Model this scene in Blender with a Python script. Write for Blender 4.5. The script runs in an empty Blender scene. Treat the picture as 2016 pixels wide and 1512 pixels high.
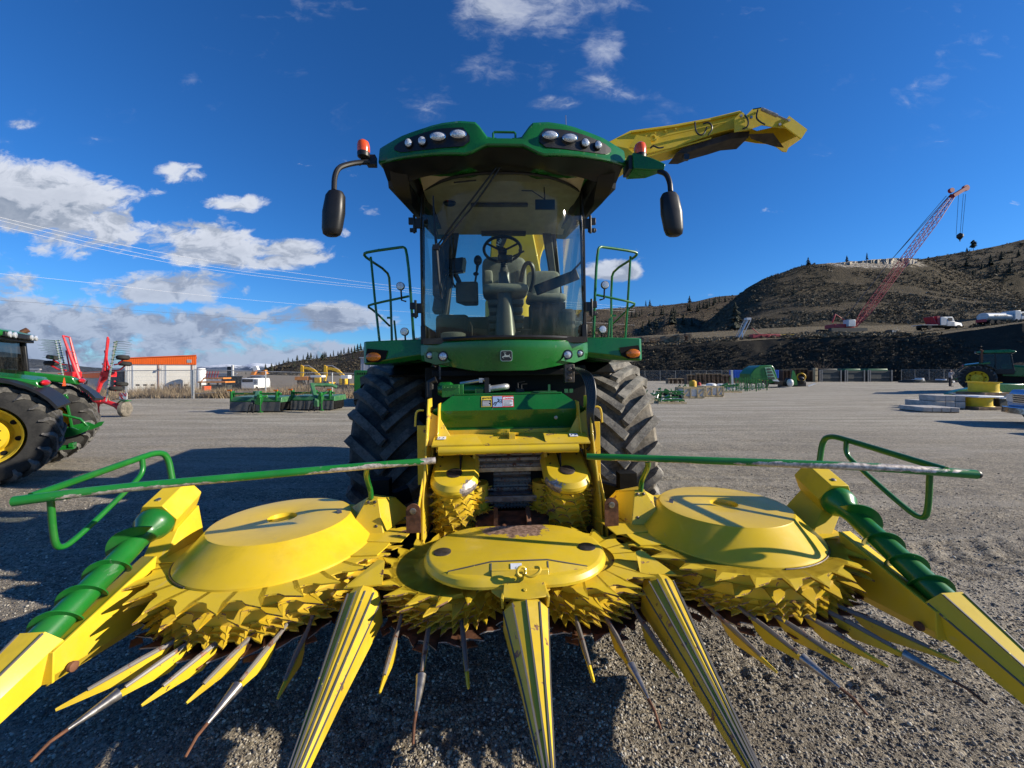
import bpy, math, random
import numpy as np
from mathutils import Vector, Matrix
PI = math.pi
rad = math.radians
rng = np.random.default_rng(7)
random.seed(7)
SC = bpy.context.scene
COL = SC.collection

# ---------------------------------------------------------------- camera
F, HC, CY = 770.0, 1.9, 731.0          # focal length in photo pixels, eye height, horizon row
cam_d = bpy.data.cameras.new("camera")
cam = bpy.data.objects.new("camera", cam_d)
COL.objects.link(cam)
cam.location = (0, 0, HC)
cam.rotation_euler = (PI / 2, 0, 0)
cam_d.sensor_width = 36
cam_d.lens = 36 * F / 2016
cam_d.shift_y = -(756 - CY) / 2016
cam_d.clip_start = 0.05
cam_d.clip_end = 40000
SC.camera = cam

def U(px, py, Y):
    """world point seen at a photo pixel at depth Y"""
    return Vector(((px - 1008) / F * Y, Y, HC + (CY - py) / F * Y))

# ---------------------------------------------------------------- light
SUN_EL, SUN_AZ = rad(24), rad(6)       # elevation; angle in front of the lateral (+X) axis
sdir = Vector((math.cos(SUN_EL) * math.cos(SUN_AZ), -math.cos(SUN_EL) * math.sin(SUN_AZ), math.sin(SUN_EL)))
sl = bpy.data.lights.new("sun", 'SUN')
sl.energy = 5.0
sl.angle = rad(0.5)
sl.color = (1.0, 0.90, 0.74)
so = bpy.data.objects.new("sun", sl)
COL.objects.link(so)
so.rotation_euler = sdir.to_track_quat('Z', 'Y').to_euler()
SC.view_settings.view_transform = 'Standard'
SC.view_settings.look = 'None'
SC.view_settings.gamma = 1
SC.view_settings.exposure = 0.6

# ---------------------------------------------------------------- world: Nishita sky with clouds by direction
W = bpy.data.worlds.new("World")
SC.world = W
W.use_nodes = True
wt = W.node_tree
wt.nodes.clear()

class NT:
    def __init__(s, t): s.t = t
    def n(s, typ, **kw):
        nd = s.t.nodes.new(typ)
        for k, v in kw.items():
            setattr(nd, k, v)
        return nd
    def l(s, a, b): s.t.links.new(a, b)
    def inp(s, sock, v):
        if isinstance(v, bpy.types.NodeSocket): s.l(v, sock)
        elif v is not None: sock.default_value = v
    def m(s, op, a, b=None, c=None, clamp=False):
        nd = s.n('ShaderNodeMath', operation=op, use_clamp=clamp)
        s.inp(nd.inputs[0], a)
        if b is not None: s.inp(nd.inputs[1], b)
        if c is not None: s.inp(nd.inputs[2], c)
        return nd.outputs[0]
    def vm(s, op, a, b=None, out=0):
        nd = s.n('ShaderNodeVectorMath', operation=op)
        s.inp(nd.inputs[0], a)
        if b is not None: s.inp(nd.inputs[1], b)
        return nd.outputs['Value'] if out else nd.outputs[0]
    def mix(s, f, a, b, typ='MIX'):
        nd = s.n('ShaderNodeMix', data_type='RGBA', blend_type=typ)
        s.inp(nd.inputs[0], f); s.inp(nd.inputs[6], a); s.inp(nd.inputs[7], b)
        return nd.outputs[2]
    def ramp(s, f, lo, hi, a=0.0, b=1.0, smooth=True):
        nd = s.n('ShaderNodeMapRange', interpolation_type='SMOOTHSTEP' if smooth else 'LINEAR')
        s.inp(nd.inputs[0], f)
        for i, v in ((1, lo), (2, hi), (3, a), (4, b)): s.inp(nd.inputs[i], v)
        return nd.outputs[0]
    def noise(s, vec, scale, detail=4, rough=0.55, dist=0.0, dim='3D'):
        nd = s.n('ShaderNodeTexNoise', noise_dimensions=dim)
        if vec is not None: s.l(vec, nd.inputs['Vector'])
        nd.inputs['Scale'].default_value = scale
        nd.inputs['Detail'].default_value = detail
        nd.inputs['Roughness'].default_value = rough
        nd.inputs['Distortion'].default_value = dist
        return nd.outputs['Fac'] if 'Fac' in nd.outputs else nd.outputs[0]

g = NT(wt)
sky = g.n('ShaderNodeTexSky', sky_type='NISHITA')
sky.sun_disc = False
sky.sun_elevation = SUN_EL
sky.sun_rotation = math.atan2(sdir.x, sdir.y)
sky.altitude = 400
sky.air_density = 1.0
sky.dust_density = 0.25
sky.ozone_density = 2.2
hs = g.n('ShaderNodeHueSaturation')
hs.inputs['Saturation'].default_value = 1.15
hs.inputs['Value'].default_value = 1.0
g.l(sky.outputs[0], hs.inputs['Color'])
tc = g.n('ShaderNodeTexCoord')
d = g.vm('NORMALIZE', tc.outputs['Generated'])
sp = g.n('ShaderNodeSeparateXYZ'); g.l(d, sp.inputs[0])
tint = g.mix(1.0, hs.outputs[0], g.mix(g.ramp(sp.outputs[2], 0.0, .32), (.60, 1.14, 1.86, 1), (.48, 1.17, 1.92, 1)), 'MULTIPLY')
yy = g.m('MAXIMUM', sp.outputs[1], 0.05)
u = g.m('DIVIDE', sp.outputs[0], yy)
v = g.m('DIVIDE', sp.outputs[2], yy)
front = g.ramp(sp.outputs[1], 0.05, 0.3)
zz = g.m('ADD', g.m('ABSOLUTE', sp.outputs[2]), 0.12)
# cloud sheet coordinates: a plane overhead seen in perspective
cmb = g.n('ShaderNodeCombineXYZ')
g.l(g.m('DIVIDE', sp.outputs[0], zz), cmb.inputs[0]); g.l(g.m('DIVIDE', sp.outputs[1], zz), cmb.inputs[1])
g.l(g.m('MULTIPLY', sp.outputs[2], 2.0), cmb.inputs[2])
cuv = g.n('ShaderNodeCombineXYZ')
g.l(u, cuv.inputs[0]); g.l(g.m('MULTIPLY', v, 1.9), cuv.inputs[1]); g.l(g.m('MULTIPLY', sp.outputs[1], 0.7), cuv.inputs[2])
blobs = [  # px, py, rx, ry, strength : where clouds stand in the sky, as directions
    (40, 390, 190, 75, 1.0), (150, 450, 130, 60, .8), (-150, 380, 200, 100, 1.0), (250, 470, 90, 40, .75), (370, 475, 120, 45, .85), (520, 500, 130, 32, .8),
    (320, 565, 170, 32, .85), (10, 560, 90, 28, .75), (70, 640, 260, 60, .95), (-150, 600, 200, 120, .9), (330, 660, 260, 52, .95), (560, 700, 240, 38, .9), (640, 630, 150, 30, .85),
    (200, 710, 400, 40, .95), (500, 540, 40, 14, .4), (850, 690, 200, 30, .7), (1200, 535, 60, 22, .75),
    (1080, -10, 150, 90, .82), (970, 60, 70, 110, .42), (1050, 70, 60, 70, .5), (1185, 75, 40, 45, .62), (1215, 178, 80, 26, .60), (1090, 205, 55, 16, .56), (1000, -160, 260, 90, .6),
    (370, 340, 70, 22, .55), (470, 400, 60, 18, .5), (715, 415, 50, 16, .6), (150, 332, 40, 12, .5), (40, 245, 30, 10, .5), (680, 455, 24, 12, .45), (190, 278, 60, 10, .35), (1520, 75, 30, 12, .3), (2010, 395, 50, 14, .55), (1380, 580, 25, 6, .6), (1515, 415, 40, 14, .35),
]
tot = None
for (px, py, rx, ry, s) in blobs:
    a = g.m('MULTIPLY', g.m('SUBTRACT', u, (px - 1008) / F), F / rx)
    b = g.m('MULTIPLY', g.m('SUBTRACT', v, (CY - py) / F), F / ry)
    r2 = g.m('MULTIPLY_ADD', a, a, g.m('MULTIPLY', b, b))
    k = g.m('MULTIPLY', g.ramp(r2, 2.2, 0.0), s)
    tot = k if tot is None else g.m('MAXIMUM', tot, k)
tot = g.m('MULTIPLY', tot, front)
# behind the photographer: broken cloud low down
back = g.m('MULTIPLY', g.m('SUBTRACT', 1.0, front), g.ramp(sp.outputs[2], 0.5, 0.05, 0, 0.25))
tot = g.m('MAXIMUM', tot, back)
warp = g.n('ShaderNodeTexNoise'); g.l(cuv.outputs[0], warp.inputs['Vector']); warp.inputs['Scale'].default_value = 7.0; warp.inputs['Detail'].default_value = 4
wv = g.vm('SCALE', g.vm('SUBTRACT', warp.outputs['Color'], (.5, .5, .5))); wv.node.inputs['Scale'].default_value = 0.16
cv_ = g.vm('ADD', cuv.outputs[0], wv)
def cloudn(off):
    q = g.vm('ADD', cv_, off)
    a_ = g.noise(q, 4.2, 10, .60); b_ = g.noise(q, 15, 6, .62)
    return g.m('ADD', g.m('MULTIPLY', g.m('SUBTRACT', a_, .5), 1.75), g.m('MULTIPLY', g.m('SUBTRACT', b_, .5), .42))
n1 = cloudn((0, 0, 0)); n1b = cloudn((0.035, 0.06, 0))
hi = g.ramp(v, .50, .80)                       # high thin cloud overhead, heaped banks low down
dens = g.m('ADD', g.m('MULTIPLY', tot, 0.62), n1)
covl = g.ramp(dens, 0.27, 0.52)
covh = g.m('MULTIPLY', g.ramp(dens, 0.12, 0.95), 0.9)
cov = g.m('MULTIPLY_ADD', g.m('SUBTRACT', covh, covl), hi, covl)
thick = g.ramp(dens, 0.36, 0.95)
lit = g.ramp(g.m('SUBTRACT', n1, n1b), -0.16, 0.12)
bright = g.m('ADD', g.m('MULTIPLY', lit, 0.70), g.m('MULTIPLY', g.m('SUBTRACT', 1.0, thick), 0.42), clamp=True)
lowd = g.ramp(v, 0.02, 0.42)
shade_c = g.mix(lowd, (1.7, 2.5, 4.4, 1), (3.0, 3.8, 5.2, 1))
white_c = g.mix(lowd, (5.4, 6.6, 8.8, 1), (9.2, 9.8, 11.2, 1))
cc = g.mix(bright, shade_c, white_c)
skyc = g.mix(cov, tint, cc)
bg = g.n('ShaderNodeBackground')
bg.inputs['Strength'].default_value = 0.05
g.l(skyc, bg.inputs['Color'])
wo = g.n('ShaderNodeOutputWorld')
g.l(bg.outputs[0], wo.inputs[0])
# ---------------------------------------------------------------- materials
MATS = {}
def new_mat(name):
    m = bpy.data.materials.new(name)
    m.use_nodes = True
    m.node_tree.nodes.clear()
    t = NT(m.node_tree)
    out = t.n('ShaderNodeOutputMaterial')
    MATS[name] = m
    return m, t, out
def pbsdf(t, out, color=None, rough=0.5, metal=0.0, bump=None, spec=None, coat=None, normal=None):
    p = t.n('ShaderNodeBsdfPrincipled')
    t.inp(p.inputs['Base Color'], color); t.inp(p.inputs['Roughness'], rough); t.inp(p.inputs['Metallic'], metal)
    if spec is not None: t.inp(p.inputs['Specular IOR Level'], spec)
    if coat is not None:
        p.inputs['Coat Weight'].default_value = coat; p.inputs['Coat Roughness'].default_value = 0.08
    if bump is not None:
        b = t.n('ShaderNodeBump'); b.inputs['Strength'].default_value = bump[1]; b.inputs['Distance'].default_value = bump[2]
        t.l(bump[0], b.inputs['Height']); t.l(b.outputs[0], p.inputs['Normal'])
    t.l(p.outputs[0], out.inputs[0])
    return p
def c4(c): return (c[0], c[1], c[2], 1)
def objco(t):
    return t.n('ShaderNodeTexCoord').outputs['Object']

def paint(name, col, rough=0.35, coat=0.25, var=0.12, scale=3.0, wear=0.0, wcol=(0.16, 0.10, 0.07), wscale=9.0, wmetal=0.3,
          dust=0.12, dcol=(0.42, 0.36, 0.27), spots=(), bump=0.0, stretch=(1, 1, 1), spec=.4):
    """sprayed paint with uneven colour, dust film, chips; spots = [(centre, radii, strength)] where paint is worn through"""
    m, t, out = new_mat(name)
    co = objco(t)
    if stretch != (1, 1, 1): cs = t.vm('MULTIPLY', co, stretch)
    else: cs = co
    n = t.noise(co, scale, 5)
    base = t.mix(t.ramp(n, .3, .7), c4([x * (1 - var) for x in col]), c4([min(1, x * (1 + var)) for x in col]))
    nd = t.noise(co, scale * 2.3, 7, .65)
    fine = t.noise(co, 160, 2, .6)
    dm = t.m('MULTIPLY', t.ramp(nd, .42, .75), dust)
    dm = t.m('ADD', dm, t.m('MULTIPLY', t.ramp(fine, .5, .8), dust * .8), clamp=True)
    base = t.mix(dm, base, c4(dcol))
    gm = t.noise(t.vm('MULTIPLY', co, (1, 1, .5)), 1.9, 9, .72)
    base = t.mix(t.m('MULTIPLY', t.ramp(gm, .50, .68), .30), base, c4([x * .42 + .01 for x in col]))
    sc1 = t.noise(t.vm('MULTIPLY', co, (26, 3.5, 11)), 1.0, 3, .5)
    base = t.mix(t.m('MULTIPLY', t.ramp(sc1, .69, .73), .35), base, c4([min(1, x * .5 + .16) for x in col]))
    wn = t.noise(cs, wscale, 9, .68)
    wf = t.ramp(wn, .74 - wear * .42, .76 - wear * .42) if wear > 0 else None
    for (c, r, s) in spots:
        q = t.vm('MULTIPLY', t.vm('SUBTRACT', co, c), tuple(1 / a for a in r))
        ln = t.vm('LENGTH', q, out=1)
        f = t.ramp(t.m('ADD', ln, t.m('MULTIPLY', t.m('SUBTRACT', wn, .5), 2.4)), 1.02 * s, .96 * s)
        wf = f if wf is None else t.m('MAXIMUM', wf, f)
    ro = t.m('ADD', t.m('MULTIPLY', nd, .25), rough - .1)
    me = 0.0
    if wf is not None:
        w2 = t.noise(co, 45, 4, .6)
        wc = t.mix(t.ramp(w2, .35, .65), c4(wcol), c4([min(1, x * 2.2 + .05) for x in wcol]))
        base = t.mix(wf, base, wc)
        me = t.m('MULTIPLY', wf, wmetal)
        ro = t.m('ADD', ro, t.m('MULTIPLY', wf, .18), clamp=True)
    bp = None
    if bump: bp = (t.noise(co, 25, 4), bump, .004)
    pbsdf(t, out, base, ro, me, bp, coat=coat, spec=spec)
    return m

def simple(name, col, rough=.6, metal=0., var=.25, scale=8., bump=0., bscale=60., bdist=.003, coat=None, spec=None):
    m, t, out = new_mat(name)
    co = objco(t)
    n = t.noise(co, scale, 6, .6)
    c = t.mix(t.ramp(n, .3, .7), c4([x * (1 - var) for x in col]), c4([min(1, x * (1 + var)) for x in col]))
    bp = (t.noise(co, bscale, 4), bump, bdist) if bump else None
    pbsdf(t, out, c, t.m('ADD', t.m('MULTIPLY', n, .2), rough - .1), metal, bp, coat=coat, spec=spec)
    return m

YEL = (0.69, 0.485, 0.022)
GRN = (0.008, 0.130, 0.018)
yellow = paint('yellow_paint', YEL, .5, .05, dust=.10, var=.07, bump=.08, spec=.25)
yellow_worn = paint('yellow_paint_worn', (0.65, 0.45, 0.022), .42, .15, wear=.30, wscale=11, dust=.14, wcol=(.13, .06, .03), bump=.15)
yellow_edge = paint('worn_tooth_edge', (0.56, 0.39, .022), .45, 0, wear=.55, wscale=16, wcol=(.11, .055, .03), wmetal=.5)
yellow_lid = paint('yellow_lid_paint', (0.70, 0.475, 0.018), .33, .2, dust=.07, var=.05, wear=.10, wscale=6, wcol=(.3, .25, .18))
green = paint('green_paint', GRN, .26, .5, dust=.04, var=.12, dcol=(.16, .18, .1))
green_bright = paint('green_header_paint', (0.008, 0.140, 0.018), .33, .3, dust=.07, var=.18, wear=.12, wscale=14, wcol=(.2, .19, .14), dcol=(.2, .22, .1))
green_dull = paint('dusty_green_paint', (0.030, 0.135, 0.050), .42, .1, dust=.25, var=.2, wear=.1, wcol=(.25, .26, .22), dcol=(.3, .32, .24))
red_paint = paint('red_machine_paint', (0.55, 0.012, 0.02), .35, .3, dust=.12)
steel = simple('worn_steel', (0.33, 0.31, 0.29), .38, .85, .3, 30, .1, 90)
steel_dark = simple('dark_steel', (0.10, 0.085, 0.075), .5, .7, .5, 20, .2, 60)
rust = simple('rusty_steel', (0.13, 0.055, 0.028), .75, .2, .5, 18, .4, 70)
rust_silver = paint('scoured_steel', (.34, .31, .28), .35, 0, wear=.45, wscale=22, wcol=(.12, .05, .03), dust=.05)
chrome = simple('chrome', (0.75, 0.76, 0.78), .12, 1., .05)
black = simple('black_plastic', (0.012, 0.012, 0.013), .42, 0, .2, 10, .1, 200, spec=.4)
blackm = simple('matt_black', (0.008, 0.008, 0.009), .8, 0, .3, 10, spec=.15)
engine_black = simple('oily_black_metal', (0.006, 0.006, 0.006), .6, .0, .5, 6, .3, 20, spec=.2)
rubber_hose = simple('hose_rubber', (0.012, 0.012, 0.013), .35, 0, .2, 30)
seat_cloth = simple('grey_seat_cloth', (0.24, 0.245, 0.22), .9, 0, .12, 40, .3, 300)
trim = simple('brown_grey_trim', (0.085, 0.078, 0.068), .7, 0, .2, 12)
headliner = simple('beige_headliner', (0.50, 0.44, 0.32), .9, 0, .1, 8, .2, 120)
interior_dark = simple('dark_carpet', (0.05, 0.046, 0.042), .95, 0, .35, 5, .3, 80)
column_plastic = simple('grey_column_plastic', (0.11, 0.105, 0.10), .35, 0, .1, 8, coat=.2)
orange_glass = simple('orange_beacon_plastic', (0.72, 0.085, 0.008), .25, 0, .15, 6, coat=.5)
amber = simple('amber_lens', (0.55, 0.14, 0.004), .2, 0, .25, 60, coat=.6)
red_lens = simple('red_lens', (0.45, 0.008, 0.01), .25, 0, .2, 30, coat=.6)
white_paint = simple('white_paint', (0.72, 0.72, 0.70), .4, 0, .06, 3)
sticker_white = simple('white_sticker', (0.72, 0.74, 0.78), .5, 0, .06, 30)
sticker_blue = simple('pale_blue_sticker', (0.25, 0.36, 0.55), .5, 0, .05, 30)
sticker_red = simple('red_sticker', (0.55, 0.03, 0.03), .5, 0, .05, 30)
sticker_yellow = simple('yellow_sticker', (0.75, 0.55, 0.05), .5, 0, .05, 30)
ink = simple('black_ink', (0.012, 0.012, 0.013), .5, 0, .1, 30)
silver_logo = simple('silver_emblem', (0.55, 0.53, 0.44), .3, .5, .05, 30)
wood = simple('pale_crate_wood', (0.52, 0.40, 0.22), .8, 0, .25, 6, .2, 60)
wood_old = simple('weathered_pallet_wood', (0.17, 0.115, 0.075), .9, 0, .45, 4, .3, 60)
wood_dark = simple('dark_old_pallet_wood', (0.055, 0.03, 0.02), .9, 0, .45, 4, .3, 60)
wood_log = simple('stacked_timber_wood', (0.30, 0.22, 0.14), .9, 0, .4, 1.2, .3, 10)
concrete = simple('concrete', (0.42, 0.39, 0.35), .9, 0, .2, 4, .4, 40)
galv = simple('galvanised_steel', (0.50, 0.50, 0.49), .42, .7, .15, 12)
curtain = simple('grey_vinyl_curtain', (0.085, 0.085, 0.082), .6, 0, .2, 5)
blue_bin = simple('blue_plastic', (0.01, 0.10, 0.48), .45, 0, .15, 5)
orange_sheet = simple('orange_metal_cladding', (0.62, 0.10, 0.006), .5, 0, .05, 3)
cream_wall = simple('cream_metal_wall', (0.55, 0.54, 0.52), .6, 0, .06, .6)
door_white = simple('white_roll_door', (0.68, 0.65, 0.58), .55, 0, .04, .6)
brown_trim_m = simple('brown_metal_trim', (0.16, 0.09, 0.07), .6, 0, .1, 2)
grey_wall = simple('grey_metal_wall', (0.34, 0.37, 0.42), .6, 0, .1, 1)
dark_hdpe = simple('dark_container_metal', (0.03, 0.035, 0.033), .6, 0, .3, 2)
machine_yellow = simple('excavator_yellow', (0.68, 0.40, 0.02), .5, 0, .2, 2)
machine_orange = simple('excavator_orange', (0.72, 0.25, 0.04), .5, 0, .2, 2)
skin = simple('skin', (0.45, 0.27, 0.19), .6, 0, .08, 10)
cloth_dark = simple('dark_clothing', (0.02, 0.02, 0.026), .9, 0, .3, 10)
cloth_grey = simple('grey_clothing', (0.30, 0.29, 0.30), .9, 0, .2, 10)
headlamp = simple('headlamp_lens', (0.62, 0.64, 0.66), .12, .35, .35, 120, .5, 160, .003, coat=.8)
truck_blue = simple('silver_blue_car_paint', (0.22, 0.34, 0.55), .22, .45, .08, 2, coat=.7)
truck_white = simple('dusty_white_truck_paint', (0.52, 0.55, 0.57), .45, 0, .12, 1.5)
crane_red = simple('crane_red_paint', (0.38, 0.02, 0.03), .5, 0, .2, 1)
cable_m = simple('bare_aluminium_cable', (0.75, 0.77, 0.8), .35, .3, .05, 1)
cable_d = simple('dark_cable', (0.05, 0.05, 0.06), .5, 0, .1, 1)
plastic_wrap = simple('plastic_wrap', (0.6, 0.6, 0.58), .3, 0, .2, 5)
mesh_blue = simple('blue_rope', (.1, .2, .4), .8)

fence_dark = simple('shaded_fence_steel', (.16, .165, .17), .6, .3)  # fence steel darkened to paint in the shade under the bank
ridge_steel = paint('ridge_wear_steel', (.12, .115, .11), .45, 0, dust=.05, wear=.25, wcol=(.5, .4, .03), wscale=30)
finger_paint = paint('finger_yellow', (0.65, 0.46, 0.022), .4, .1, wear=.24, wscale=26, wcol=(.10, .07, .055), wmetal=.6)
def rubber_mat(name, a, b, sc=5):
    m, t, out = new_mat(name)
    co = objco(t)
    n = t.noise(co, sc, 8, .65)
    n2 = t.noise(co, sc * 9, 4, .6)
    f = t.ramp(t.m('ADD', t.m('MULTIPLY', n, .7), t.m('MULTIPLY', n2, .3)), .38, .62)
    c = t.mix(f, c4(a), c4(b))
    pbsdf(t, out, c, .82, 0, (n2, .35, .004), spec=.3)
    return m
rubber = rubber_mat('dusty_shaded_tyre_rubber', (0.026, 0.025, 0.025), (0.090, 0.083, 0.073))  # dusty rubber, darkened to paint in the left front tyre's shade
lug_rubber = rubber_mat('worn_shaded_lug_rubber', (0.055, 0.053, 0.051), (0.16, 0.152, 0.138))
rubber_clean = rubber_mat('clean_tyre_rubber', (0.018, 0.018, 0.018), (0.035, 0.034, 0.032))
rubber_tan = rubber_mat('dusty_sunlit_tan_rubber', (0.07, 0.062, 0.05), (0.24, 0.21, 0.165), 4)
lug_tan = rubber_mat('sunlit_lug_rubber', (0.10, 0.094, 0.085), (0.29, 0.27, 0.235), 7)  # lug rubber lightened to paint in sun on the right front tyre

def glass(name, tint=(.55, .6, .55), ref=.10, dirt=.05):
    m, t, out = new_mat(name)
    tr = t.n('ShaderNodeBsdfTransparent'); tr.inputs[0].default_value = c4(tint)
    gl = t.n('ShaderNodeBsdfGlossy'); gl.inputs['Roughness'].default_value = .02; gl.inputs[0].default_value = (1, 1, 1, 1)
    fr = t.n('ShaderNodeFresnel'); fr.inputs[0].default_value = 1.45
    mx = t.n('ShaderNodeMixShader')
    t.l(t.m('MULTIPLY', fr.outputs[0], ref * 10, clamp=True), mx.inputs[0]); t.l(tr.outputs[0], mx.inputs[1]); t.l(gl.outputs[0], mx.inputs[2])
    co = objco(t)
    dn = t.noise(t.vm('MULTIPLY', co, (1, 1, .35)), 9, 8, .7)
    sp_ = t.n('ShaderNodeTexVoronoi'); sp_.inputs['Scale'].default_value = 42; t.l(co, sp_.inputs['Vector'])
    spots = t.m('MULTIPLY', t.ramp(sp_.outputs['Distance'], .10, .05), t.ramp(dn, .52, .62))
    df = t.n('ShaderNodeBsdfDiffuse'); df.inputs[0].default_value = (.6, .55, .45, 1)
    mx2 = t.n('ShaderNodeMixShader')
    t.l(t.m('ADD', t.m('MULTIPLY', t.ramp(dn, .4, .8), dirt), t.m('MULTIPLY', spots, dirt * 6), clamp=True), mx2.inputs[0])
    t.l(mx.outputs[0], mx2.inputs[1]); t.l(df.outputs[0], mx2.inputs[2]); t.l(mx2.outputs[0], out.inputs[0])
    return m
cab_glass = glass('tinted_cab_glass', (.72, .78, .70), .060, .06)
tractor_glass = glass('dark_tractor_glass', (.30, .36, .36), .08, .05)
cab_glass_c = glass('side_cab_glass', (.80, .86, .84), .06, .03)

# ---------------------------------------------------------------- mesh builder
class MB:
    def __init__(s): s.v = []; s.f = []; s.mi = []
    def add(s, vs, fs, m=0):
        o = len(s.v)
        s.v.extend([tuple(p) for p in vs]); s.f.extend([tuple(i + o for i in q) for q in fs]); s.mi.extend([m] * len(fs))
        return s
    def box(s, c, sz, R=None, m=0, taper=None):
        vs = []
        for k in range(8):
            p = Vector(((k & 1) - .5, ((k >> 1) & 1) - .5, (k >> 2) - .5))
            q = Vector((p.x * sz[0], p.y * sz[1], p.z * sz[2]))
            if taper and k >= 4: q.x *= taper[0]; q.y *= taper[1]
            if R: q = R @ q
            vs.append(q + Vector(c))
        return s.add(vs, [(0, 2, 3, 1), (4, 5, 7, 6), (0, 1, 5, 4), (2, 6, 7, 3), (0, 4, 6, 2), (1, 3, 7, 5)], m)
    def b2(s, lo, hi, m=0):
        return s.box([(a + b) / 2 for a, b in zip(lo, hi)], [abs(b - a) for a, b in zip(lo, hi)], m=m)
    def bar(s, p0, p1, w, h, up=(0, 0, 1), m=0, w1=None, h1=None):
        p0, p1 = Vector(p0), Vector(p1); a = (p1 - p0).normalized(); up = Vector(up)
        sd = a.cross(up)
        if sd.length < 1e-4: sd = a.cross(Vector((1, 0, 0)))
        sd.normalize(); up = sd.cross(a).normalized()
        w1 = w if w1 is None else w1; h1 = h if h1 is None else h1
        vs = []
        for p, ww, hh in ((p0, w, h), (p1, w1, h1)):
            for x, z in ((-1, -1), (1, -1), (1, 1), (-1, 1)): vs.append(p + sd * (x * ww / 2) + up * (z * hh / 2))
        return s.add(vs, [(3, 2, 1, 0), (4, 5, 6, 7), (0, 1, 5, 4), (1, 2, 6, 5), (2, 3, 7, 6), (3, 0, 4, 7)], m)
    def rings(s, rs, m=0, cap=True, closed=False):
        n = len(rs[0]); vs = [p for r in rs for p in r]; fs = []
        k = len(rs)
        for i in range(k if closed else k - 1):
            j = (i + 1) % k
            for q in range(n):
                r = (q + 1) % n
                fs.append((i * n + q, i * n + r, j * n + r, j * n + q))
        if cap and not closed:
            fs.append(tuple(reversed(range(n)))); fs.append(tuple((k - 1) * n + q for q in range(n)))
        return s.add(vs, fs, m)
    def tube(s, pts, r, seg=10, m=0, cap=True, smooth=0):
        pts = [Vector(p) for p in pts]
        if smooth: pts = chaikin(pts, smooth)
        k = len(pts); rr = r if isinstance(r, (list, tuple)) else [r] * k
        if len(rr) != k: rr = [rr[0] + (rr[-1] - rr[0]) * i / (k - 1) for i in range(k)]
        t0 = (pts[1] - pts[0]).normalized()
        a = t0.cross(Vector((0, 0, 1)))
        if a.length < .1: a = t0.cross(Vector((1, 0, 0)))
        a.normalize(); rs = []
        for i, p in enumerate(pts):
            t_ = (pts[min(i + 1, k - 1)] - pts[max(i - 1, 0)]).normalized()
            a = (a - t_ * a.dot(t_)).normalized(); b = t_.cross(a)
            rs.append([p + (a * math.cos(2 * PI * q / seg) + b * math.sin(2 * PI * q / seg)) * rr[i] for q in range(seg)])
        return s.rings(rs, m, cap)
    def lathe(s, prof, c=(0, 0, 0), ax=(0, 0, 1), seg=24, m=0, cap=True, mats=None):
        ax = Vector(ax).normalized(); c = Vector(c)
        a = ax.cross(Vector((0, 1, 0)))
        if a.length < .1: a = ax.cross(Vector((1, 0, 0)))
        a.normalize(); b = ax.cross(a)
        rs = [[c + ax * z + (a * math.cos(2 * PI * q / seg) + b * math.sin(2 * PI * q / seg)) * r for q in range(seg)] for r, z in prof]
        if mats is None: return s.rings(rs, m, cap)
        for i in range(len(rs) - 1): s.rings(rs[i:i + 2], mats[i], False)
        return s
    def poly(s, pts, vec, m=0, ms=None):
        """flat polygon given by its outline, thickened along vec"""
        n = len(pts); pts = [Vector(p) for p in pts]; vec = Vector(vec)
        nrm = Vector((0, 0, 0))
        for i in range(n): nrm += pts[i].cross(pts[(i + 1) % n])
        if nrm.dot(vec) < 0: pts = pts[::-1]
        vs = pts + [p + vec for p in pts]
        o = len(s.v)
        s.add(vs, [tuple(reversed(range(n))), tuple(range(n, 2 * n))], m)
        side = [(i, (i + 1) % n, n + (i + 1) % n, n + i) for i in range(n)]
        s.f.extend([tuple(i + o for i in q) for q in side]); s.mi.extend([m if ms is None else ms] * n)
        return s
    def ball(s, c, r, seg=12, rings=8, m=0):
        rx, ry, rz = r if isinstance(r, (tuple, list)) else (r, r, r)
        rs = []
        for i in range(1, rings):
            th = PI * i / rings
            rs.append([(c[0] + rx * math.sin(th) * math.cos(2 * PI * q / seg), c[1] + ry * math.sin(th) * math.sin(2 * PI * q / seg), c[2] - rz * math.cos(th)) for q in range(seg)])
        return s.rings(rs, m)
    def build(s, name, mat, parent=None, M=None, angle=32, bevel=0.0, smooth=True):
        me = bpy.data.meshes.new(name)
        V = np.array(s.v, dtype=np.float64)
        if len(V) == 0: raise ValueError('empty ' + name)
        T = M if M is not None else FRAME
        T = Matrix(T)
        if parent is not None: T = root_inv(parent) @ T
        A = np.array(T)
        V = V @ A[:3, :3].T + A[:3, 3]
        me.from_pydata(V.tolist(), [], s.f)
        mats = mat if isinstance(mat, (list, tuple)) else [mat]
        for mm in mats: me.materials.append(mm)
        if len(mats) > 1: me.polygons.foreach_set('material_index', s.mi)
        if smooth:
            me.polygons.foreach_set('use_smooth', [True] * len(me.polygons))
            me.set_sharp_from_angle(angle=rad(angle))
        me.update()
        o = bpy.data.objects.new(name, me)
        COL.objects.link(o)
        if parent is not None: o.parent = parent
        if bevel:
            b = o.modifiers.new('bevel', 'BEVEL'); b.width = bevel; b.segments = 2; b.limit_method = 'ANGLE'; b.angle_limit = rad(40)
            b.harden_normals = False
        return o
ROOTS = {}
FRAME = Matrix.Identity(4)
def set_frame(M=None):
    global FRAME
    FRAME = Matrix.Identity(4) if M is None else Matrix(M)
def root_inv(o):
    while o.parent is not None: o = o.parent
    if o.name in ROOTS: return ROOTS[o.name].inverted()
    return Matrix.Identity(4)
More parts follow.
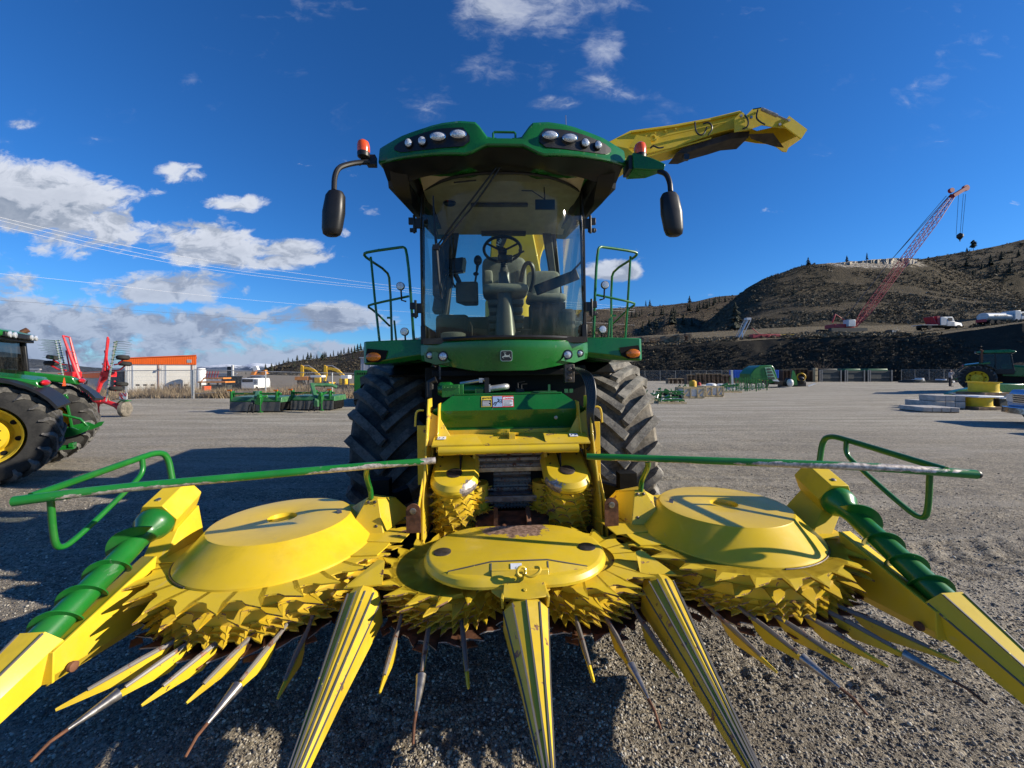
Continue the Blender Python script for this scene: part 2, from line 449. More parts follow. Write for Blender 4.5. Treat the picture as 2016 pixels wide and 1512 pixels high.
def chaikin(p, n):
    for _ in range(n):
        q = [p[0]]
        for a, b in zip(p[:-1], p[1:]): q += [a * .75 + b * .25, a * .25 + b * .75]
        q.append(p[-1]); p = q
    return p
def thing(name, label, cat, M=None, group=None):
    M = Matrix(M) if M is not None else Matrix.Identity(4)
    o = bpy.data.objects.new(name, None); COL.objects.link(o)
    o.empty_display_size = .2
    o.matrix_basis = M
    o['label'] = label; o['category'] = cat
    if group: o['group'] = group
    ROOTS[o.name] = M
    return o
def tag(o, label, cat, group=None):
    o['label'] = label; o['category'] = cat
    if group: o['group'] = group
    return o
def kind(o, k):
    o['kind'] = k
    return o
def children(o): return [c for c in bpy.data.objects if c.parent == o]
def dup(root, M, label=None, group=None):
    r = root.copy(); COL.objects.link(r); r.matrix_basis = Matrix(M)
    ROOTS[r.name] = Matrix(M)
    if label: r['label'] = label
    if group: r['group'] = group
    for ch in children(root):
        c = ch.copy(); COL.objects.link(c); c.parent = r
        for gg in children(ch):
            d_ = gg.copy(); COL.objects.link(d_); d_.parent = c
    return r
def place(M, mb, name, mat, label, cat, group=None, **kw):
    """one-mesh thing: local geometry, own origin"""
    me_o = mb.build(name, mat, None, M=Matrix.Identity(4), **kw)
    me_o.matrix_basis = Matrix(M)
    return tag(me_o, label, cat, group)
def TR(x, y, z=0, rz=0): return Matrix.Translation((x, y, z)) @ Matrix.Rotation(rz, 4, 'Z')
def text_mb(mb, s, O, X, Y_, size, m=0, z=.0, bold=0.0):
    """flat lettering: O origin (centre), X right dir, Y_ up dir, size = letter height"""
    cu = bpy.data.curves.new('t', 'FONT'); cu.body = s; cu.size = size * 1.38; cu.align_x = 'CENTER'; cu.align_y = 'CENTER'; cu.offset = bold; cu.resolution_u = 3
    ob = bpy.data.objects.new('t', cu); COL.objects.link(ob)
    dg = bpy.context.evaluated_depsgraph_get(); me = ob.evaluated_get(dg).to_mesh()
    O, X, Y_ = Vector(O), Vector(X).normalized(), Vector(Y_).normalized(); N = X.cross(Y_)
    mb.add([O + X * q.co.x + Y_ * q.co.y + N * z for q in me.vertices], [tuple(p.vertices) for p in me.polygons], m)
    ob.evaluated_get(dg).to_mesh_clear(); bpy.data.objects.remove(ob); bpy.data.curves.remove(cu)

# value noise for terrain
_perm = np.random.default_rng(3).permutation(4096)
def _h(ix, iy): return _perm[(_perm[ix & 4095] + iy) & 4095] / 4095.0
def vnoise(x, y):
    x = np.asarray(x, float); y = np.asarray(y, float)
    ix = np.floor(x).astype(int); iy = np.floor(y).astype(int); fx = x - ix; fy = y - iy
    fx = fx * fx * (3 - 2 * fx); fy = fy * fy * (3 - 2 * fy)
    return (_h(ix, iy) * (1 - fx) + _h(ix + 1, iy) * fx) * (1 - fy) + (_h(ix, iy + 1) * (1 - fx) + _h(ix + 1, iy + 1) * fx) * fy
def fbm(x, y, o=5, l=2.03, g_=.5):
    a, s, t_ = 1., 0., 0.
    for i in range(o):
        s = s + a * vnoise(x + i * 17.3, y - i * 9.1); t_ += a; a *= g_; x = x * l; y = y * l
    return s / t_ - .5
def smooth(a, b, x):
    t_ = np.clip((np.asarray(x, float) - a) / (b - a), 0, 1); return t_ * t_ * (3 - 2 * t_)
def grid_mesh(name, X, Y_, Z, mat):
    ny, nx = X.shape
    V = np.stack([X.ravel(), Y_.ravel(), Z.ravel()], 1)
    i = np.arange(ny * nx).reshape(ny, nx)
    Fq = np.stack([i[:-1, :-1].ravel(), i[:-1, 1:].ravel(), i[1:, 1:].ravel(), i[1:, :-1].ravel()], 1)
    return np_mesh(name, V, Fq, mat)
def np_mesh(name, V, Fa, mat, smooth_=True, mi=None):
    me = bpy.data.meshes.new(name); k = Fa.shape[1]
    me.vertices.add(len(V)); me.vertices.foreach_set('co', np.ascontiguousarray(V, dtype=np.float32).ravel())
    me.loops.add(Fa.size); me.loops.foreach_set('vertex_index', np.ascontiguousarray(Fa, dtype=np.int32).ravel())
    me.polygons.add(len(Fa)); me.polygons.foreach_set('loop_start', np.arange(0, Fa.size, k, dtype=np.int32))
    me.polygons.foreach_set('loop_total', np.full(len(Fa), k, dtype=np.int32))
    if smooth_: me.polygons.foreach_set('use_smooth', np.ones(len(Fa), dtype=bool))
    for mm in (mat if isinstance(mat, (list, tuple)) else [mat]): me.materials.append(mm)
    if mi is not None: me.polygons.foreach_set('material_index', np.asarray(mi, dtype=np.int32))
    me.update(calc_edges=True); me.validate()
    o = bpy.data.objects.new(name, me); COL.objects.link(o)
    return o
# ================================================================ ground, hills, scrub
def gz(x, y):
    x = np.asarray(x, float); y = np.asarray(y, float)
    dip = -1.15 * smooth(25.5, 34, y) * (1 - smooth(-4, 3, x)) 
    dip = dip + .28 * smooth(22, 34, y) * smooth(26, 40, x) * (1 - smooth(60, 80, y))
    hump = .28 * np.exp(-((y - 23.2) / 1.6) ** 2) * (1 - smooth(-8, -3, x)) * smooth(-26, -22, x)
    return dip + hump
def gdetail(x, y):
    r = np.hypot(x, y); near = 1 - smooth(5, 14, r)
    tb = 1 - .5 * ((np.abs(y - 4.05 - .12 * (x - 5)) < .42) & (x > 3.7) & (x < 9))
    near = near * tb
    a = fbm(x * 1.1, y * 1.1, 3) * .05 * (1 - smooth(8, 30, r)) + (fbm(x * 7, y * 7, 4) * .030 + fbm(x * 19, y * 19, 3) * .012) * near + fbm(x * 2.6 + 3, y * 2.6, 3) * .022 * (1 - smooth(14, 26, r))
    c1 = np.exp(-(((x + .66) / .42) ** 2 + ((y - 2.05) / .28) ** 2)) + np.exp(-(((x - 1.9) / .8) ** 2 + ((y - 2.5) / .35) ** 2)) * .8 + np.exp(-(((x - 3.2) / .9) ** 2 + ((y - 3.0) / .4) ** 2)) * .6
    rid = np.abs(fbm(x * 9 + 5, y * 9, 4)) * 2
    a = a + c1 * (.055 * (.35 - rid)) * 1.3
    # tread prints of a big tyre crossing on the right
    t_ = (y - 4.05 - .12 * (x - 5)) ; band = (np.abs(t_) < .38) & (x > 3.9) & (x < 8.5)
    ph = (x - np.abs(t_) * .9) * 3.1; a = a + np.where(band, -.021 * smooth(.35, .55, np.abs((ph % 1) - .5) * 2), 0)
    return a
def axis(lo, hi, fine_lo, fine_hi, step, growth, maxs=400):
    pts = list(np.arange(fine_lo, fine_hi, step)); s = step; x = pts[-1]
    while x < hi: s = min(s * growth, maxs); x += s; pts.append(min(x, hi) if x >= hi else x)
    s = step; x = pts[0]; left = []
    while x > lo: s = min(s * growth, maxs); x -= s; left.append(max(x, lo))
    return np.array(left[::-1] + pts)
xs_ = axis(-9000, 9000, -2.6, 3.6, .017, 1.022); ys_ = axis(-300, 12000, 1.2, 4.3, .017, 1.018)
GX, GY = np.meshgrid(xs_, ys_)
GZ = gz(GX, GY) + gdetail(GX, GY)

m, t, out = new_mat('gravel_ground')
co = objco(t)
def vor(scale, feat='F1', out_='Color'):
    n = t.n('ShaderNodeTexVoronoi', feature=feat); n.inputs['Scale'].default_value = scale; t.l(co, n.inputs['Vector']); return n.outputs[out_]
big = t.noise(co, .35, 5, .6); mid = t.noise(co, 2.2, 6, .6)
stv = t.vm('MULTIPLY', co, (.16, 1.3, 1)); streak = t.noise(stv, 1.0, 6, .65, .3)
sep = t.n('ShaderNodeSeparateColor'); t.l(vor(58), sep.inputs[0])
sep2 = t.n('ShaderNodeSeparateColor'); t.l(vor(150), sep2.inputs[0])
peb = t.m('ADD', t.m('MULTIPLY', sep.outputs[0], .55), t.m('MULTIPLY', sep2.outputs[0], .45))
colr = t.mix(t.ramp(peb, .15, .9), (.095, .080, .058, 1), (.50, .43, .32, 1))
colr = t.mix(t.m('MULTIPLY', t.ramp(sep.outputs[1], .86, .98), .5), colr, (.48, .46, .43, 1))
colr = t.mix(t.m('MULTIPLY', t.ramp(mid, .42, .62), .55), colr, (.155, .135, .11, 1))
colr = t.mix(t.m('MULTIPLY', t.ramp(streak, .5, .72), .6), colr, (.30, .275, .235, 1))
colr = t.mix(t.m('MULTIPLY', t.ramp(big, .55, .7), .30), colr, (.12, .11, .10, 1))
# distant yard: paler ground colour with depth
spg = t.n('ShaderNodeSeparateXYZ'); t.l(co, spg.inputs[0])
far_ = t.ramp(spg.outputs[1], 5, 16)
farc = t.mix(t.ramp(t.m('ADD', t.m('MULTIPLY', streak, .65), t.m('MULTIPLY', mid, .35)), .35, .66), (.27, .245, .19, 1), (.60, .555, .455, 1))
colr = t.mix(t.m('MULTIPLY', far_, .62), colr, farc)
# earth and dry grass beyond the fence on the left and past the yard
beyond = t.m('MAXIMUM', t.m('MULTIPLY', t.ramp(spg.outputs[1], 24.0, 25.5), t.ramp(spg.outputs[0], 1, -2)), t.ramp(spg.outputs[1], 82, 90))
colr = t.mix(t.m('MULTIPLY', beyond, .85), colr, t.mix(t.ramp(mid, .35, .65), (.16, .125, .085, 1), (.24, .20, .14, 1)))
h1 = vor(58, out_='Distance'); h2 = vor(150, out_='Distance')
midg = t.noise(co, 14, 8, .72)
colr = t.mix(t.m('MULTIPLY', t.ramp(midg, .56, .40), .55), colr, (.085, .078, .066, 1))
colr = t.mix(t.m('MULTIPLY', t.ramp(t.noise(co, 33, 3, .7), .58, .72), .5), colr, (.50, .47, .41, 1))
trk = t.noise(t.vm('MULTIPLY', co, (.05, .55, 1)), 1.0, 3, .5, .6)
colr = t.mix(t.m('MULTIPLY', t.ramp(t.m('ABSOLUTE', t.m('SUBTRACT', trk, .5)), .03, .0), .35), colr, (.36, .33, .28, 1))
hh_ = t.m('ADD', t.m('MULTIPLY', midg, 1.6), t.m('ADD', t.m('MULTIPLY', t.m('SUBTRACT', 1, h1), .7), t.m('MULTIPLY', t.m('SUBTRACT', 1, h2), .3)))
pbsdf(t, out, colr, .92, 0, (hh_, .9, .016), spec=.25)
gravel_ground = m
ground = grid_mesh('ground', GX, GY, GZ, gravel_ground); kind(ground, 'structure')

# loose stones near the camera
def scatter(name, pts, sizes, mats, mi, base='ico', squash=(.7, .9), seed=1, jitter=.25):
    r = np.random.default_rng(seed); n = len(pts)
    ph = (1 + 5 ** .5) / 2
    bv = np.array([(-1, ph, 0), (1, ph, 0), (-1, -ph, 0), (1, -ph, 0), (0, -1, ph), (0, 1, ph), (0, -1, -ph), (0, 1, -ph), (ph, 0, -1), (ph, 0, 1), (-ph, 0, -1), (-ph, 0, 1)], float) / 1.9
    bf = np.array([(0, 11, 5), (0, 5, 1), (0, 1, 7), (0, 7, 10), (0, 10, 11), (1, 5, 9), (5, 11, 4), (11, 10, 2), (10, 7, 6), (7, 1, 8), (3, 9, 4), (3, 4, 2), (3, 2, 6), (3, 6, 8), (3, 8, 9), (4, 9, 5), (2, 4, 11), (6, 2, 10), (8, 6, 7), (9, 8, 1)])
    V = bv[None] * (1 + r.uniform(-jitter, jitter, (n, 12, 3)))
    V = V * sizes[:, None, None]; V[:, :, 2] *= r.uniform(*squash, (n, 1))
    V[:, :, 0] *= r.uniform(.7, 1.3, (n, 1))
    a = r.uniform(0, 2 * PI, n); ca, sa = np.cos(a)[:, None], np.sin(a)[:, None]
    x, y = V[:, :, 0].copy(), V[:, :, 1].copy(); V[:, :, 0] = x * ca - y * sa; V[:, :, 1] = x * sa + y * ca
    V = V + pts[:, None, :]
    Fs = bf[None] + (np.arange(n) * 12)[:, None, None]
    return np_mesh(name, V.reshape(-1, 3), Fs.reshape(-1, 3), mats, False, np.repeat(mi, 20))
st_mats = [simple('stone_grey', (.25, .225, .185), .9, 0, .35, 30), simple('stone_pale', (.44, .41, .35), .9, 0, .25, 30), simple('stone_brown', (.14, .115, .09), .95, 0, .3, 30), simple('stone_dark', (.075, .07, .068), .85, 0, .3, 30)]
N = 95000
yy_ = 1.2 + np.abs(rng.normal(0, 2.1, N)); xx_ = rng.normal(0, 1, N) * .85 * (yy_ + .6)
szs = .0028 + .0058 * rng.random(N) ** 2.5 + .006 * (rng.random(N) > .985); szs *= (1 + .10 * (yy_ - 1.3))
zz_ = gz(xx_, yy_) + gdetail(xx_, yy_) + szs * .25
mi_ = rng.choice(4, N, p=[.46, .2, .22, .12])
kind(scatter('loose_gravel', np.stack([xx_, yy_, zz_], 1), szs, st_mats, mi_, seed=4), 'stuff')

# ---- hill scrub materials
def scrub_mat(name, a, b, c_, cliff=False, s1=.05, bumpd=2.5):
    m, t, out = new_mat(name); co = objco(t)
    n1_ = t.noise(co, s1, 7, .62); n2_ = t.noise(co, s1 * 6, 6, .65); n3_ = t.noise(co, s1 * 22, 4, .6)
    cc_ = t.mix(t.ramp(n1_, .4, .6), c4(a), c4(b)); cc_ = t.mix(t.m('MULTIPLY', t.ramp(t.m('ADD', t.m('MULTIPLY', n2_, .5), t.m('MULTIPLY', n3_, .5)), .45, .58), .75), cc_, c4(c_))
    if cliff:
        sp_ = t.n('ShaderNodeSeparateXYZ'); t.l(co, sp_.inputs[0])
        q = t.vm('MULTIPLY', t.vm('SUBTRACT', co, (272, 300, 84)), (1 / 38., 0.0, 1 / 9.)); ln = t.vm('LENGTH', q, out=1)
        cn = t.noise(t.vm('MULTIPLY', co, (.16, .16, .03)), 1.0, 6, .7)
        msk = t.m('MULTIPLY', t.ramp(t.m('ADD', ln, t.m('MULTIPLY', t.m('SUBTRACT', cn, .5), 1.6)), 1.0, .75), t.ramp(cn, .30, .46))
        cc_ = t.mix(msk, cc_, t.mix(t.ramp(t.noise(t.vm('MULTIPLY', co, (.6, .6, .08)), 1, 5, .6), .4, .6), (.60, .55, .46, 1), (.20, .16, .12, 1)))
        q = t.vm('MULTIPLY', t.vm('SUBTRACT', co, (190, 180, 24)), (1 / 62., 0.0, 1 / 8.)); ln = t.vm('LENGTH', q, out=1)
    pbsdf(t, out, cc_, 1.0, 0, (n3_, 1.0, bumpd), spec=.1)
    return m
hill_mat = scrub_mat('sagebrush_hill', (.085, .070, .046), (.125, .100, .066), (.052, .046, .032), True)
bank_mat = scrub_mat('shaded_scrub_bank', (.040, .036, .028), (.055, .047, .035), (.028, .026, .021), False, .6, .12)  # dark scrub with the bank's shade painted into its tones
far_mat = scrub_mat('far_grass_hill', (.085, .062, .040), (.13, .10, .065), (.05, .042, .028), False, .02, 4)
left_mat = scrub_mat('rocky_wooded_hill', (.06, .046, .034), (.10, .080, .055), (.022, .024, .018), False, .04, 3)
blue_mat = scrub_mat('haze_blue_hill', (.075, .085, .10), (.11, .12, .13), (.055, .07, .09), False, .003, 30)  # distance haze painted into the hills' bluish colours
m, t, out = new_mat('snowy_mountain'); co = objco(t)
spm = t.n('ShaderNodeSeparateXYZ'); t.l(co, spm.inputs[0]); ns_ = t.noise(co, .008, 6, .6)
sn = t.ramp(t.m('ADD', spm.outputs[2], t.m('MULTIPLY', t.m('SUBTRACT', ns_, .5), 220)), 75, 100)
pbsdf(t, out, t.mix(sn, (.09, .12, .17, 1), (.62, .66, .72, 1)), 1.0, 0, (ns_, .6, 30), spec=.1); snow_mat = m  # blue-grey below the snow is distance haze put into the colour

def lerp_pts(P, x):
    P = np.array(P, float); return np.interp(x, P[:, 0], P[:, 1])
HILLS = {}
def hill(name, mat, pxr, npx, rows, sub=8, amp=0., fs=.03, seed=0):
    """rows: list of (depth polyline, height spec) front to back; heights given as photo rows of the skyline at that depth"""
    px = np.linspace(pxr[0], pxr[1], npx); u_ = (px - 1008) / F
    R_ = []
    for (Zf, kind_, hf) in rows:
        Z = lerp_pts(Zf, px) if isinstance(Zf, list) else np.full(npx, float(Zf))
        z = (lerp_pts(hf, px) if isinstance(hf, list) else np.full(npx, float(hf)))
        if kind_ == 'py': z = HC + (CY - z) / F * Z
        R_.append((Z, z))
    ZZ, HH = [], []
    for (Z0, z0), (Z1, z1) in zip(R_[:-1], R_[1:]):
        for k in range(sub):
            f = k / sub; ZZ.append(Z0 + (Z1 - Z0) * f); HH.append(z0 + (z1 - z0) * f)
    ZZ.append(R_[-1][0]); HH.append(R_[-1][1]); ZZ = np.array(ZZ); HH = np.array(HH)
    X = u_[None] * ZZ
    HH = HH + fbm(X * fs + seed, ZZ * fs, 6) * amp * np.linspace(0, 1, len(ZZ))[:, None] ** .3
    o = grid_mesh(name, X, ZZ, HH, mat); kind(o, 'structure'); HILLS[name] = (px, ZZ, HH, X)
    return o
Zb = [(900, 84), (1258, 78), (1500, 71), (1750, 62), (2016, 52), (2400, 42)]
off = lambda L_, d_: [(a, b + d_) for a, b in L_]
crest = [(900, 700), (1200, 690), (1258, 684), (1330, 679), (1420, 674), (1500, 669), (1600, 665), (1700, 663), (1800, 662), (1850, 658), (1930, 650), (2016, 638), (2400, 615)]
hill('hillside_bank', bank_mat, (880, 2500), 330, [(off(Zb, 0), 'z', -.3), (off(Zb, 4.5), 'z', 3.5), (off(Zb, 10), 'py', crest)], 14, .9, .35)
crest_mat = scrub_mat('terrace_dry_grass', (.17, .135, .085), (.23, .19, .12), (.09, .078, .055), False, .3, .4)
hill('terrace', crest_mat, (880, 2500), 330, [(off(Zb, 10), 'py', crest), (off(Zb, 16), 'py', off(crest, -3)), (off(Zb, 30), 'py', off(crest, -9)), (off(Zb, 75), 'py', off(crest, -22))], 8, .45, .25)
sil1 = [(1200, 690), (1330, 682), (1350, 660), (1380, 640), (1410, 618), (1440, 592), (1470, 566), (1500, 549), (1530, 537), (1570, 527), (1620, 521), (1680, 515), (1740, 510), (1790, 508), (1830, 514), (1900, 540), (1960, 560), (2016, 590), (2100, 640), (2500, 680)]
base1 = [(1200, 695), (1350, 672), (1500, 640), (1600, 622), (1700, 612), (1850, 612), (2016, 600), (2500, 600)]
hill('scrub_hill', hill_mat, (1200, 2300), 420, [(140, 'py', 668), (190, 'py', base1), (250, 'py', [(a, max(b, (b + c_[1]) / 2 + 6)) for (a, b), c_ in zip(sil1, [(x_, lerp_pts(base1, x_)) for x_, _ in sil1])]), (300, 'py', sil1), (360, 'py', off(sil1, 30))], 16, 5.5, .03, 3)
sil2 = [(1500, 700), (1700, 560), (1780, 514), (1830, 506), (1870, 500), (1910, 492), (1950, 485), (2016, 473), (2200, 440), (2600, 430)]
hill('hill_ridge', hill_mat, (1500, 2600), 260, [(380, 'py', 700), (430, 'py', off(sil2, 60)), (470, 'py', off(sil2, 30)), (540, 'py', sil2), (640, 'py', off(sil2, 40))], 12, 7, .015, 9)
sil3 = [(900, 640), (1100, 612), (1258, 603), (1290, 602), (1330, 598), (1370, 592), (1400, 587), (1450, 582), (1600, 580)]
hill('far_ridge', far_mat, (900, 1600), 180, [(430, 'py', 700), (560, 'py', 650), (700, 'py', off(sil3, 20)), (900, 'py', sil3), (1000, 'py', off(sil3, 30))], 8, 9, .01, 5)
silk = [(1100, 655), (1200, 650), (1258, 648), (1290, 630), (1310, 620), (1335, 618), (1360, 624), (1400, 640), (1500, 660)]
hill('knoll', far_mat, (1100, 1500), 120, [(230, 'py', 690), (300, 'py', off(silk, 14)), (340, 'py', silk), (400, 'py', off(silk, 30))], 8, 2.5, .03, 2)
sil4 = [(380, 752), (470, 744), (500, 736), (530, 725), (560, 715), (590, 708), (620, 706), (660, 702), (690, 694), (720, 688), (850, 660), (1000, 630), (1150, 612)]
hill('wooded_hill', left_mat, (380, 1150), 260, [(260, 'py', 752), (320, 'py', off(sil4, 16)), (380, 'py', sil4), (470, 'py', off(sil4, 25))], 12, 5, .03, 7)
sil5 = [(-700, 690), (-200, 700), (40, 703), (80, 707), (110, 713), (160, 722), (230, 730), (330, 736)]
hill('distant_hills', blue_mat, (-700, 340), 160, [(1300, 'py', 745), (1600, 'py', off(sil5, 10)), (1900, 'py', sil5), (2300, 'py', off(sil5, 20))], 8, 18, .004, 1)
sil6 = [(-700, 715), (200, 724), (300, 726), (370, 727), (395, 722), (420, 719), (450, 717), (475, 720), (500, 714), (530, 716), (570, 722), (640, 728), (900, 730)]
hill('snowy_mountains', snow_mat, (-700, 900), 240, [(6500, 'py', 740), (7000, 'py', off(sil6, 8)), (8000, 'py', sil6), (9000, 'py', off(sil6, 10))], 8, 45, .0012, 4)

# pale cliff band near the top of the scrub hill
cpx = np.linspace(1632, 1806, 240); cr = np.linspace(0, 1, 14)
ct = lerp_pts([(1632, 524), (1660, 517), (1700, 513), (1740, 510), (1780, 508), (1806, 512)], cpx); cb = lerp_pts([(1632, 534), (1660, 552), (1690, 546), (1730, 540), (1770, 532), (1806, 518)], cpx)
rib = fbm(cpx * .11, cpx * 0 + 3, 5); cb = cb + rib * 16; CP = ct[None] + (cb - ct)[None] * cr[:, None]
CZ = 297 - cr[:, None] * 13 + rib[None] * 9 + fbm(cpx[None] * .4 + 0 * cr[:, None], cr[:, None] * 5 + 0 * cpx[None], 4) * 4
cliff_m = simple('pale_cliff_rock', (.42, .37, .29), 1, 0, .55, .45, .8, 1.2, 1.5)
kind(grid_mesh('cliff', (cpx[None] - 1008) / F * CZ, CZ, HC + (CY - CP) / F * CZ, cliff_m), 'structure')
# scrub on the hills: one mass of bushes
def on_hill(name, n, frow, r, weight=None):
    px, ZZ, HH, X = HILLS[name]; nr, nc = ZZ.shape
    i = frow[0] * (nr - 1) + r.random(n) * (frow[1] - frow[0]) * (nr - 1); j = r.random(n) * (nc - 1)
    i0 = np.minimum(i.astype(int), nr - 2); j0 = np.minimum(j.astype(int), nc - 2); fi, fj = i - i0, j - j0
    def s(A): return (A[i0, j0] * (1 - fi) * (1 - fj) + A[i0 + 1, j0] * fi * (1 - fj) + A[i0, j0 + 1] * (1 - fi) * fj + A[i0 + 1, j0 + 1] * fi * fj)
    return np.stack([s(X), s(ZZ), s(HH)], 1)
rs_ = np.random.default_rng(12)
bush_mats = [simple('sagebrush_grey', (.125, .108, .076), 1, 0, .4, .8), simple('dry_bush_tan', (.17, .13, .08), 1, 0, .4, .8), simple('dark_bush', (.060, .052, .037), 1, 0, .4, .8), simple('shaded_scrub', (.040, .036, .028), 1, 0, .4, .8)]  # last tone carries the bank's painted-in shade
def tufts(name, P, size, mats, mi, k=11, seed=0, flat=.75):
    """bushes as sprays of small leafy faces"""
    r = np.random.default_rng(seed); n = len(P); m_ = n * k
    d_ = r.normal(0, 1, (n, k, 3)); d_[:, :, 2] = np.abs(d_[:, :, 2]) * 1.1 + .15; d_ /= np.linalg.norm(d_, axis=2, keepdims=True)
    c_ = P[:, None, :] + d_ * size[:, None, None] * r.uniform(.35, .95, (n, k, 1)) * np.array([1, 1, flat])
    e = r.normal(0, 1, (n, k, 3, 3)) * (size[:, None, None, None] * .33)
    V = c_[:, :, None, :] + e
    return np_mesh(name, V.reshape(-1, 3), np.arange(m_ * 3).reshape(-1, 3), mats, False, np.repeat(mi, k))
def bushes(name, hillname, n, fr, smin, smax, p, seed):
    P = on_hill(hillname, n, fr, rs_); s = smin + (smax - smin) * rs_.random(n) ** 2
    cl = fbm(P[:, 0] * .06, P[:, 1] * .06, 4); keep = cl > -.14 + .1 * rs_.random(n); keep &= ~((np.abs(P[:, 0] - 272) < 36) & (P[:, 2] > 74) & (P[:, 1] > 200) & (P[:, 1] < 320)); P, s = P[keep], s[keep]; n = len(P)
    P[:, 2] += s * .05
    return kind(tufts(name, P, s, bush_mats, rs_.choice(4, n, p=p), seed=seed), 'stuff')
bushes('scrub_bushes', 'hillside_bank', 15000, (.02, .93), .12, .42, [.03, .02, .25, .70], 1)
bushes('scrub_bushes', 'terrace', 9000, (.0, .6), .2, .75, [.45, .40, .15, 0], 2)
bushes('scrub_bushes', 'scrub_hill', 30000, (.12, .85), .3, 1.25, [.45, .2, .35, 0], 3)
bushes('scrub_bushes', 'hill_ridge', 8000, (.05, .75), .8, 2.8, [.3, .2, .5, 0], 5)
bushes('scrub_bushes', 'wooded_hill', 6000, (.05, .70), .5, 1.8, [.1, .1, .7, .1], 6)
bushes('scrub_bushes', 'knoll', 3000, (.05, .7), .5, 1.8, [.3, .3, .4, 0], 7)
bushes('scrub_bushes', 'far_ridge', 4000, (.1, .75), 1.0, 3, [.2, .2, .6, 0], 8)

# dry weeds along the chain-link fence on the left
n = 26000
bx_ = rs_.uniform(-34, 2, n); by_ = 23.8 + rs_.random(n) ** 1.3 * 11
wsel = fbm(bx_ * .35, by_ * .5, 3) > -.16; bx_, by_ = bx_[wsel], by_[wsel]; n = len(bx_)
h_ = (.22 + 1.35 * np.clip(fbm(bx_ * .5 + 9, by_ * .5, 3) + .55, 0, 1)) * rs_.uniform(.5, 1.2, n) * (.55 + .45 * smooth(24, 27, by_))
a = rs_.uniform(0, 2 * PI, n); l1, l2 = rs_.normal(0, .22, n), rs_.normal(0, .22, n); w_ = .012 + .012 * rs_.random(n)
bz_ = gz(bx_, by_)
V = np.zeros((n, 3, 3)); V[:, 0] = np.stack([bx_ - w_ * np.cos(a), by_ - w_ * np.sin(a), bz_], 1); V[:, 1] = np.stack([bx_ + w_ * np.cos(a), by_ + w_ * np.sin(a), bz_], 1); V[:, 2] = np.stack([bx_ + l1 * h_ * 2, by_ + l2 * h_ * 2, bz_ + h_], 1)
rep = 3; V = np.concatenate([V + rs_.normal(0, .12, (n, 1, 3)) * np.array([1, 1, 0]) for _ in range(rep)])
weed_m = [simple('dry_weed_straw', (.30, .23, .14), 1, 0, .3, 3), simple('dry_weed_brown', (.17, .125, .085), 1, 0, .3, 3)]
kind(np_mesh('dry_weeds', V.reshape(-1, 3), np.arange(len(V) * 3).reshape(-1, 3), weed_m, False, rs_.choice(2, len(V), p=[.55, .45])), 'stuff')

# ---- conifers
needle = simple('conifer_needles', (.022, .030, .017), .95, 0, .4, .6)
needle2 = simple('conifer_needles_grey', (.035, .040, .024), .95, 0, .4, .6)
bark = simple('bark', (.06, .045, .035), .95, 0, .4, 2)
GT = 'dark conifers on the ridges'
def conifer(seed, spread=.2, gaps=.25, kindm=needle, bushy=False):
    r = random.Random(seed); M0 = Matrix.Identity(4)
    root = thing('conifer_tree', 'dark narrow conifer standing on the wooded ridge', 'tree', M0, GT)
    tb = MB(); tb.tube([(0, 0, -.05), (0, 0, .5), (.01, 0, .98)], [.022, .015, .004], 6); tb.build('trunk', bark, root, M=M0)
    cb_ = MB(); n = 30 if not bushy else 34
    for i in range(n):
        t_ = i / n; z = .12 + .86 * t_; R = spread * (1 - t_) ** .8 * r.uniform(.6, 1.2) + .015
        if bushy: R = spread * math.sin(PI * (t_ * .9 + .08)) ** .6 * r.uniform(.6, 1.15); z = .3 + .7 * t_
        for k in range(7):
            if r.random() < gaps: continue
            a = r.uniform(0, 2 * PI); e = Vector((math.cos(a), math.sin(a), 0)); s_ = Vector((-e.y, e.x, 0)); l = R * r.uniform(.6, 1.1)
            w = l * .32; dz = -.02 - l * .25
            cb_.add([Vector((0, 0, z)), e * l * .55 + s_ * w + Vector((0, 0, z + dz * .4)), e * l + Vector((0, 0, z + dz)), e * l * .55 - s_ * w + Vector((0, 0, z + dz * .4)), e * l * .5 + Vector((0, 0, z + .022))], [(0, 1, 4), (1, 2, 4), (2, 3, 4), (3, 0, 4), (0, 3, 2, 1)])
    cb_.build('crown', kindm, root, M=M0, smooth=False)
    return root
protos = [conifer(1, .21), conifer(2, .28, .35), conifer(3, .32, .38, needle2), conifer(5, .30, .15, needle, True)]
first = [True] * 4
def hill_z(name, px, frow=None):
    P, ZZ, HH, X = HILLS[name]; j = int(np.clip(np.searchsorted(P, px), 0, len(P) - 1)); k = int(np.argmax((HH[:, j] - HC) / ZZ[:, j]))
    if frow is not None: k = int(frow * (len(ZZ) - 1))
    return X[k, j], ZZ[k, j], HH[k, j]
def put_tree(k, x, y, z, h, label, group=GT):
    M = Matrix.Translation((x, y, z - .02 * h)) @ Matrix.Rotation(random.uniform(0, 6), 4, 'Z') @ Matrix.Diagonal((h, h, h, 1))
    if first[k]:
        first[k] = False; o = protos[k]; o.matrix_basis = M; o['label'] = label; ROOTS[o.name] = M
        if group: o['group'] = group
        elif 'group' in o: del o['group']
        return o
    o = dup(protos[k], M, label, group)
    if not group and 'group' in o: del o['group']
    return o
LL = 'small dark conifer on the wooded hill left of the harvester'
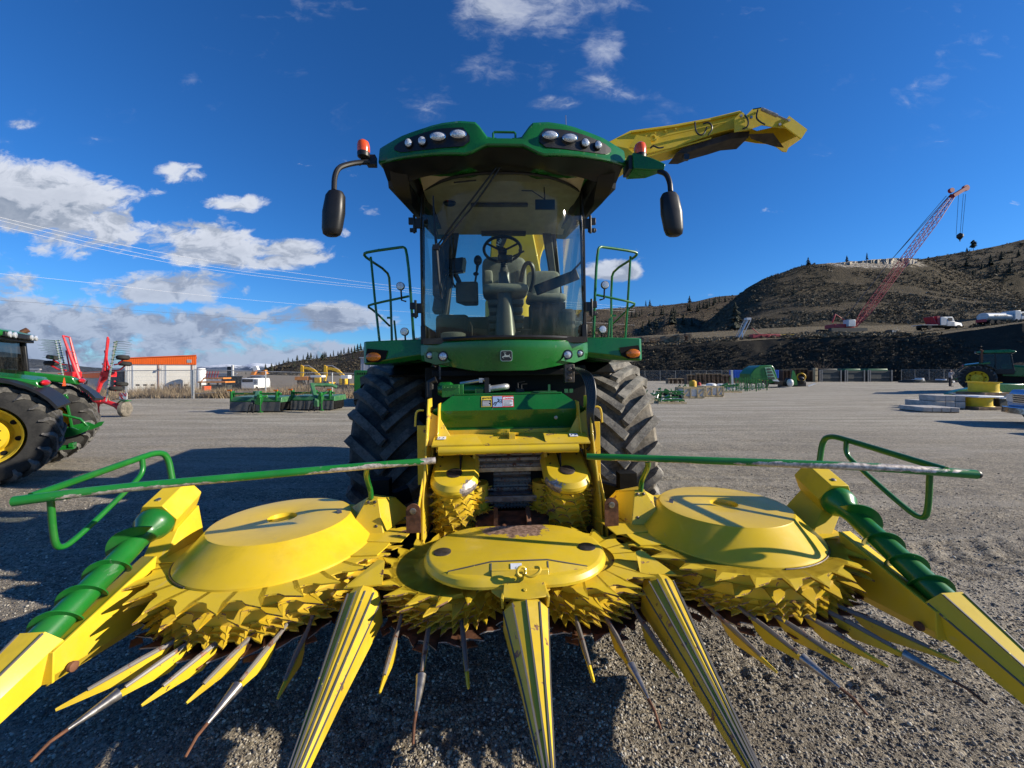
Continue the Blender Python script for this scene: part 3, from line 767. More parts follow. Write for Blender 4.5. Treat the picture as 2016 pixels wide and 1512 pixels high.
for i, px in enumerate([484, 500, 520, 543, 548, 558, 566, 574, 583, 596, 604, 611, 617, 623, 630, 637, 641, 648, 656, 663, 669, 676, 684, 691, 697, 703, 709, 714, 720, 728, 735]):
    x, y, z = hill_z('wooded_hill', px); put_tree(i % 3, x, y, z, random.uniform(3.2, 8) * (1.5 if px in (684, 709) else 1), LL, 'conifers on the left wooded hill')
for i in range(10):
    px = random.uniform(520, 730); x, y, z = hill_z('wooded_hill', px, random.uniform(.35, .6)); put_tree(i % 3, x, y, z, random.uniform(5, 9), LL, 'conifers on the left wooded hill')
LR = 'small dark conifer on the far ridge between harvester and scrub hill'
for i, (px, fr, h) in enumerate([(1270, None, 15), (1276, None, 17), (1357, None, 18), (1262, .55, 14), (1284, .5, 13), (1300, .5, 15), (1306, .5, 13), (1325, .5, 14), (1328, .48, 12), (1350, .5, 14), (1356, .5, 17), (1372, .48, 15), (1376, .5, 16), (1382, .5, 14), (1390, .5, 15), (1396, .55, 16), (1402, .55, 15), (1408, .6, 14), (1416, .6, 15), (1425, .6, 14), (1250, .5, 14), (1256, .5, 12), (1243, .5, 15)]):
    x, y, z = hill_z('far_ridge', px, fr); put_tree(i % 3, x, y, z, h * .95, LR, 'conifers on the far right ridge')
for i, (px, fr, h) in enumerate([(1262, .45, 9), (1275, .5, 8), (1320, .3, 12), (1328, .3, 10), (1345, .3, 9), (1290, .3, 8), (1360, .3, 8)]):
    x, y, z = hill_z('knoll', px, fr); put_tree(i % 3, x, y, z, h, 'dark conifer at the foot of the low brown knoll', 'conifers below the knoll')
x, y, z = hill_z('knoll', 1305, .1); put_tree(2, x, y - 80, z - 1, 13, 'big bushy dark conifer above the timber stacks', None)
x, y, z = hill_z('hill_ridge', 1915); put_tree(3, x, y, z, 15, 'lone round-topped pine on the right skyline', None)
x, y, z = hill_z('hill_ridge', 1902); put_tree(2, x, y, z, 6, 'little conifer beside the lone skyline pine', None)
for i, (px, fr) in enumerate([(1860, .5), (1880, .45), (1900, .5), (1930, .4), (1950, .45), (1970, .5), (1990, .4), (2005, .5), (1845, .4), (1875, .3), (1915, .3), (1960, .3), (1985, .25)]):
    x, y, z = hill_z('hill_ridge', px, fr); put_tree(i % 3, x, y, z, random.uniform(8, 14), 'dark conifer on the right-hand hill under the skyline pine', 'conifers on the right-hand hill')
for i, (px, fr) in enumerate([(1705, None), (1665, None), (1590, None), (1560, .5), (1850, .55)]):
    x, y, z = hill_z('scrub_hill', px, fr); put_tree(i % 3, x, y, z, random.uniform(4, 7), 'small scattered conifer on the scrub hill', 'conifers on the scrub hill')
# ================================================================ the forage harvester and its maize header
MM = Matrix.Translation((.11, 0, 0)) @ Matrix.Rotation(rad(2.6), 4, 'Z') @ Matrix.Rotation(rad(-0.9), 4, 'Y')
MMi = MM.inverted()
def UM(px, py, y=None, z=None):
    """machine coordinates of a photo pixel at machine depth y (or height z)"""
    R3 = MMi.to_3x3(); dd = R3 @ Vector(((px - 1008) / F, 1, (CY - py) / F)); o = MMi @ Vector((0, 0, HC))
    t_ = (y - o.y) / dd.y if y is not None else (z - o.z) / dd.z
    return o + dd * t_
set_frame(MM)
header = thing('maize_header', 'yellow rotary maize header with toothed drums and pointed dividers on the front of the harvester', 'harvester header', MM @ Matrix.Translation((0, 2.4, 0)))
set_frame(MM)

def toothed(mb, c, R, n, depth, th=.007, phase=0., hook=.35, sgn=1, Rin=None, m=0, ms=1, jit=0.0, droop=0.0, sub=True):
    """flat disc with swept saw teeth; the rim is a second material. Valleys are rounded."""
    pts = []
    for i in range(n):
        a0 = phase + 2 * PI * i / n; st = 2 * PI / n
        dp = depth * (1 + random.uniform(-jit, jit))
        seq = [(0.0, R - depth), (.20, R - depth), (.38, R - depth * .90), (.56, R - depth * .55), (.72 + hook * .5, R - depth + dp), (.76 + hook * .25, R - depth * .55), (.82, R - depth * .90)]
        for f, r in seq:
            a = a0 + sgn * f * st
            pts.append((r * math.cos(a), r * math.sin(a)))
    if sgn < 0: pts = pts[::-1]
    k = len(pts); o = len(mb.v)
    Rc = Rin if Rin else (R - depth) * .55
    vs = []
    for zz_, rr in ((0, 1), (th, 1)):
        for (x, y) in pts:
            r = math.hypot(x, y); dz = -droop * max(0, r - (R - depth)) / depth if droop else 0
            vs.append((c[0] + x, c[1] + y, c[2] + zz_ + dz))
    inner = []
    for zz_ in (0, th):
        for (x, y) in pts:
            r = math.hypot(x, y); inner.append((c[0] + x / r * Rc, c[1] + y / r * Rc, c[2] + zz_))
    mb.v.extend(vs + inner)
    for i in range(k):
        j = (i + 1) % k
        mb.f.append((o + k + i, o + k + j, o + 3 * k + j, o + 3 * k + i)); mb.mi.append(m)
        mb.f.append((o + j, o + i, o + 2 * k + i, o + 2 * k + j)); mb.mi.append(m)
        mb.f.append((o + i, o + j, o + k + j, o + k + i)); mb.mi.append(ms)

# ---- large rotors
TOP = .858
for sx in (-1, 1):
    c = Vector((sx * 1.385, 2.455, 0))
    hub = MB(); hub.lathe([(.45, .632), (.53, .634), (.56, .65), (.575, .74), (.575, .80), (.575, .852)], c, seg=64)
    rotor = hub.build('large_rotor', yellow_worn, header)
    tiers = [(TOP, .705, 26, .105, .0), (TOP - .060, .70, 26, .115, .12), (TOP - .125, .625, 46, .045, .05), (TOP - .155, .625, 50, .04, .3), (TOP - .185, .635, 52, .045, .1)]
    for i, (z, R, n, dp, ph) in enumerate(tiers):
        mb = MB(); toothed(mb, (c.x, c.y, z), R, n, dp, .008, ph, .55, -sx, Rin=.5, jit=.08, droop=.008 if i else 0.0)
        mb.build('tooth_ring', [yellow if i == 0 else yellow_worn, yellow_edge], rotor, angle=25)
    mb = MB(); toothed(mb, (c.x, c.y, .622), .65, 30, .05, .006, .1, .4, sx, Rin=.3, jit=.2)
    for k in range(18):
        a = 2 * PI * k / 18 + .1; e = Vector((math.cos(a), math.sin(a), 0)); t_ = Vector((-math.sin(a), math.cos(a), 0))
        p = Vector((c.x, c.y, .615)) + e * .63
        mb.poly([p - t_ * .03, p + t_ * .04, p + e * .05 + t_ * .045, p + e * .04 - t_ * .02], (0, 0, .006), m=0)
    mb.build('knife_disc', [rust, rust_silver], rotor, angle=25)
    # fixed lid
    lid = MB()
    seg = 96; lc = Vector((sx * 1.415, 2.525, 0)); bc = Vector((sx * 1.385, 2.455, 0))
    def ring(cx, cy, r, z, flat=None):
        out = []
        for q in range(seg):
            a = 2 * PI * q / seg; x, y = cx + r * math.cos(a), cy + r * math.sin(a)
            out.append(Vector((x, y, z)))
        return out
    rr = [ring(bc.x, bc.y, .520, .866), ring(bc.x, bc.y, .518, .876), ring(bc.x, bc.y, .512, .881), ring(bc.x, bc.y, .502, .889), ring(lc.x, lc.y, .398, .992), ring(lc.x, lc.y, .392, .9985), ring(lc.x, lc.y, .380, 1.000),
          ring(lc.x + sx * .02, lc.y + .02, .090, 1.000), ring(lc.x + sx * .02, lc.y + .02, .083, .998), ring(lc.x + sx * .02, lc.y + .02, .078, .975), ring(lc.x + sx * .02, lc.y + .02, .001, .972)]
    lid.rings(rr, cap=False)
    
    lo = lid.build('rotor_lid', yellow_lid, rotor, angle=28)
    # worn dark seam along the foot of the lid
    sm = MB()
    pts = []
    for q in range(41):
        a = rad(185 + 60 * q / 40) if sx < 0 else rad(270 + 70 * q / 40)
        pts.append((bc.x + .523 * math.cos(a), bc.y + .523 * math.sin(a), .870))
    sm.tube(pts, [.0045] * 41, 6); sm.build('lid_edge_wear', steel_dark, lo)
    # rear deck plate
    dk = MB()
    pts = []
    for q in range(25):
        a = rad(-18 + 216 * q / 24) if sx > 0 else rad(-18 + 216 * q / 24)
        r = .66 + (.04 if 60 < -18 + 216 * q / 24 < 120 else 0)
        pts.append((c.x + r * math.cos(a), c.y + r * math.sin(a), .868))
    dk.poly([Vector(p) for p in pts], (0, 0, .006))
    dk.poly([(sx * 1.93, 2.40, .84), (sx * 2.0, 2.5, .84), (sx * 1.96, 3.0, .84), (sx * 1.5, 3.25, .84), (sx * .95, 3.15, .84), (sx * .72, 2.85, .84)], (0, 0, -.02))
    dk.build('rear_deck', yellow, header)
    # bracket with steel edge between lid and feeder
    bk = MB()
    p0 = Vector((sx * .86, 2.62, .875)); 
    bk.poly([(sx * 1.03, 2.52, .88), (sx * .80, 2.52, .88), (sx * .86, 2.62, 1.075), (sx * .93, 2.62, 1.075)], (0, .006, 0))
    bk.poly([(sx * .80, 2.52, .88), (sx * .86, 2.62, 1.075), (sx * .80, 2.86, 1.0), (sx * .70, 2.9, .88)], (sx * .006, 0, 0))
    bk.poly([(sx * 1.03, 2.52, .88), (sx * .93, 2.62, 1.075), (sx * 1.0, 2.95, 1.0), (sx * 1.2, 3.0, .88)], (0, .004, -.006))
    bk.poly([(sx * .93, 2.625, 1.075), (sx * .86, 2.625, 1.075), (sx * .80, 2.86, 1.0), (sx * 1.0, 2.95, 1.0)], (0, 0, .005))
    bk.poly([(sx * .66, 2.40, .872), (sx * 1.02, 2.44, .876), (sx * 1.03, 2.54, .882), (sx * .78, 2.56, .882), (sx * .60, 2.7, .872)], (0, 0, .006))
    b_ = bk.build('deck_bracket', yellow_worn, header, bevel=.003)
    st = MB(); st.poly([(sx * 1.045, 2.50, .925), (sx * .955, 2.40, .883), (sx * .945, 2.42, .91), (sx * 1.04, 2.535, .985)], (-sx * .008, -.008, .004)); st.poly([(sx * 1.1, 2.62, 1.01), (sx * .955, 2.40, .90), (sx * .975, 2.385, .90), (sx * 1.12, 2.60, 1.01)], (0, 0, .006))
    st.build('wear_strip', steel, b_)
    for (x, y, z) in ((.875, 2.612, 1.055), (.915, 2.612, 1.055), (.85, 2.55, .92), (.98, 2.53, .92), (.92, 2.53, .90)):
        bo = MB(); bo.lathe([(.011, 0), (.011, .010), (.006, .013)], (sx * x, y, z), (0, -1, .3), 6); bo.build('bolt', steel_dark, b_, angle=20)

# ---- small centre rotors under the oval plate
plate_c = Vector((.02, 2.19, 0))
for sx in (-1, 1):
    c = Vector((.02 + sx * .36, 2.21, 0))
    hub = MB(); hub.lathe([(.20, .632), (.25, .634), (.27, .66), (.275, .83)], c, seg=48)
    rotor = hub.build('small_rotor', yellow_worn, header)
    for i, (z, R, n, dp, ph) in enumerate([(.826 + .010 * (sx > 0), .42, 18, .095, .1), (.775, .40, 18, .095, .28), (.72, .335, 30, .045, .0), (.69, .34, 34, .04, .2), (.665, .35, 38, .04, .2)]):
        mb = MB(); toothed(mb, (c.x, c.y, z), R, n, dp, .008, ph, .45, sx, Rin=.2, jit=.1, droop=.008 if i else 0)
        mb.build('tooth_ring', [yellow_worn if i else yellow, yellow_edge], rotor, angle=25)
    mb = MB(); toothed(mb, (c.x, c.y, .622), .39, 22, .045, .006, .1, .4, -sx, Rin=.1, jit=.2)
    for k in range(10):
        a = 2 * PI * k / 10; e = Vector((math.cos(a), math.sin(a), 0)); t_ = Vector((-math.sin(a), math.cos(a), 0))
        p = Vector((c.x, c.y, .615)) + e * .36
        mb.poly([p - t_ * .03, p + t_ * .03, p + e * .045 + t_ * .04, p + e * .035 - t_ * .02], (0, 0, .006), m=0)
    mb.build('knife_disc', [rust, rust_silver], rotor, angle=25)
def stadium(hx, r, z, n=20, c=plate_c, ry=None):
    ry = ry or r
    pts = []
    for q in range(n + 1):
        a = -PI / 2 + PI * q / n; pts.append((c.x + hx - r + r * math.cos(a) * 1.0, c.y + ry * math.sin(a), z))
    for q in range(n + 1):
        a = PI / 2 + PI * q / n; pts.append((c.x - hx + r + r * math.cos(a), c.y + ry * math.sin(a), z))
    return [Vector(p) for p in pts]
yellow_plate = paint('oval_plate_paint', YEL, .36, .2, dust=.12, var=.08, wear=.08, wscale=9, wcol=(.2, .12, .08),
                     spots=[((.05, .06, .9), (.19, .12, .2), 1.0)])
pl = MB(); pl.rings([stadium(.50, .335, .872, ry=.34), stadium(.50, .335, .885, ry=.34), stadium(.488, .323, .905, ry=.327), stadium(.475, .31, .912, ry=.316), stadium(.468, .305, .914, ry=.311)], cap=True)
plate = pl.build('oval_cover_plate', yellow_plate, header, angle=25)
for sx in (-1, 1):
    dt = MB(); dt.lathe([(.048, .914), (.048, .918), (.040, .921), (.001, .922)], (.02 + sx * .40, 2.165, 0), seg=32); dt.build('hub_cap', steel_dark, plate)
rg = MB()
zr = .915
rg.rings([[Vector((-.325, 1.95, zr)), Vector((-.325, 1.93, zr - .004)), Vector((-.32, 1.94, zr + .004))],
          [Vector((-.11, 1.97, zr - .003)), Vector((-.11, 1.872, .885)), Vector((-.11, 1.935, zr + .042))],
          [Vector((.17, 1.97, zr - .003)), Vector((.17, 1.872, .885)), Vector((.17, 1.935, zr + .042))],
          [Vector((.37, 1.95, zr)), Vector((.37, 1.93, zr - .004)), Vector((.365, 1.94, zr + .004))]], cap=True)
rg.build('front_ridge', yellow_worn, plate, angle=20)
nk = MB(); nk.poly([(-.11, 1.9, .935), (.17, 1.9, .935), (.17, 1.85, .86), (.10, 1.82, .83), (-.05, 1.82, .83), (-.11, 1.85, .86)], (0, .02, 0))
nk.build('nose_plate', yellow_worn, plate, bevel=.003)
stk = MB(); stk.poly([(-.015, 1.895, .915), (.04, 1.895, .915), (.04, 1.929, .954), (-.015, 1.929, .954)], (0, -.001, .001)); so_ = stk.build('number_sticker', sticker_white, plate)
nt = MB(); text_mb(nt, '5', (.012, 1.912, .9365), (1, 0, 0), (0, .72, .69), .014, z=.002); nt.build('number', ink, so_)
hk = MB()
hk.tube([(.045, 1.86, .93), (.02, 1.845, .935), (.01, 1.85, .955), (.03, 1.865, .97), (.055, 1.865, .96), (.05, 1.85, .935), (.08, 1.84, .93), (.12, 1.85, .945), (.125, 1.87, .96), (.10, 1.88, .955)], .0075, 8, smooth=2)
hk.build('locking_hook', yellow_worn, plate)

# ---- crop dividers
def divider(name, p_top, p_tip, w0, h0, w1=.03, h1=.03, lean=0.0, ribs=(-.33, 0, .33), neck=True):
    """long tapering sheet-metal snout: wide hood at the top, pointed at the tip, with worn ridges"""
    p0, p1 = Vector(p_top), Vector(p_tip); ax = (p1 - p0).normalized()
    sd = ax.cross(Vector((0, 0, 1))).normalized() * -1; up = ax.cross(sd) * -1
    if up.z < 0: up = -up
    if sd.x < 0: sd = -sd
    def sec(t_, w, h):
        p = p0.lerp(p1, t_) + sd * lean * (1 - t_) * 0
        prof = [(-.5, -.75), (-.5, -.10), (-.30, .16), (0, .24), (.30, .16), (.5, -.10), (.5, -.75)]
        return [p + sd * (a * w) + up * (b * h) for a, b in prof]
    mb = MB()
    L = [(0, w0 * .78, h0 * .8), (.05, w0, h0), (.5, w0 * .52, h0 * .52), (.9, w0 * .15, h0 * .17), (1, w0 * .04, h0 * .05)]
    mb.rings([sec(*l) for l in L])
    o = mb.build(name, yellow_worn, header, angle=12)
    rb = MB()
    for f in ribs:
        pts = []
        for t_, w, h in L[1:]:
            p = p0.lerp(p1, t_); zf = .24 - abs(f) * .27
            pts.append(p + sd * (f * w) + up * (zf * h + .0015))
        for a, b in zip(pts[:-1], pts[1:]): rb.bar(a, b, .007, .006, up)
    for e in (-.5, .5):
        pts = [p0.lerp(p1, t_) + sd * (e * w) + up * (-.10 * h) for t_, w, h in L[1:]]
        for a, b in zip(pts[:-1], pts[1:]): rb.bar(a, b, .006, .006, up)
    rb.build('worn_ridge', ridge_steel, o)
    return o
cd = divider('centre_divider', (.045, 1.80, .845), (.072, 1.10, .625), .205, .17, .04, .05, ribs=(-.30, 0, .30))
hd = MB(); hd.poly([(-.05, 1.84, .90), (.14, 1.84, .90), (.15, 1.78, .868), (.045, 1.755, .872), (-.058, 1.78, .868)], (0, 0, .006)); hd.bar((-.045, 1.86, .87), (-.06, 1.78, .845), .012, .06); hd.bar((.135, 1.86, .87), (.15, 1.78, .845), .012, .06)
hd.lathe([(.009, 0), (.009, .004), (.001, .004)], (.045, 1.80, .893), (0, -.4, 1), 12)
hd.build('divider_mount', yellow_worn, cd, bevel=.002)
for sx in (-1, 1):
    d_ = divider('crop_divider', (sx * .755, 2.02, .80), (sx * .745, 1.08, .555), .185, .20, .045, .05, ribs=(-.34, -.12, .12, .34))
    tb = MB(); tb.poly([(sx * .66, 2.0, .84), (sx * .85, 2.0, .83), (sx * .72, 2.14, .90), (sx * .68, 2.12, .90)], (0, 0, -.008)); tb.build('divider_mount', yellow_worn, d_)

# ---- gathering fingers: (tip x, long?)
rod_steel = paint('finger_rod_steel', (.17, .155, .14), .42, 0, dust=.05, wear=.42, wcol=(.10, .045, .025), wscale=24)
fin = [(-1.80, 0, -1.50), (-1.66, 1, -1.44), (-1.48, 0, -1.33), (-1.31, 0, -1.22), (-1.165, 1, -1.10), (-.96, 0, -1.0),
       (-.56, 0, -.56), (-.40, 1, -.42), (-.205, 0, -.27), (.31, 0, .30), (.50, 1, .44), (.665, 0, .60),
       (1.09, 0, .98), (1.28, 1, 1.12), (1.42, 0, 1.24), (1.58, 0, 1.38), (1.76, 1, 1.50), (1.90, 0, 1.60)]
for tx, lg, rx in fin:
    y_t = 1.60
    tip = Vector((tx, y_t, .615)); side = 1 if tx > 0 else -1
    cx = side * (1.43 if abs(tx) > .9 else .345)
    # from the rotor's edge, bending down, then the blade
    root = Vector((rx, 1.98 + .02 * abs(tx - cx), .70)); knee = Vector((rx + (tx - rx) * .30, 1.88, .665))
    if abs(tx) > .9: out = (tip - knee)
    if lg: tip = Vector((tx - (tx - rx) * .12, 1.60, .62))
    ax = (tip - knee).normalized(); sd = ax.cross(Vector((0, 0, 1))).normalized(); up = sd.cross(ax)
    if up.z < 0: up = -up
    tw = random.uniform(-.15, .15) + side * .1
    sdr = sd * math.cos(tw) + up * math.sin(tw); upr = up * math.cos(tw) - sd * math.sin(tw)
    mb = MB(); L = (tip - knee).length
    def fs(t_, w, h, dn):
        p = knee + ax * (t_ * L)
        return [p + sdr * -w * .5, p + upr * h * .5, p + sdr * w * .5, p - upr * dn]
    mb.rings([fs(0, .014, .02, .01), fs(.12, .022, .012, .040), fs(.30, .022, .010, .058), fs(.6, .020, .010, .034), fs(.95, .014, .012, .010), fs(1, .010, .010, .006)])
    fo = mb.build('gathering_finger', finger_paint, header, angle=20)
    a = MB(); a.tube([root, knee + (root - knee) * .3, knee + upr * .004, knee + ax * L * .3 + upr * .008, knee + ax * L * .75 + upr * .007], [.009, .010, .012, .012, .008], 8); a.build('finger_rod', rod_steel, fo)
    if lg:
        c_ = MB(); e = tip + ax * .0
        c_.lathe([(.006, 0), (.024, .004), (.021, .02), (.008, .14), (.007, .15)], tip - ax * .06, ax, 12); c_.build('steel_cap', steel, fo)
        w_ = MB(); b0 = tip + ax * .085; b1 = b0 + ax * .10 + Vector((side * -.004, 0, -.018)); w_.tube([b0, b0 + ax * .05, b1], [.0065, .006, .005], 8); w_.build('rod_tip', rust, fo)

# ---- outer dividers with augers
for sx in (-1, 1):
    A0 = Vector((sx * 2.045, 2.36, 1.065)); A1 = Vector((sx * 1.995, 1.70, .795)); ax = (A1 - A0).normalized()
    gb = MB()
    # hexagonal sheet-metal housing along the auger's axis
    a = ax.cross(Vector((0, 0, 1))).normalized(); b = a.cross(ax)
    B0 = A0 - ax * .25; rs = []
    for t_, k in ((0, .93), (.03, 1), (.20, 1), (.245, 1)):
        p = B0 + ax * t_
        rs.append([p + (a * math.cos(PI / 3 * q) * .105 + b * math.sin(PI / 3 * q) * .118) * k for q in range(6)])
    gb.rings(rs)
    gb.poly([A0 - ax * .02 + b * -.08 - a * .08, A0 - ax * .22 - b * .08 - a * .08, Vector((sx * 1.95, 2.6, .86)), Vector((sx * 1.96, 2.3, .86))], a * .12)
    go_ = gb.build('gearbox_housing', yellow, header, angle=20, bevel=.004)
    bo = MB(); bo.lathe([(.014, 0), (.014, .008), (.006, .012)], A0 - ax * .06 + b * .100, b, 6); bo.build('bolt', steel, go_)
    au = MB(); Lx = (A1 - A0).length
    au.lathe([(.05, -.02), (.088, -.012), (.093, .02), (.086, .055), (.062, .085), (.054, .11), (.0500, .16), (.053, .20), (.055, Lx - .03), (.048, Lx - .004)], A0, ax, 40)
    ao = au.build('auger_tube', green_bright, header, angle=40)
    fl = MB()
    n = 132; prev = None; t0, t1 = .14, Lx - .03; turns = 3.7
    rs = []
    for i in range(n):
        t_ = i / (n - 1); s = t0 + (t1 - t0) * (t_ ** 1.0); th = sx * (2 * PI * turns * (t_ ** 1.25)) + (0.6 if sx > 0 else 2.4)
        if t_ < .25: hgt = .055 * (1 - t_ / .25) + .018
        else: hgt = .024
        rad_ = a * math.cos(th) + b * math.sin(th); p = A0 + ax * s
        rs.append([p + rad_ * .050 - ax * .003, p + rad_ * (.055 + hgt) - ax * .003, p + rad_ * (.055 + hgt) + ax * .003, p + rad_ * .050 + ax * .003])
    fl.rings(rs); fl.build('auger_flighting', green_bright, ao, angle=50)
    # divider body: inner sheet, shelf under the auger, lower bevel
    bd = MB()
    T0 = Vector((sx * 1.93, 2.22, .925)); T1 = Vector((sx * 1.885, 1.68, .79)); 
    Bq0 = Vector((sx * 1.94, 2.18, .62)); Bq1 = Vector((sx * 1.88, 1.67, .70))
    bd.poly([T0, T1, Bq1, Bq0], (sx * .012, 0, 0))
    bd.poly([T0, T1, T1 + Vector((sx * .13, 0, -.05)), T0 + Vector((sx * .12, .05, -.02))], (0, 0, -.01))
    bd.poly([Bq0 + Vector((0, 0, .0)), Bq1, Bq1 + Vector((sx * .05, .02, -.06)), Bq0 + Vector((sx * .05, .02, -.06))], (sx * .008, 0, 0))
    bd.poly([T1 + Vector((0, -.006, 0)), T1 + Vector((sx * .17, -.006, -.02)), Bq1 + Vector((sx * .16, -.006, -.05)), Bq1 + Vector((0, -.006, -.03))], (0, .01, 0))
    bo_ = bd.build('divider_body', yellow, header, bevel=.002)
    pv = MB(); pv.lathe([(.02, 0), (.02, .014), (.008, .02)], Bq1 + Vector((-sx * .005, .06, -.01)), (-sx, 0, 0), 16); pv.build('pivot_bolt', rust, bo_)
    # snout
    S0 = A1 + ax * -.03 + Vector((-sx * .01, 0, -.01)); S1 = Vector((sx * 2.04, 1.02, .44)); axs = (S1 - S0).normalized(); s_ = Vector((1, 0, 0)); u_ = s_.cross(axs)
    if u_.z < 0: u_ = -u_
    sn = MB()
    def sec(t_, w, h):
        p = S0.lerp(S1, t_)
        return [p + s_ * (q[0] * w) + u_ * (q[1] * h) for q in ((-.5, -.62), (-.56, .06), (-.30, .44), (.30, .46), (.56, .10), (.5, -.62))]
    sn.rings([sec(0, .165, .16), sec(.5, .098, .11), sec(.92, .05, .06), sec(1, .02, .02)])
    sno = sn.build('divider_snout', yellow, header, angle=15)
    rb = MB()
    for q in ((-.30, .44), (.30, .46), (-.56, .06)):
        pts = [S0.lerp(S1, t_) + s_ * (q[0] * w) + u_ * (q[1] * h + .001) for t_, w, h in ((0.01, .165, .16), (.5, .098, .11), (.92, .05, .06))]
        for p, q2 in zip(pts[:-1], pts[1:]): rb.bar(p, q2, .007, .006, u_)
    rb.build('worn_ridge', ridge_steel, sno)

# ---- push bars with side guards
bar_mat = paint('worn_bar_paint', (0.010, 0.185, 0.024), .33, .3, dust=.05, var=.15, wcol=(.30, .26, .22), wscale=30, wmetal=.4, stretch=(.15, 1, 1),
                spots=[((-1.62, -.50, 1.36), (.42, .3, .019), 1), ((-.80, -.2, 1.376), (.30, .3, .02), 1), ((1.75, -.50, 1.378), (.55, .3, .018), 1), ((.7, -.2, 1.36), (.4, .4, .016), 1), ((-.45, -.1, 1.38), (.06, .2, .05), 1)])
for sx in (-1, 1):
    P = [Vector((sx * (.43 if sx < 0 else .46), 2.30, 1.388)), Vector((sx * .9, 2.18, 1.388)), Vector((sx * 1.5, 2.02, 1.384)), Vector((sx * 1.9, 1.93, 1.376)), Vector((sx * (2.22 if sx < 0 else 2.30), 1.84, 1.358 if sx < 0 else 1.352))]
    mb = MB(); mb.tube(P, [.019, .020, .0215, .0215, .0225], 16, smooth=1)
    pb = mb.build('push_bar', bar_mat, header)
    if sx > 0:
        cp = MB(); cp.ball(P[-1] + Vector((.004, 0, 0)), .021, 14, 8); cp.build('end_cap', black, pb)
    s = MB()
    s.tube([(sx * .79, 2.21, 1.378), (sx * .83, 2.30, 1.32), (sx * .90, 2.56, 1.19), (sx * .905, 2.615, 1.14), (sx * .905, 2.63, 1.07)], .0165, 12, smooth=2)
    s.build('bar_support', green_bright, pb)
    gd = MB()
    Ztop = 1.47
    gd.tube([(sx * 2.17, 1.86, 1.372), (sx * 2.17, 2.0, 1.385), (sx * 2.17, 2.40, 1.425), (sx * 2.165, 2.52, 1.435), (sx * 2.155, 2.58, 1.40), (sx * 2.13, 2.58, 1.25), (sx * 2.10, 2.58, 1.02)], .0175, 12, smooth=2)
    gd.tube([(sx * 2.13, 1.90, 1.355), (sx * 2.13, 1.91, 1.16), (sx * 2.13, 1.93, 1.10), (sx * 2.13, 2.00, 1.11), (sx * 2.14, 2.32, 1.29), (sx * 2.15, 2.40, 1.34), (sx * 2.155, 2.40, 1.42)], .0135, 12, smooth=2)
    gd.build('side_guard', green_bright, pb)
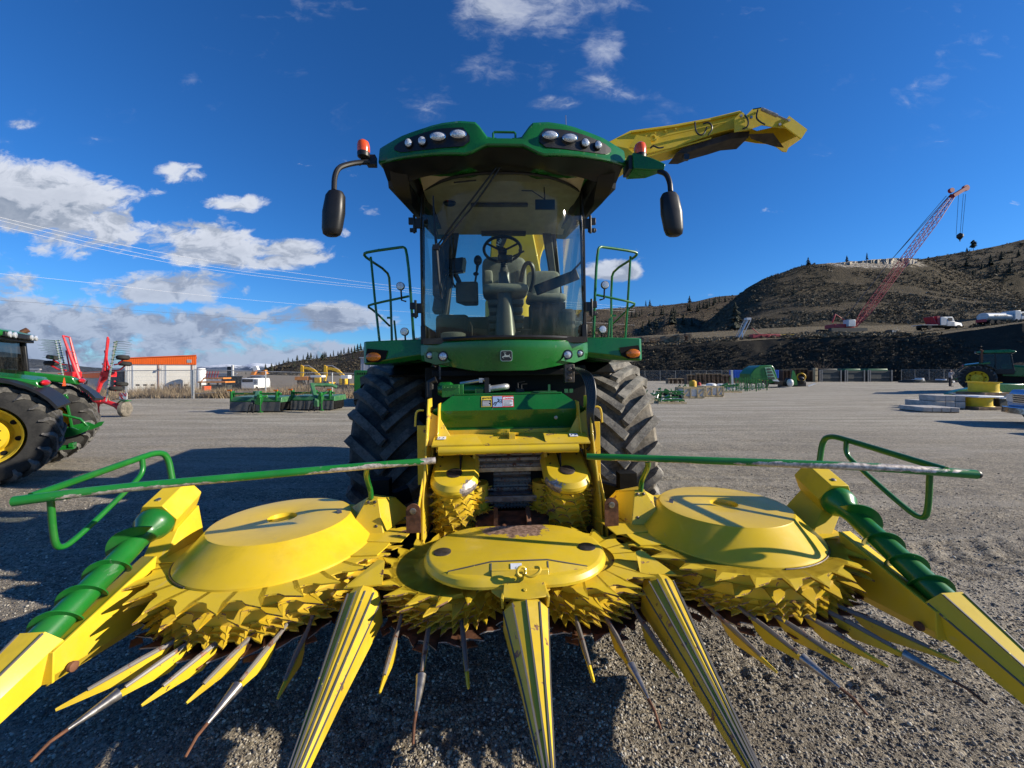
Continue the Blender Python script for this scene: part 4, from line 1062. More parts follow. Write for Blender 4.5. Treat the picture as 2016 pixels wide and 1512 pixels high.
# ---- centre frame
fr = MB(); fr.tube([(-.475, 2.74, 1.352), (.505, 2.74, 1.352)], .030, 20)
rgs = MB()
for a_, b_ in (((-.325, 1.945, zr + .003), (-.11, 1.953, zr + .040)), ((-.11, 1.953, zr + .040), (.17, 1.953, zr + .040)), ((.17, 1.953, zr + .040), (.37, 1.945, zr + .003)), ((-.11, 1.935, zr + .041), (-.11, 1.876, .890)), ((.17, 1.935, zr + .041), (.17, 1.876, .890))): rgs.bar(a_, b_, .006, .005)
rgs.build('ridge_seam', ridge_steel, plate)
yb = paint('yellow_bar_paint', YEL, .36, .2, dust=.1, wcol=(.16, .07, .035), wscale=24, spots=[((0, .30, 1.318), (.5, .06, .014), 1.0)])
fr.build('centre_bar', yb, header)
for sx in (-1, 1):
    # feed drum pod tilted towards the photographer
    cx = .03 + sx * .405
    Mt = Matrix.Translation((cx, 2.80, 1.175)) @ Matrix.Rotation(rad(20), 4, 'X')
    def L(p): return Mt @ Vector(p)
    pod = MB()
    def podring(r, z, back=.32):
        out = []
        for q in range(25):
            a = PI + PI * q / 24; out.append(L((r * math.cos(a), r * math.sin(a), z)))
        out += [L((r, back, z)), L((-r, back, z))]
        return out
    pod.rings([podring(.165, -.075), podring(.172, -.05), podring(.168, -.03), podring(.142, 0), podring(.136, .001)])
    po = pod.build('feed_drum_cover', paint('drum_cover_paint' + ('_a' if sx < 0 else '_b'), YEL, .36, .2, dust=.1, wcol=(.22, .19, .17), wscale=12, wmetal=.7,
                   spots=[((cx - sx * .12, .30, 1.08), (.075, .12, .07), 1.0)]), header, angle=25)
    cp = MB(); cp.lathe([(.056, 0), (.056, .006), (.05, .009), (.001, .010)], L((0, .01, 0)), Mt.to_3x3() @ Vector((0, 0, 1)), 32); cp.build('hub_cap', steel_dark, po)
    for (x, y) in ((-.11, .22), (.11, .22), (-.11, .10)): sc_ = MB(); sc_.lathe([(.008, 0), (.008, .006), (.001, .007)], L((x, y, 0)), Mt.to_3x3() @ Vector((0, 0, 1)), 6); sc_.build('bolt', steel_dark, po)
    dr = MB(); dr.lathe([(.140, -.44), (.140, -.08)], Mt @ Vector((0, 0, 0)), Mt.to_3x3() @ Vector((0, 0, 1)), 32)
    do = dr.build('feed_drum', yellow_worn, header)
    for k in range(7):
        z = -.09 - .056 * k; R = .185 + .004 * k
        t_ = MB(); toothed(t_, (0, 0, z), R, 14, .034, .010, k * .12, -.2, sx, Rin=.11, jit=.1, droop=.006)
        t_.v = [tuple(Mt @ Vector(q)) for q in t_.v]
        t_.build('tooth_ring', [yellow_worn, yellow_edge], do, angle=25)
    # second, inner drum further back
    dr = MB(); dr.lathe([(.10, .60), (.10, 1.05)], (.03 + sx * .27, 3.02, 0), seg=24); ir = dr.build('inner_feed_drum', yellow_worn, header)
    for k in range(6):
        t_ = MB(); toothed(t_, (.03 + sx * .27, 3.02 - k * .03, 1.0 - k * .07), .13 + .012 * k, 12, .045, .007, .3 * k, .1, sx, Rin=.09, jit=.1, droop=-.01)
        t_.build('tooth_ring', [yellow_worn, yellow_edge], ir, angle=25)
    # side cheek plates
    sp_ = MB()
    x = .03 + sx * .60
    sp_.poly([(x, 2.95, 1.70), (x, 3.10, 1.70), (x, 3.2, .75), (x, 2.62, .75), (x, 2.66, 1.02), (x, 2.80, 1.30)], (sx * .012, 0, 0))
    sp_.poly([(x - sx * .07, 3.0, 1.66), (x - sx * .07, 3.12, 1.66), (x - sx * .07, 3.2, 1.30), (x - sx * .07, 2.85, 1.32), (x - sx * .07, 2.90, 1.42)], (sx * .01, 0, 0))
    sp_.poly([(x - sx * .07, 2.99, 1.56), (x + sx * .005, 2.99, 1.60), (x + sx * .005, 2.9, 1.36), (x - sx * .19, 2.95, 1.36)], (0, .01, 0))
    sp_.poly([(x + sx * .01, 2.70, 1.18), (x + sx * .035, 2.60, .95), (x + sx * .035, 2.60, .70), (x + sx * .01, 2.75, .70)], (sx * .006, .006, 0))
    sp_.bar((x + sx * .05, 3.0, 1.50), (x + sx * .05, 3.0, 1.05), .012, .10)
    sp_.poly([(x + sx * .03, 2.95, .98), (x + sx * .13, 2.98, .90), (x + sx * .16, 2.98, .66), (x + sx * .03, 2.92, .66)], (0, .01, 0))
    so2 = sp_.build('side_cheek', yellow_worn, header, bevel=.002)
    hl = MB(); hl.lathe([(.022, 0), (.022, .004), (.001, .004)], (x - sx * .055, 2.988, 1.46), (0, -1, 0), 20); hl.build('dark_hole', blackm, so2)
    hnd = MB(); hnd.tube([(x + sx * .04, 2.95, 1.62), (x + sx * .085, 2.95, 1.62), (x + sx * .10, 2.95, 1.59), (x + sx * .105, 2.95, 1.50)], .008, 8, smooth=1); hnd.build('cheek_handle', yellow_worn, so2)
    lg_ = MB(); q = Vector((x + sx * .04, 2.52, .98)); pts = [q + Vector((.045 * math.cos(t_), 0, .04 + .045 * math.sin(t_))) for t_ in [PI * i / 10 for i in range(11)]]; pts = [q + Vector((.045, 0, -.1))] + pts + [q + Vector((-.045, 0, -.1))]
    lg_.poly(pts, (0, .012, 0)); lgo = lg_.build('lifting_lug', rust, header)
    l2 = MB(); l2.lathe([(.020, 0), (.020, .004), (.012, .005), (.012, .003), (.001, .003)], q + Vector((0, -.001, .04)), (0, -1, 0), 20); l2.build('lug_hole', steel, lgo)
# cross deck between the cheeks
cd_ = MB()
cd_.poly([(-.53, 2.78, 1.385), (.60, 2.78, 1.385), (.60, 3.08, 1.415), (-.53, 3.08, 1.415)], (0, 0, -.012))
cd_.poly([(-.53, 3.075, 1.415), (.60, 3.075, 1.415), (.60, 3.075, 1.445), (-.53, 3.075, 1.445)], (0, .01, 0))
cd_.poly([(-.53, 2.80, 1.386), (-.22, 2.80, 1.386), (-.18, 2.80, 1.386), (-.22, 2.93, 1.425), (-.53, 2.93, 1.425)], (0, .005, .004))
cd_.poly([(.28, 2.80, 1.386), (.60, 2.80, 1.386), (.60, 2.93, 1.43), (.28, 2.93, 1.43)], (0, .005, .004))
cd_.box((.03, 3.0, 1.425), (.14, .04, .016)); cd_.box((.045, 2.95, 1.41), (.045, .10, .05)); cd_.box((.02, 2.98, 1.43), (.02, .02, .05))
cdo = cd_.build('cross_deck', yellow_worn, header, bevel=.002)
for x in (-.47, .50):
    sk = MB(); sk.poly([(x - .03, 2.86, 1.413), (x + .03, 2.86, 1.413), (x + .03, 2.9, 1.425), (x - .03, 2.9, 1.425)], (0, 0, .003)); k_ = sk.build('pictogram_sticker', sticker_white, cdo)
    pk = MB(); [pk.box((x + q, 2.88, 1.4235), (.005, .022, .003)) for q in (-.014, .014)]; pk.build('pictogram_mark', ink, k_)
# throat: dark channel with feed rollers
th = MB()
th.poly([(-.26, 3.5, 1.30), (.32, 3.5, 1.30), (.32, 3.5, .60), (-.26, 3.5, .60)], (0, .02, 0)); th.poly([(-.50, 2.3, .56), (.55, 2.3, .56), (.40, 3.6, .60), (-.35, 3.6, .60)], (0, 0, -.01))
th.poly([(-.33, 2.85, 1.325), (-.33, 3.6, 1.30), (-.33, 3.6, .6), (-.33, 2.85, .6)], (-.01, 0, 0)); th.poly([(.39, 2.85, 1.325), (.39, 3.6, 1.30), (.39, 3.6, .6), (.39, 2.85, .6)], (.01, 0, 0))
th.build('throat_housing', engine_black, header)
for sx in (-1, 1):
    yi = MB(); x = .03 + sx * .262; yi.poly([(x, 2.98, 1.31), (x, 3.10, 1.31), (x, 3.10, .95), (x, 2.98, .95)], (sx * .02, 0, 0)); yi.build('throat_cheek', yellow_worn, header)
for (z, y, r) in ((1.20, 3.10, .065), (1.06, 3.22, .07), (.90, 3.16, .075)):
    rl = MB(); rl.lathe([(r, -.285), (r, .285)], (.03, y, z), (1, 0, 0), 20)
    ro = rl.build('feed_roller', steel_dark, header)
    bb = MB()
    for k in range(10):
        a = 2 * PI * k / 10 + .35; e = Vector((0, math.cos(a), math.sin(a)))
        bb.bar(Vector((-.25, y, z)) + e * (r + .006), Vector((.31, y, z)) + e * (r + .006), .02, .020, e)
        for j in range(22): bb.box(Vector((-.24 + .0255 * j, y, z)) + e * (r + .020), (.012, .012, .012))
    bb.build('roller_bars', rust_silver, ro)
xb = MB(); xb.bar((-.255, 3.02, 1.145), (.315, 3.02, 1.145), .02, .035); xb.bar((-.24, 2.98, .935), (.30, 2.98, .935), .05, .045); xb.build('stripper_bar', steel, header, bevel=.003)
und = MB(); und.box((0, 2.95, .64), (3.4, .5, .12)); und.box((0, 2.6, .60), (3.2, .9, .05)); und.box((-.2, 3.25, 1.0), (.2, .3, .6)); und.box((.3, 3.25, 1.0), (.2, .3, .6))
for sx in (-1, 1):
    und.box((sx * 1.0, 3.2, .80), (.14, .1, .5)); und.bar((sx * .8, 3.3, .9), (sx * 1.7, 2.9, .66), .1, .12)
und.build('under_frame', engine_black, header)
rp = MB(); rp.poly([(-.26, 2.95, .85), (.32, 2.95, .85), (.26, 2.60, .80), (-.20, 2.60, .80)], (0, 0, -.01))
for sx in (-1, 1): rp.poly([(.03 + sx * .10, 2.60, .80), (.03 + sx * .10, 2.72, .88), (.03 + sx * .10, 2.82, .92), (.03 + sx * .10, 2.85, .82)], (sx * .03, .02, 0))
rp.build('throat_ramp', rust, header)
set_frame(MM)
harv = thing('forage_harvester', 'green self-propelled forage harvester with glass cab, orange beacons, black mirrors and huge lugged tyres', 'forage harvester', MM @ Matrix.Translation((0, 4.9, 0)))

def make_tyre(mbt, c, R, Wd, n, hl=.05, tw=.30, seg=72, rim=.42, sgn=1, twist_pow=.9, lw=.075, rings_=True):
    """agricultural tyre, axle along X: round-shouldered carcass (material 0) and chevron lugs (material 1)"""
    c = Vector(c); hw = Wd / 2; Rc = R - hl
    prof = [(rim * R, -hw * .62), (rim * R + .03, -hw * .80), (R * .62, -hw * .98), (R * .76, -hw * 1.0), (Rc * .92, -hw * .96), (Rc * .975, -hw * .84), (Rc * .995, -hw * .5), (Rc, 0)]
    prof = prof + [(r, -z) for r, z in prof[-2::-1]]
    mbt.lathe(prof, c, (1, 0, 0), seg, 0, cap=False)
    def carc(x):
        a = abs(x) / hw
        if a < .84: return Rc * (1 - .025 * (a / .84) ** 2)
        if a < .96: return Rc * (.975 - .055 * (a - .84) / .12)
        return Rc * .92 - (a - .96) * Rc * .6
    for s in (-1, 1):
        for k in range(n):
            th0 = 2 * PI * (k + (.25 if s > 0 else -.25)) / n
            st = []
            for t_, xx, hh, ww in ((0, -.02, 1.0, 1.0), (.06, .02, 1.02, 1.0), (.3, .30, 1.0, .95), (.55, .56, 1.0, .92), (.8, .82, 1.02, .95), (.93, .965, .95, 1.05), (1.0, 1.01, .1, 1.0)):
                x = s * hw * xx
                th = th0 + sgn * tw * (max(xx, 0) ** twist_pow)
                rb_ = carc(x) - .01; rt = (R if xx < .6 else R - .012 * (xx - .6) / .4 * 2.2) * hh if hh > .5 else rb_ - .02
                if xx > .9 and hh > .5: rt = R * .962
                st.append((x, th, rb_, rt, ww))
            rr_ = []
            for i, (x, th, rb_, rt, ww) in enumerate(st):
                dx = st[min(i + 1, len(st) - 1)][0] - st[max(i - 1, 0)][0]; dth = (st[min(i + 1, len(st) - 1)][1] - st[max(i - 1, 0)][1]) * R
                l_ = math.hypot(dx, dth) or 1; nx, nt = -dth / l_, dx / l_
                r4 = []
                for off, rr0 in ((-.62, rb_), (-.5, rt), (.5, rt), (.62, rb_)):
                    xo = x + nx * lw * ww * off; to = th + nt * lw * ww * off / R
                    r4.append(c + Vector((xo, -math.cos(to) * rr0, math.sin(to) * rr0)))
                rr_.append(r4)
            mbt.rings(rr_, 1)
    return mbt
def make_rim(mb, c, R, Wd, side, m=0):
    c = Vector(c); x = side
    mb.lathe([(R, -Wd / 2), (R * .93, -Wd / 2 + .02), (R * .9, -Wd * .1), (R * .9, Wd * .2), (R * .98, Wd * .36), (R * 1.03, Wd / 2)], c, (side, 0, 0), 40, m, cap=False)
    mb.lathe([(R * .9, Wd * .1), (R * .62, Wd * .16), (R * .58, Wd * .0), (R * .30, -Wd * .02), (R * .28, Wd * .10), (R * .12, Wd * .12), (.001, Wd * .12)], c, (side, 0, 0), 40, m, cap=False)

for sx in (-1, 1):
    t_ = MB(); make_tyre(t_, (.03 + sx * 1.215, 4.88, 1.0), 1.0, .76, 22, .055, .36, lw=.085, sgn=1)
    rm = MB(); make_rim(rm, (.03 + sx * 1.215, 4.88, 1.0), .44, .5, sx); wheel = rm.build('front_wheel', yellow, harv)
    t_.build('tyre', [rubber, lug_rubber] if sx < 0 else [rubber_tan, lug_tan], wheel, angle=40)  # shaded left and sunlit right tyre painted as darker and lighter rubber
    t_ = MB(); make_tyre(t_, (sx * 1.2, 8.0, .72), .72, .5, 16, .04, .36)
    rm = MB(); make_rim(rm, (sx * 1.2, 8.0, .72), .33, .4, sx); wheel = rm.build('rear_wheel', yellow, harv)
    t_.build('tyre', [rubber, lug_rubber], wheel, angle=40)

# chassis and black engine-side mass
ch = MB()
ch.b2((-.72, 3.65, .9), (.78, 8.6, 1.95)); ch.b2((-.80, 3.9, .7), (.86, 4.4, 1.3)); ch.b2((-.5, 4.6, .6), (.5, 5.1, .95))
ch.b2((-.83, 4.82, .85), (.9, 4.95, 1.15)); ch.b2((-.85, 7.9, .6), (.85, 8.1, .8))
ch.b2((-.62, 3.42, 1.86), (.68, 3.7, 1.92))
ch.build('chassis', engine_black, harv, bevel=.01)
rb = MB()
rb.rings([[(-1.15, 5.4, 1.35), (1.15, 5.4, 1.35), (1.15, 5.4, 2.35), (-1.15, 5.4, 2.35)], [(-1.15, 6.5, 1.25), (1.15, 6.5, 1.25), (1.15, 6.5, 2.6), (-1.15, 6.5, 2.6)],
          [(-1.2, 8.9, 1.2), (1.2, 8.9, 1.2), (1.2, 8.9, 2.85), (-1.2, 8.9, 2.85)], [(-1.1, 9.2, 1.3), (1.1, 9.2, 1.3), (1.1, 9.2, 2.6), (-1.1, 9.2, 2.6)]])
rb.build('engine_hood', green, harv, bevel=.04)

# ---- lower hood panel (the curved green nose with emblem)
HX = .745; OX = .02
def nose_y(x): return 3.20 + .30 * abs(x / HX) ** 2.2
hood = MB(); rs = []
for i in range(41):
    x = -HX + 2 * HX * i / 40; a = abs(x / HX); y = nose_y(x)
    zt = 2.158 - .012 * a * a; zb = 1.905 + .10 * max(0, a - .30) ** 1.15 / .7 ** 1.15; zm = zt - .075 - .02 * a
    y0 = y
    rs.append([Vector((x + OX, y + .05, zt + .01)), Vector((x + OX, y + .012, zt + .006)), Vector((x + OX, y, zt - .006)), Vector((x + OX, y0 - .004, zm)), Vector((x + OX, y0 + .012, (zm + zb) / 2)), Vector((x + OX, y0 + .030, zb)), Vector((x + OX, y0 + .055, zb - .004)), Vector((x + OX, y + .3, zb + .02)), Vector((x + OX, y + .3, zt))])
hood.rings([r[::-1] for r in rs])
hood_o = hood.build('front_hood', green, harv, angle=22)
for sx in (-1, 1):
    ac = MB()
    # lamp recess and lamps
    xl = OX + sx * .575; yl = nose_y(.575) + .012
    ac.poly([(xl - sx * .11, nose_y(.465) - .006, 1.985), (xl + sx * .02, nose_y(.595) - .01, 1.965), (xl + sx * .13, nose_y(.705) - .012, 2.00), (xl + sx * .14, nose_y(.715) - .012, 2.075), (xl + sx * .02, nose_y(.595) - .012, 2.075), (xl - sx * .06, nose_y(.515) - .008, 2.03)], (0, .03, 0))
    ac.build('lamp_recess', green, hood_o)
for sx in (-1, 1):
    for (dx, r, z) in ((.53, .034, 2.035), (.655, .026, 2.048)):
        lx = OX + sx * dx; ly = nose_y(dx) - .012
        l_ = MB(); l_.lathe([(r, 0), (r, .008), (r * .85, .011), (r * .5, .016), (.001, .018)], (lx, ly, z), (0, -1, 0), 24); lo = l_.build('headlight', headlamp, harv)
        l2 = MB(); l2.lathe([(r * 1.25, -.005), (r * 1.25, .012), (r * 1.02, .014), (r * 1.0, .002)], (lx, ly, z), (0, -1, 0), 24, cap=False); l2.build('lamp_ring', black, lo)
# emblem
em = MB(); ez = 2.025; ey = nose_y(0) - .013
def rrect(w, h, r, y, cx=OX, cz=ez, n=6, bulge=.08):
    out = []
    for (sx_, sz_, a0) in ((1, 1, 0), (-1, 1, PI / 2), (-1, -1, PI), (1, -1, 3 * PI / 2)):
        for q in range(n + 1):
            a = a0 + PI / 2 * q / n; out.append(Vector((cx + sx_ * (w - r) + r * math.cos(a), y, cz + sz_ * (h - r) + r * math.sin(a) + sz_ * bulge * h * (1 - (abs(sx_ * (w - r) + r * math.cos(a)) / w) ** 2) * .6)))
    return out
em.rings([rrect(.050, .044, .02, ey + .012)[::-1], rrect(.055, .049, .02, ey + .003)[::-1], rrect(.053, .047, .02, ey - .012)[::-1]], 0)
e_ = em.build('emblem', green, harv)
e2 = MB(); e2.poly(rrect(.048, .042, .017, ey - .0125), (0, -.002, 0)); e2.build('emblem_rim', silver_logo, e_)
e2 = MB(); e2.poly(rrect(.044, .038, .015, ey - .0147), (0, -.001, 0)); e2.build('emblem_field', ink, e_)
dx_ = [(-.036, -.010), (-.030, -.003), (-.020, .000), (-.014, .006), (-.013, .013), (-.018, .014), (-.016, .019), (-.008, .0185), (-.005, .012), (.002, .004), (.012, .006), (.020, .006), (.025, .010), (.022, .016), (.028, .013), (.029, .006),
       (.026, -.002), (.030, -.008), (.037, -.014), (.040, -.021), (.034, -.020), (.028, -.013), (.020, -.008), (.010, -.010), (-.005, -.010), (-.016, -.009), (-.024, -.009), (-.027, -.012), (-.018, -.020), (-.022, -.021), (-.034, -.013)]
de = MB(); de.poly([Vector((OX + x, ey - .0157, ez + z)) for x, z in dx_], (0, -.0012, 0))
for (a, b) in (((-.014, .018), (-.018, .030)), ((-.016, .024), (-.024, .028)), ((-.011, .019), (-.006, .030)), ((-.008, .024), (-.000, .027)), ((-.013, .026), (-.011, .033))):
    de.bar((OX + a[0], ey - .0163, ez + a[1]), (OX + b[0], ey - .0163, ez + b[1]), .0018, .0012, (0, 1, 0))
de.build('leaping_deer', silver_logo, e_, smooth=False)

# ---- side platforms with amber lamps
for sx in (-1, 1):
    X = lambda v: OX + sx * v
    pf = MB()
    pf.rings([[(X(.745), 3.56, 2.20), (X(.745), 3.54, 2.06), (X(.745), 3.58, 2.02), (X(.745), 4.7, 2.02), (X(.745), 4.7, 2.20)], [(X(.98), 3.545, 2.195), (X(.98), 3.53, 2.03), (X(.98), 3.56, 1.99), (X(.98), 4.7, 1.99), (X(.98), 4.7, 2.195)],
              [(X(1.235), 3.54, 2.185), (X(1.235), 3.53, 1.985), (X(1.235), 3.55, 1.975), (X(1.235), 4.7, 1.98), (X(1.235), 4.7, 2.185)], [(X(1.262), 3.56, 2.182), (X(1.262), 3.55, 1.99), (X(1.262), 3.57, 1.98), (X(1.262), 4.7, 1.98), (X(1.262), 4.7, 2.18)]])
    po = pf.build('side_platform', green, harv, bevel=.008, angle=25)
    rc = MB(); rc.poly([(X(1.04), 3.5235, 2.10), (X(1.22), 3.525, 2.12), (X(1.235), 3.525, 2.06), (X(1.225), 3.522, 2.0), (X(1.12), 3.522, 1.995), (X(1.06), 3.522, 2.03)], (0, -.004, 0)); rc.build('lamp_recess', blackm, po)
    am = MB(); am.rings([[Vector((X(1.165) + .064 * k * math.cos(2 * PI * q / 28), 3.518 - dy, 2.045 + .040 * k * math.sin(2 * PI * q / 28))) for q in range(28)] for k, dy in ((1, 0), (1, .012), (.85, .022), (.5, .028), (.05, .03))])
    am.build('amber_lamp', amber, harv)
    fd = MB()
    for q in range(13):
        pass
    # fender arch over the tyre
    rs = []
    for q in range(10):
        a = rad(58 + 100 * q / 9); rs.append([(X(.82), 4.88 - 1.08 * math.cos(a), .96 + 1.06 * math.sin(a)), (X(1.24), 4.88 - 1.08 * math.cos(a), .96 + 1.06 * math.sin(a)), (X(1.24), 4.88 - 1.10 * math.cos(a), .96 + 1.08 * math.sin(a)), (X(.82), 4.88 - 1.10 * math.cos(a), .96 + 1.08 * math.sin(a))])
    fd.rings(rs); fd.build('fender', black, harv)

# ---- cab shell: floor, rear wall, pillars, ceiling, glass
cab = MB()
cab.b2((OX - .70, 3.35, 2.14), (OX + .70, 4.75, 2.19))
cabo = cab.build('cab_floor', interior_dark, harv)
GW = .735
def gy(x): return 3.20 + .34 * abs(x / GW) ** 2.6
def gx(z): return 1 - .035 * max(0, (2.6 - z) / .45) ** 2 - .02 * max(0, (z - 3.2) / .3)
gl = MB(); rs = []
for i in range(15):
    z = 2.185 + 1.335 * i / 14; r_ = []
    for j in range(33):
        x = -GW + 2 * GW * j / 32; r_.append(Vector((OX + x * gx(z), gy(x) + .06 * ((z - 2.7) / .8) ** 2 * 0 + (.05 * max(0, 2.7 - z) ** 2), z)))
    rs.append(r_)
vs = [p for r_ in rs for p in r_]; gl.add(vs, [(i * 33 + j, i * 33 + j + 1, (i + 1) * 33 + j + 1, (i + 1) * 33 + j) for i in range(14) for j in range(32)])
glo = gl.build('windscreen', cab_glass, harv, angle=60)
ed = MB()
ed.tube([r_[0] for r_ in rs], .012, 6); ed.tube([r_[-1] for r_ in rs], .012, 6); ed.tube([p + Vector((0, -.004, -.006)) for p in rs[0]], .018, 6); ed.tube(rs[-1], .012, 6)
ed.build('rubber_seal', black, glo)
bp_ = MB(); bp_.rings([[rs[0][j] + Vector((0, .002, -.03)), rs[0][j] + Vector((0, .08, -.03)), rs[0][j] + Vector((0, .08, .012)), rs[0][j] + Vector((0, .012, .012))] for j in range(33)])
bp_.build('lower_frame', black, glo)
for sx in (-1, 1):
    sg = MB(); x0 = OX + sx * GW
    pts = [(x0, 3.56, 2.30), (x0, 3.56, 3.50), (OX + sx * .74, 4.62, 3.50), (OX + sx * .74, 4.62, 2.30)]
    sg.add([Vector(p) for p in pts], [(0, 1, 2, 3) if sx > 0 else (3, 2, 1, 0)])
    so3 = sg.build('side_window', cab_glass_c, harv)
    pi_ = MB()
    pi_.bar((x0, 3.56, 2.17), (x0 - sx * .01, 3.58, 3.52), .035, .035, (0, 1, 0)); pi_.bar((OX + sx * .72, 4.62, 2.15), (OX + sx * .56, 4.50, 3.52), .10, .09, (0, 1, 0), w1=.13)
    pi_.b2((OX + sx * .70, 3.52, 2.15), (OX + sx * .75, 4.66, 2.32))
    p_o = pi_.build('cab_pillar', black, harv, bevel=.006)
    li = MB(); li.bar((OX + sx * .67, 4.55, 2.5), (OX + sx * .515, 4.43, 3.50), .055, .05, (0, 1, 0), w1=.10); li.build('pillar_trim', trim, p_o, bevel=.01)
    # door hinges standing off the glass edge
    for hz, s_ in ((3.22, 1.0), (2.47, .9)):
        h = MB(); h.box((x0 + sx * .025, 3.50, hz), (.07, .03, .085)); h.box((x0 + sx * .075, 3.50, hz + .02), (.05, .025, .06)); h.tube([(x0 + sx * .05, 3.49, hz - .09), (x0 + sx * .05, 3.49, hz + .07)], .012, 8)
        h.box((x0 + sx * .06, 3.5, hz - .06), (.06, .02, .035))
        if sx > 0: h.lathe([(.022, -.008), (.022, .008)], (x0 + sx * .085, 3.5, hz - .06), (0, 1, 0), 14)
        h.build('door_hinge', black, p_o, bevel=.003)
cl = MB()
rs2 = []
for i in range(9):
    x = -.70 + 1.40 * i / 8; a = abs(x / .7)
    rs2.append([(OX + x, 3.30 + .25 * a ** 2.6, 3.50), (OX + x, 3.5 + .08 * a, 3.50 - .0), (OX + x, 3.9, 3.53), (OX + x, 4.42, 3.475 - .03 * a), (OX + x, 4.50, 3.47), (OX + x, 4.6, 3.56), (OX + x, 3.3, 3.56)])
cl.rings(rs2); clo = cl.build('headliner', headliner, harv)
v_ = MB(); v_.b2((OX - .22, 4.38, 3.43), (OX + .28, 4.44, 3.475)); v_.b2((OX - .30, 3.75, 3.49), (OX + .25, 3.80, 3.515)); v_.build('sun_blind', trim, clo, bevel=.005)
v_ = MB(); v_.lathe([(.06, 0), (.06, .012), (.05, .02), (.001, .015)], (OX + .42, 3.75, 3.515), (0, 0, -1), 20); v_.lathe([(.06, 0), (.06, .012), (.05, .02), (.001, .015)], (OX - .5, 3.75, 3.515), (0, 0, -1), 20)
v_.build('air_vent', black, clo)
v_ = MB(); v_.box((OX + .36, 3.36, 3.33), (.17, .02, .085)); v_.tube([(OX + .36, 3.37, 3.37), (OX + .36, 3.4, 3.50)], .006, 6); v_.tube([(OX + .16, 3.38, 3.46), (OX + .25, 3.36, 3.45), (OX + .36, 3.37, 3.38)], .005, 6); v_.build('inner_mirror', black, clo, bevel=.01)
rw = MB(); rw.b2((OX - .68, 4.66, 2.15), (OX + .68, 4.72, 2.55)); rw.build('rear_wall', trim, harv)
rgw = MB(); rgw.add([(OX - .66, 4.64, 2.55), (OX + .66, 4.64, 2.55), (OX + .56, 4.56, 3.50), (OX - .56, 4.56, 3.50)], [(0, 1, 2, 3)]); rgw.build('rear_window', cab_glass_c, harv)

# ---- cab furniture
st = MB()
bx = OX + .02; by = 4.02
def cushion(mb, c, w, d_, h, R=None, n=5, dent=.03):
    """padded block with rounded edges"""
    c = Vector(c); rr = []
    for k, (f, z) in enumerate(((.90, 0), (.98, .18), (1, .5), (.97, .82), (.86, .98), (.5, 1.0))):
        ring_ = []
        for q in range(24):
            a = 2 * PI * q / 24; ca, sa = math.cos(a), math.sin(a)
            e = .35
            x = abs(ca) ** e * (1 if ca > 0 else -1) * w / 2 * f; y = abs(sa) ** e * (1 if sa > 0 else -1) * d_ / 2 * f
            p = Vector((x, y, z * h))
            if R: p = R @ p
            ring_.append(c + p)
        rr.append(ring_)
    mb.rings(rr)
R_ = Matrix.Rotation(rad(96), 3, 'X')
cushion(st, (bx, by + .10, 2.86), .46, .46, .10, R_)
cushion(st, (bx, by - .20, 2.64), .44, .42, .08)
for s_ in (-1, 1): cushion(st, (bx + s_ * .17, by + .03, 2.80), .10, .28, .06, R_)
seat = st.build('driver_seat', seat_cloth, harv, angle=60)
sb = MB()
for k in range(5): sb.box((bx, by - .2, 2.25 + k * .075), (.34 - .02 * (k % 2), .30, .05))
sb.build('seat_bellows', trim, seat, bevel=.01)
bk_ = MB(); bk_.b2((bx + .04, by - .06, 2.66), (bx + .10, by - .02, 2.70)); bk_.b2((bx - .14, by - .05, 2.76), (bx - .11, by - .02, 2.79)); bk_.build('belt_buckle', red_lens, seat)
ps = MB(); px_ = OX + .44; cushion(ps, (px_, 4.22, 2.80), .36, .34, .09, R_); cushion(ps, (px_, 4.02, 2.60), .40, .36, .07)
pso = ps.build('passenger_seat', seat_cloth, harv, angle=60)
pb_ = MB(); pb_.b2((px_ - .16, 3.88, 2.2), (px_ + .18, 4.2, 2.58)); pb_.build('seat_box', blackm, pso)
co_ = MB(); co_.rings([[Vector((OX + .01 + w * math.cos(2 * PI * q / 20), y + w * .9 * math.sin(2 * PI * q / 20), z)) for q in range(20)] for z, w, y in ((2.17, .105, 3.62), (2.40, .085, 3.66), (2.60, .066, 3.70), (2.80, .055, 3.74), (2.84, .056, 3.745), (2.85, .045, 3.745), (2.90, .034, 3.75), (2.94, .03, 3.75))])
cco = co_.build('steering_column', column_plastic, harv, angle=40)
cb = MB(); cb.tube([(OX + .01, 3.745, 2.86 + .012 * k) for k in range(8)], [.036 if k % 2 else .028 for k in range(8)], 12); cb.box((OX + .02, 3.74, 2.975), (.14, .08, .055)); cb.tube([(OX + .09, 3.72, 2.99), (OX + .16, 3.68, 3.01), (OX + .2, 3.68, 3.03)], .01, 6)
cb.build('column_head', black, cco, bevel=.008)
sw = MB(); wc = Vector((OX - .005, 3.72, 3.055)); Rw = Matrix.Rotation(rad(-24), 3, 'X'); N_ = Rw @ Vector((0, 0, 1))
ring_pts = [wc + Rw @ Vector((.175 * math.cos(2 * PI * q / 36), .175 * math.sin(2 * PI * q / 36), 0)) for q in range(37)]
sw.tube(ring_pts, .0145, 8, cap=False)
for a in (210, 330, 90): sw.tube([wc - N_ * .02, wc + Rw @ Vector((.17 * math.cos(rad(a)), .17 * math.sin(rad(a)), 0))], .010, 6)
sw.lathe([(.04, -.05), (.045, -.01), (.03, .005), (.001, .006)], wc, N_, 16); sw.ball(wc + Rw @ Vector((.175, .03, .02)), .02, 8, 6)
sw.build('steering_wheel', black, cco)
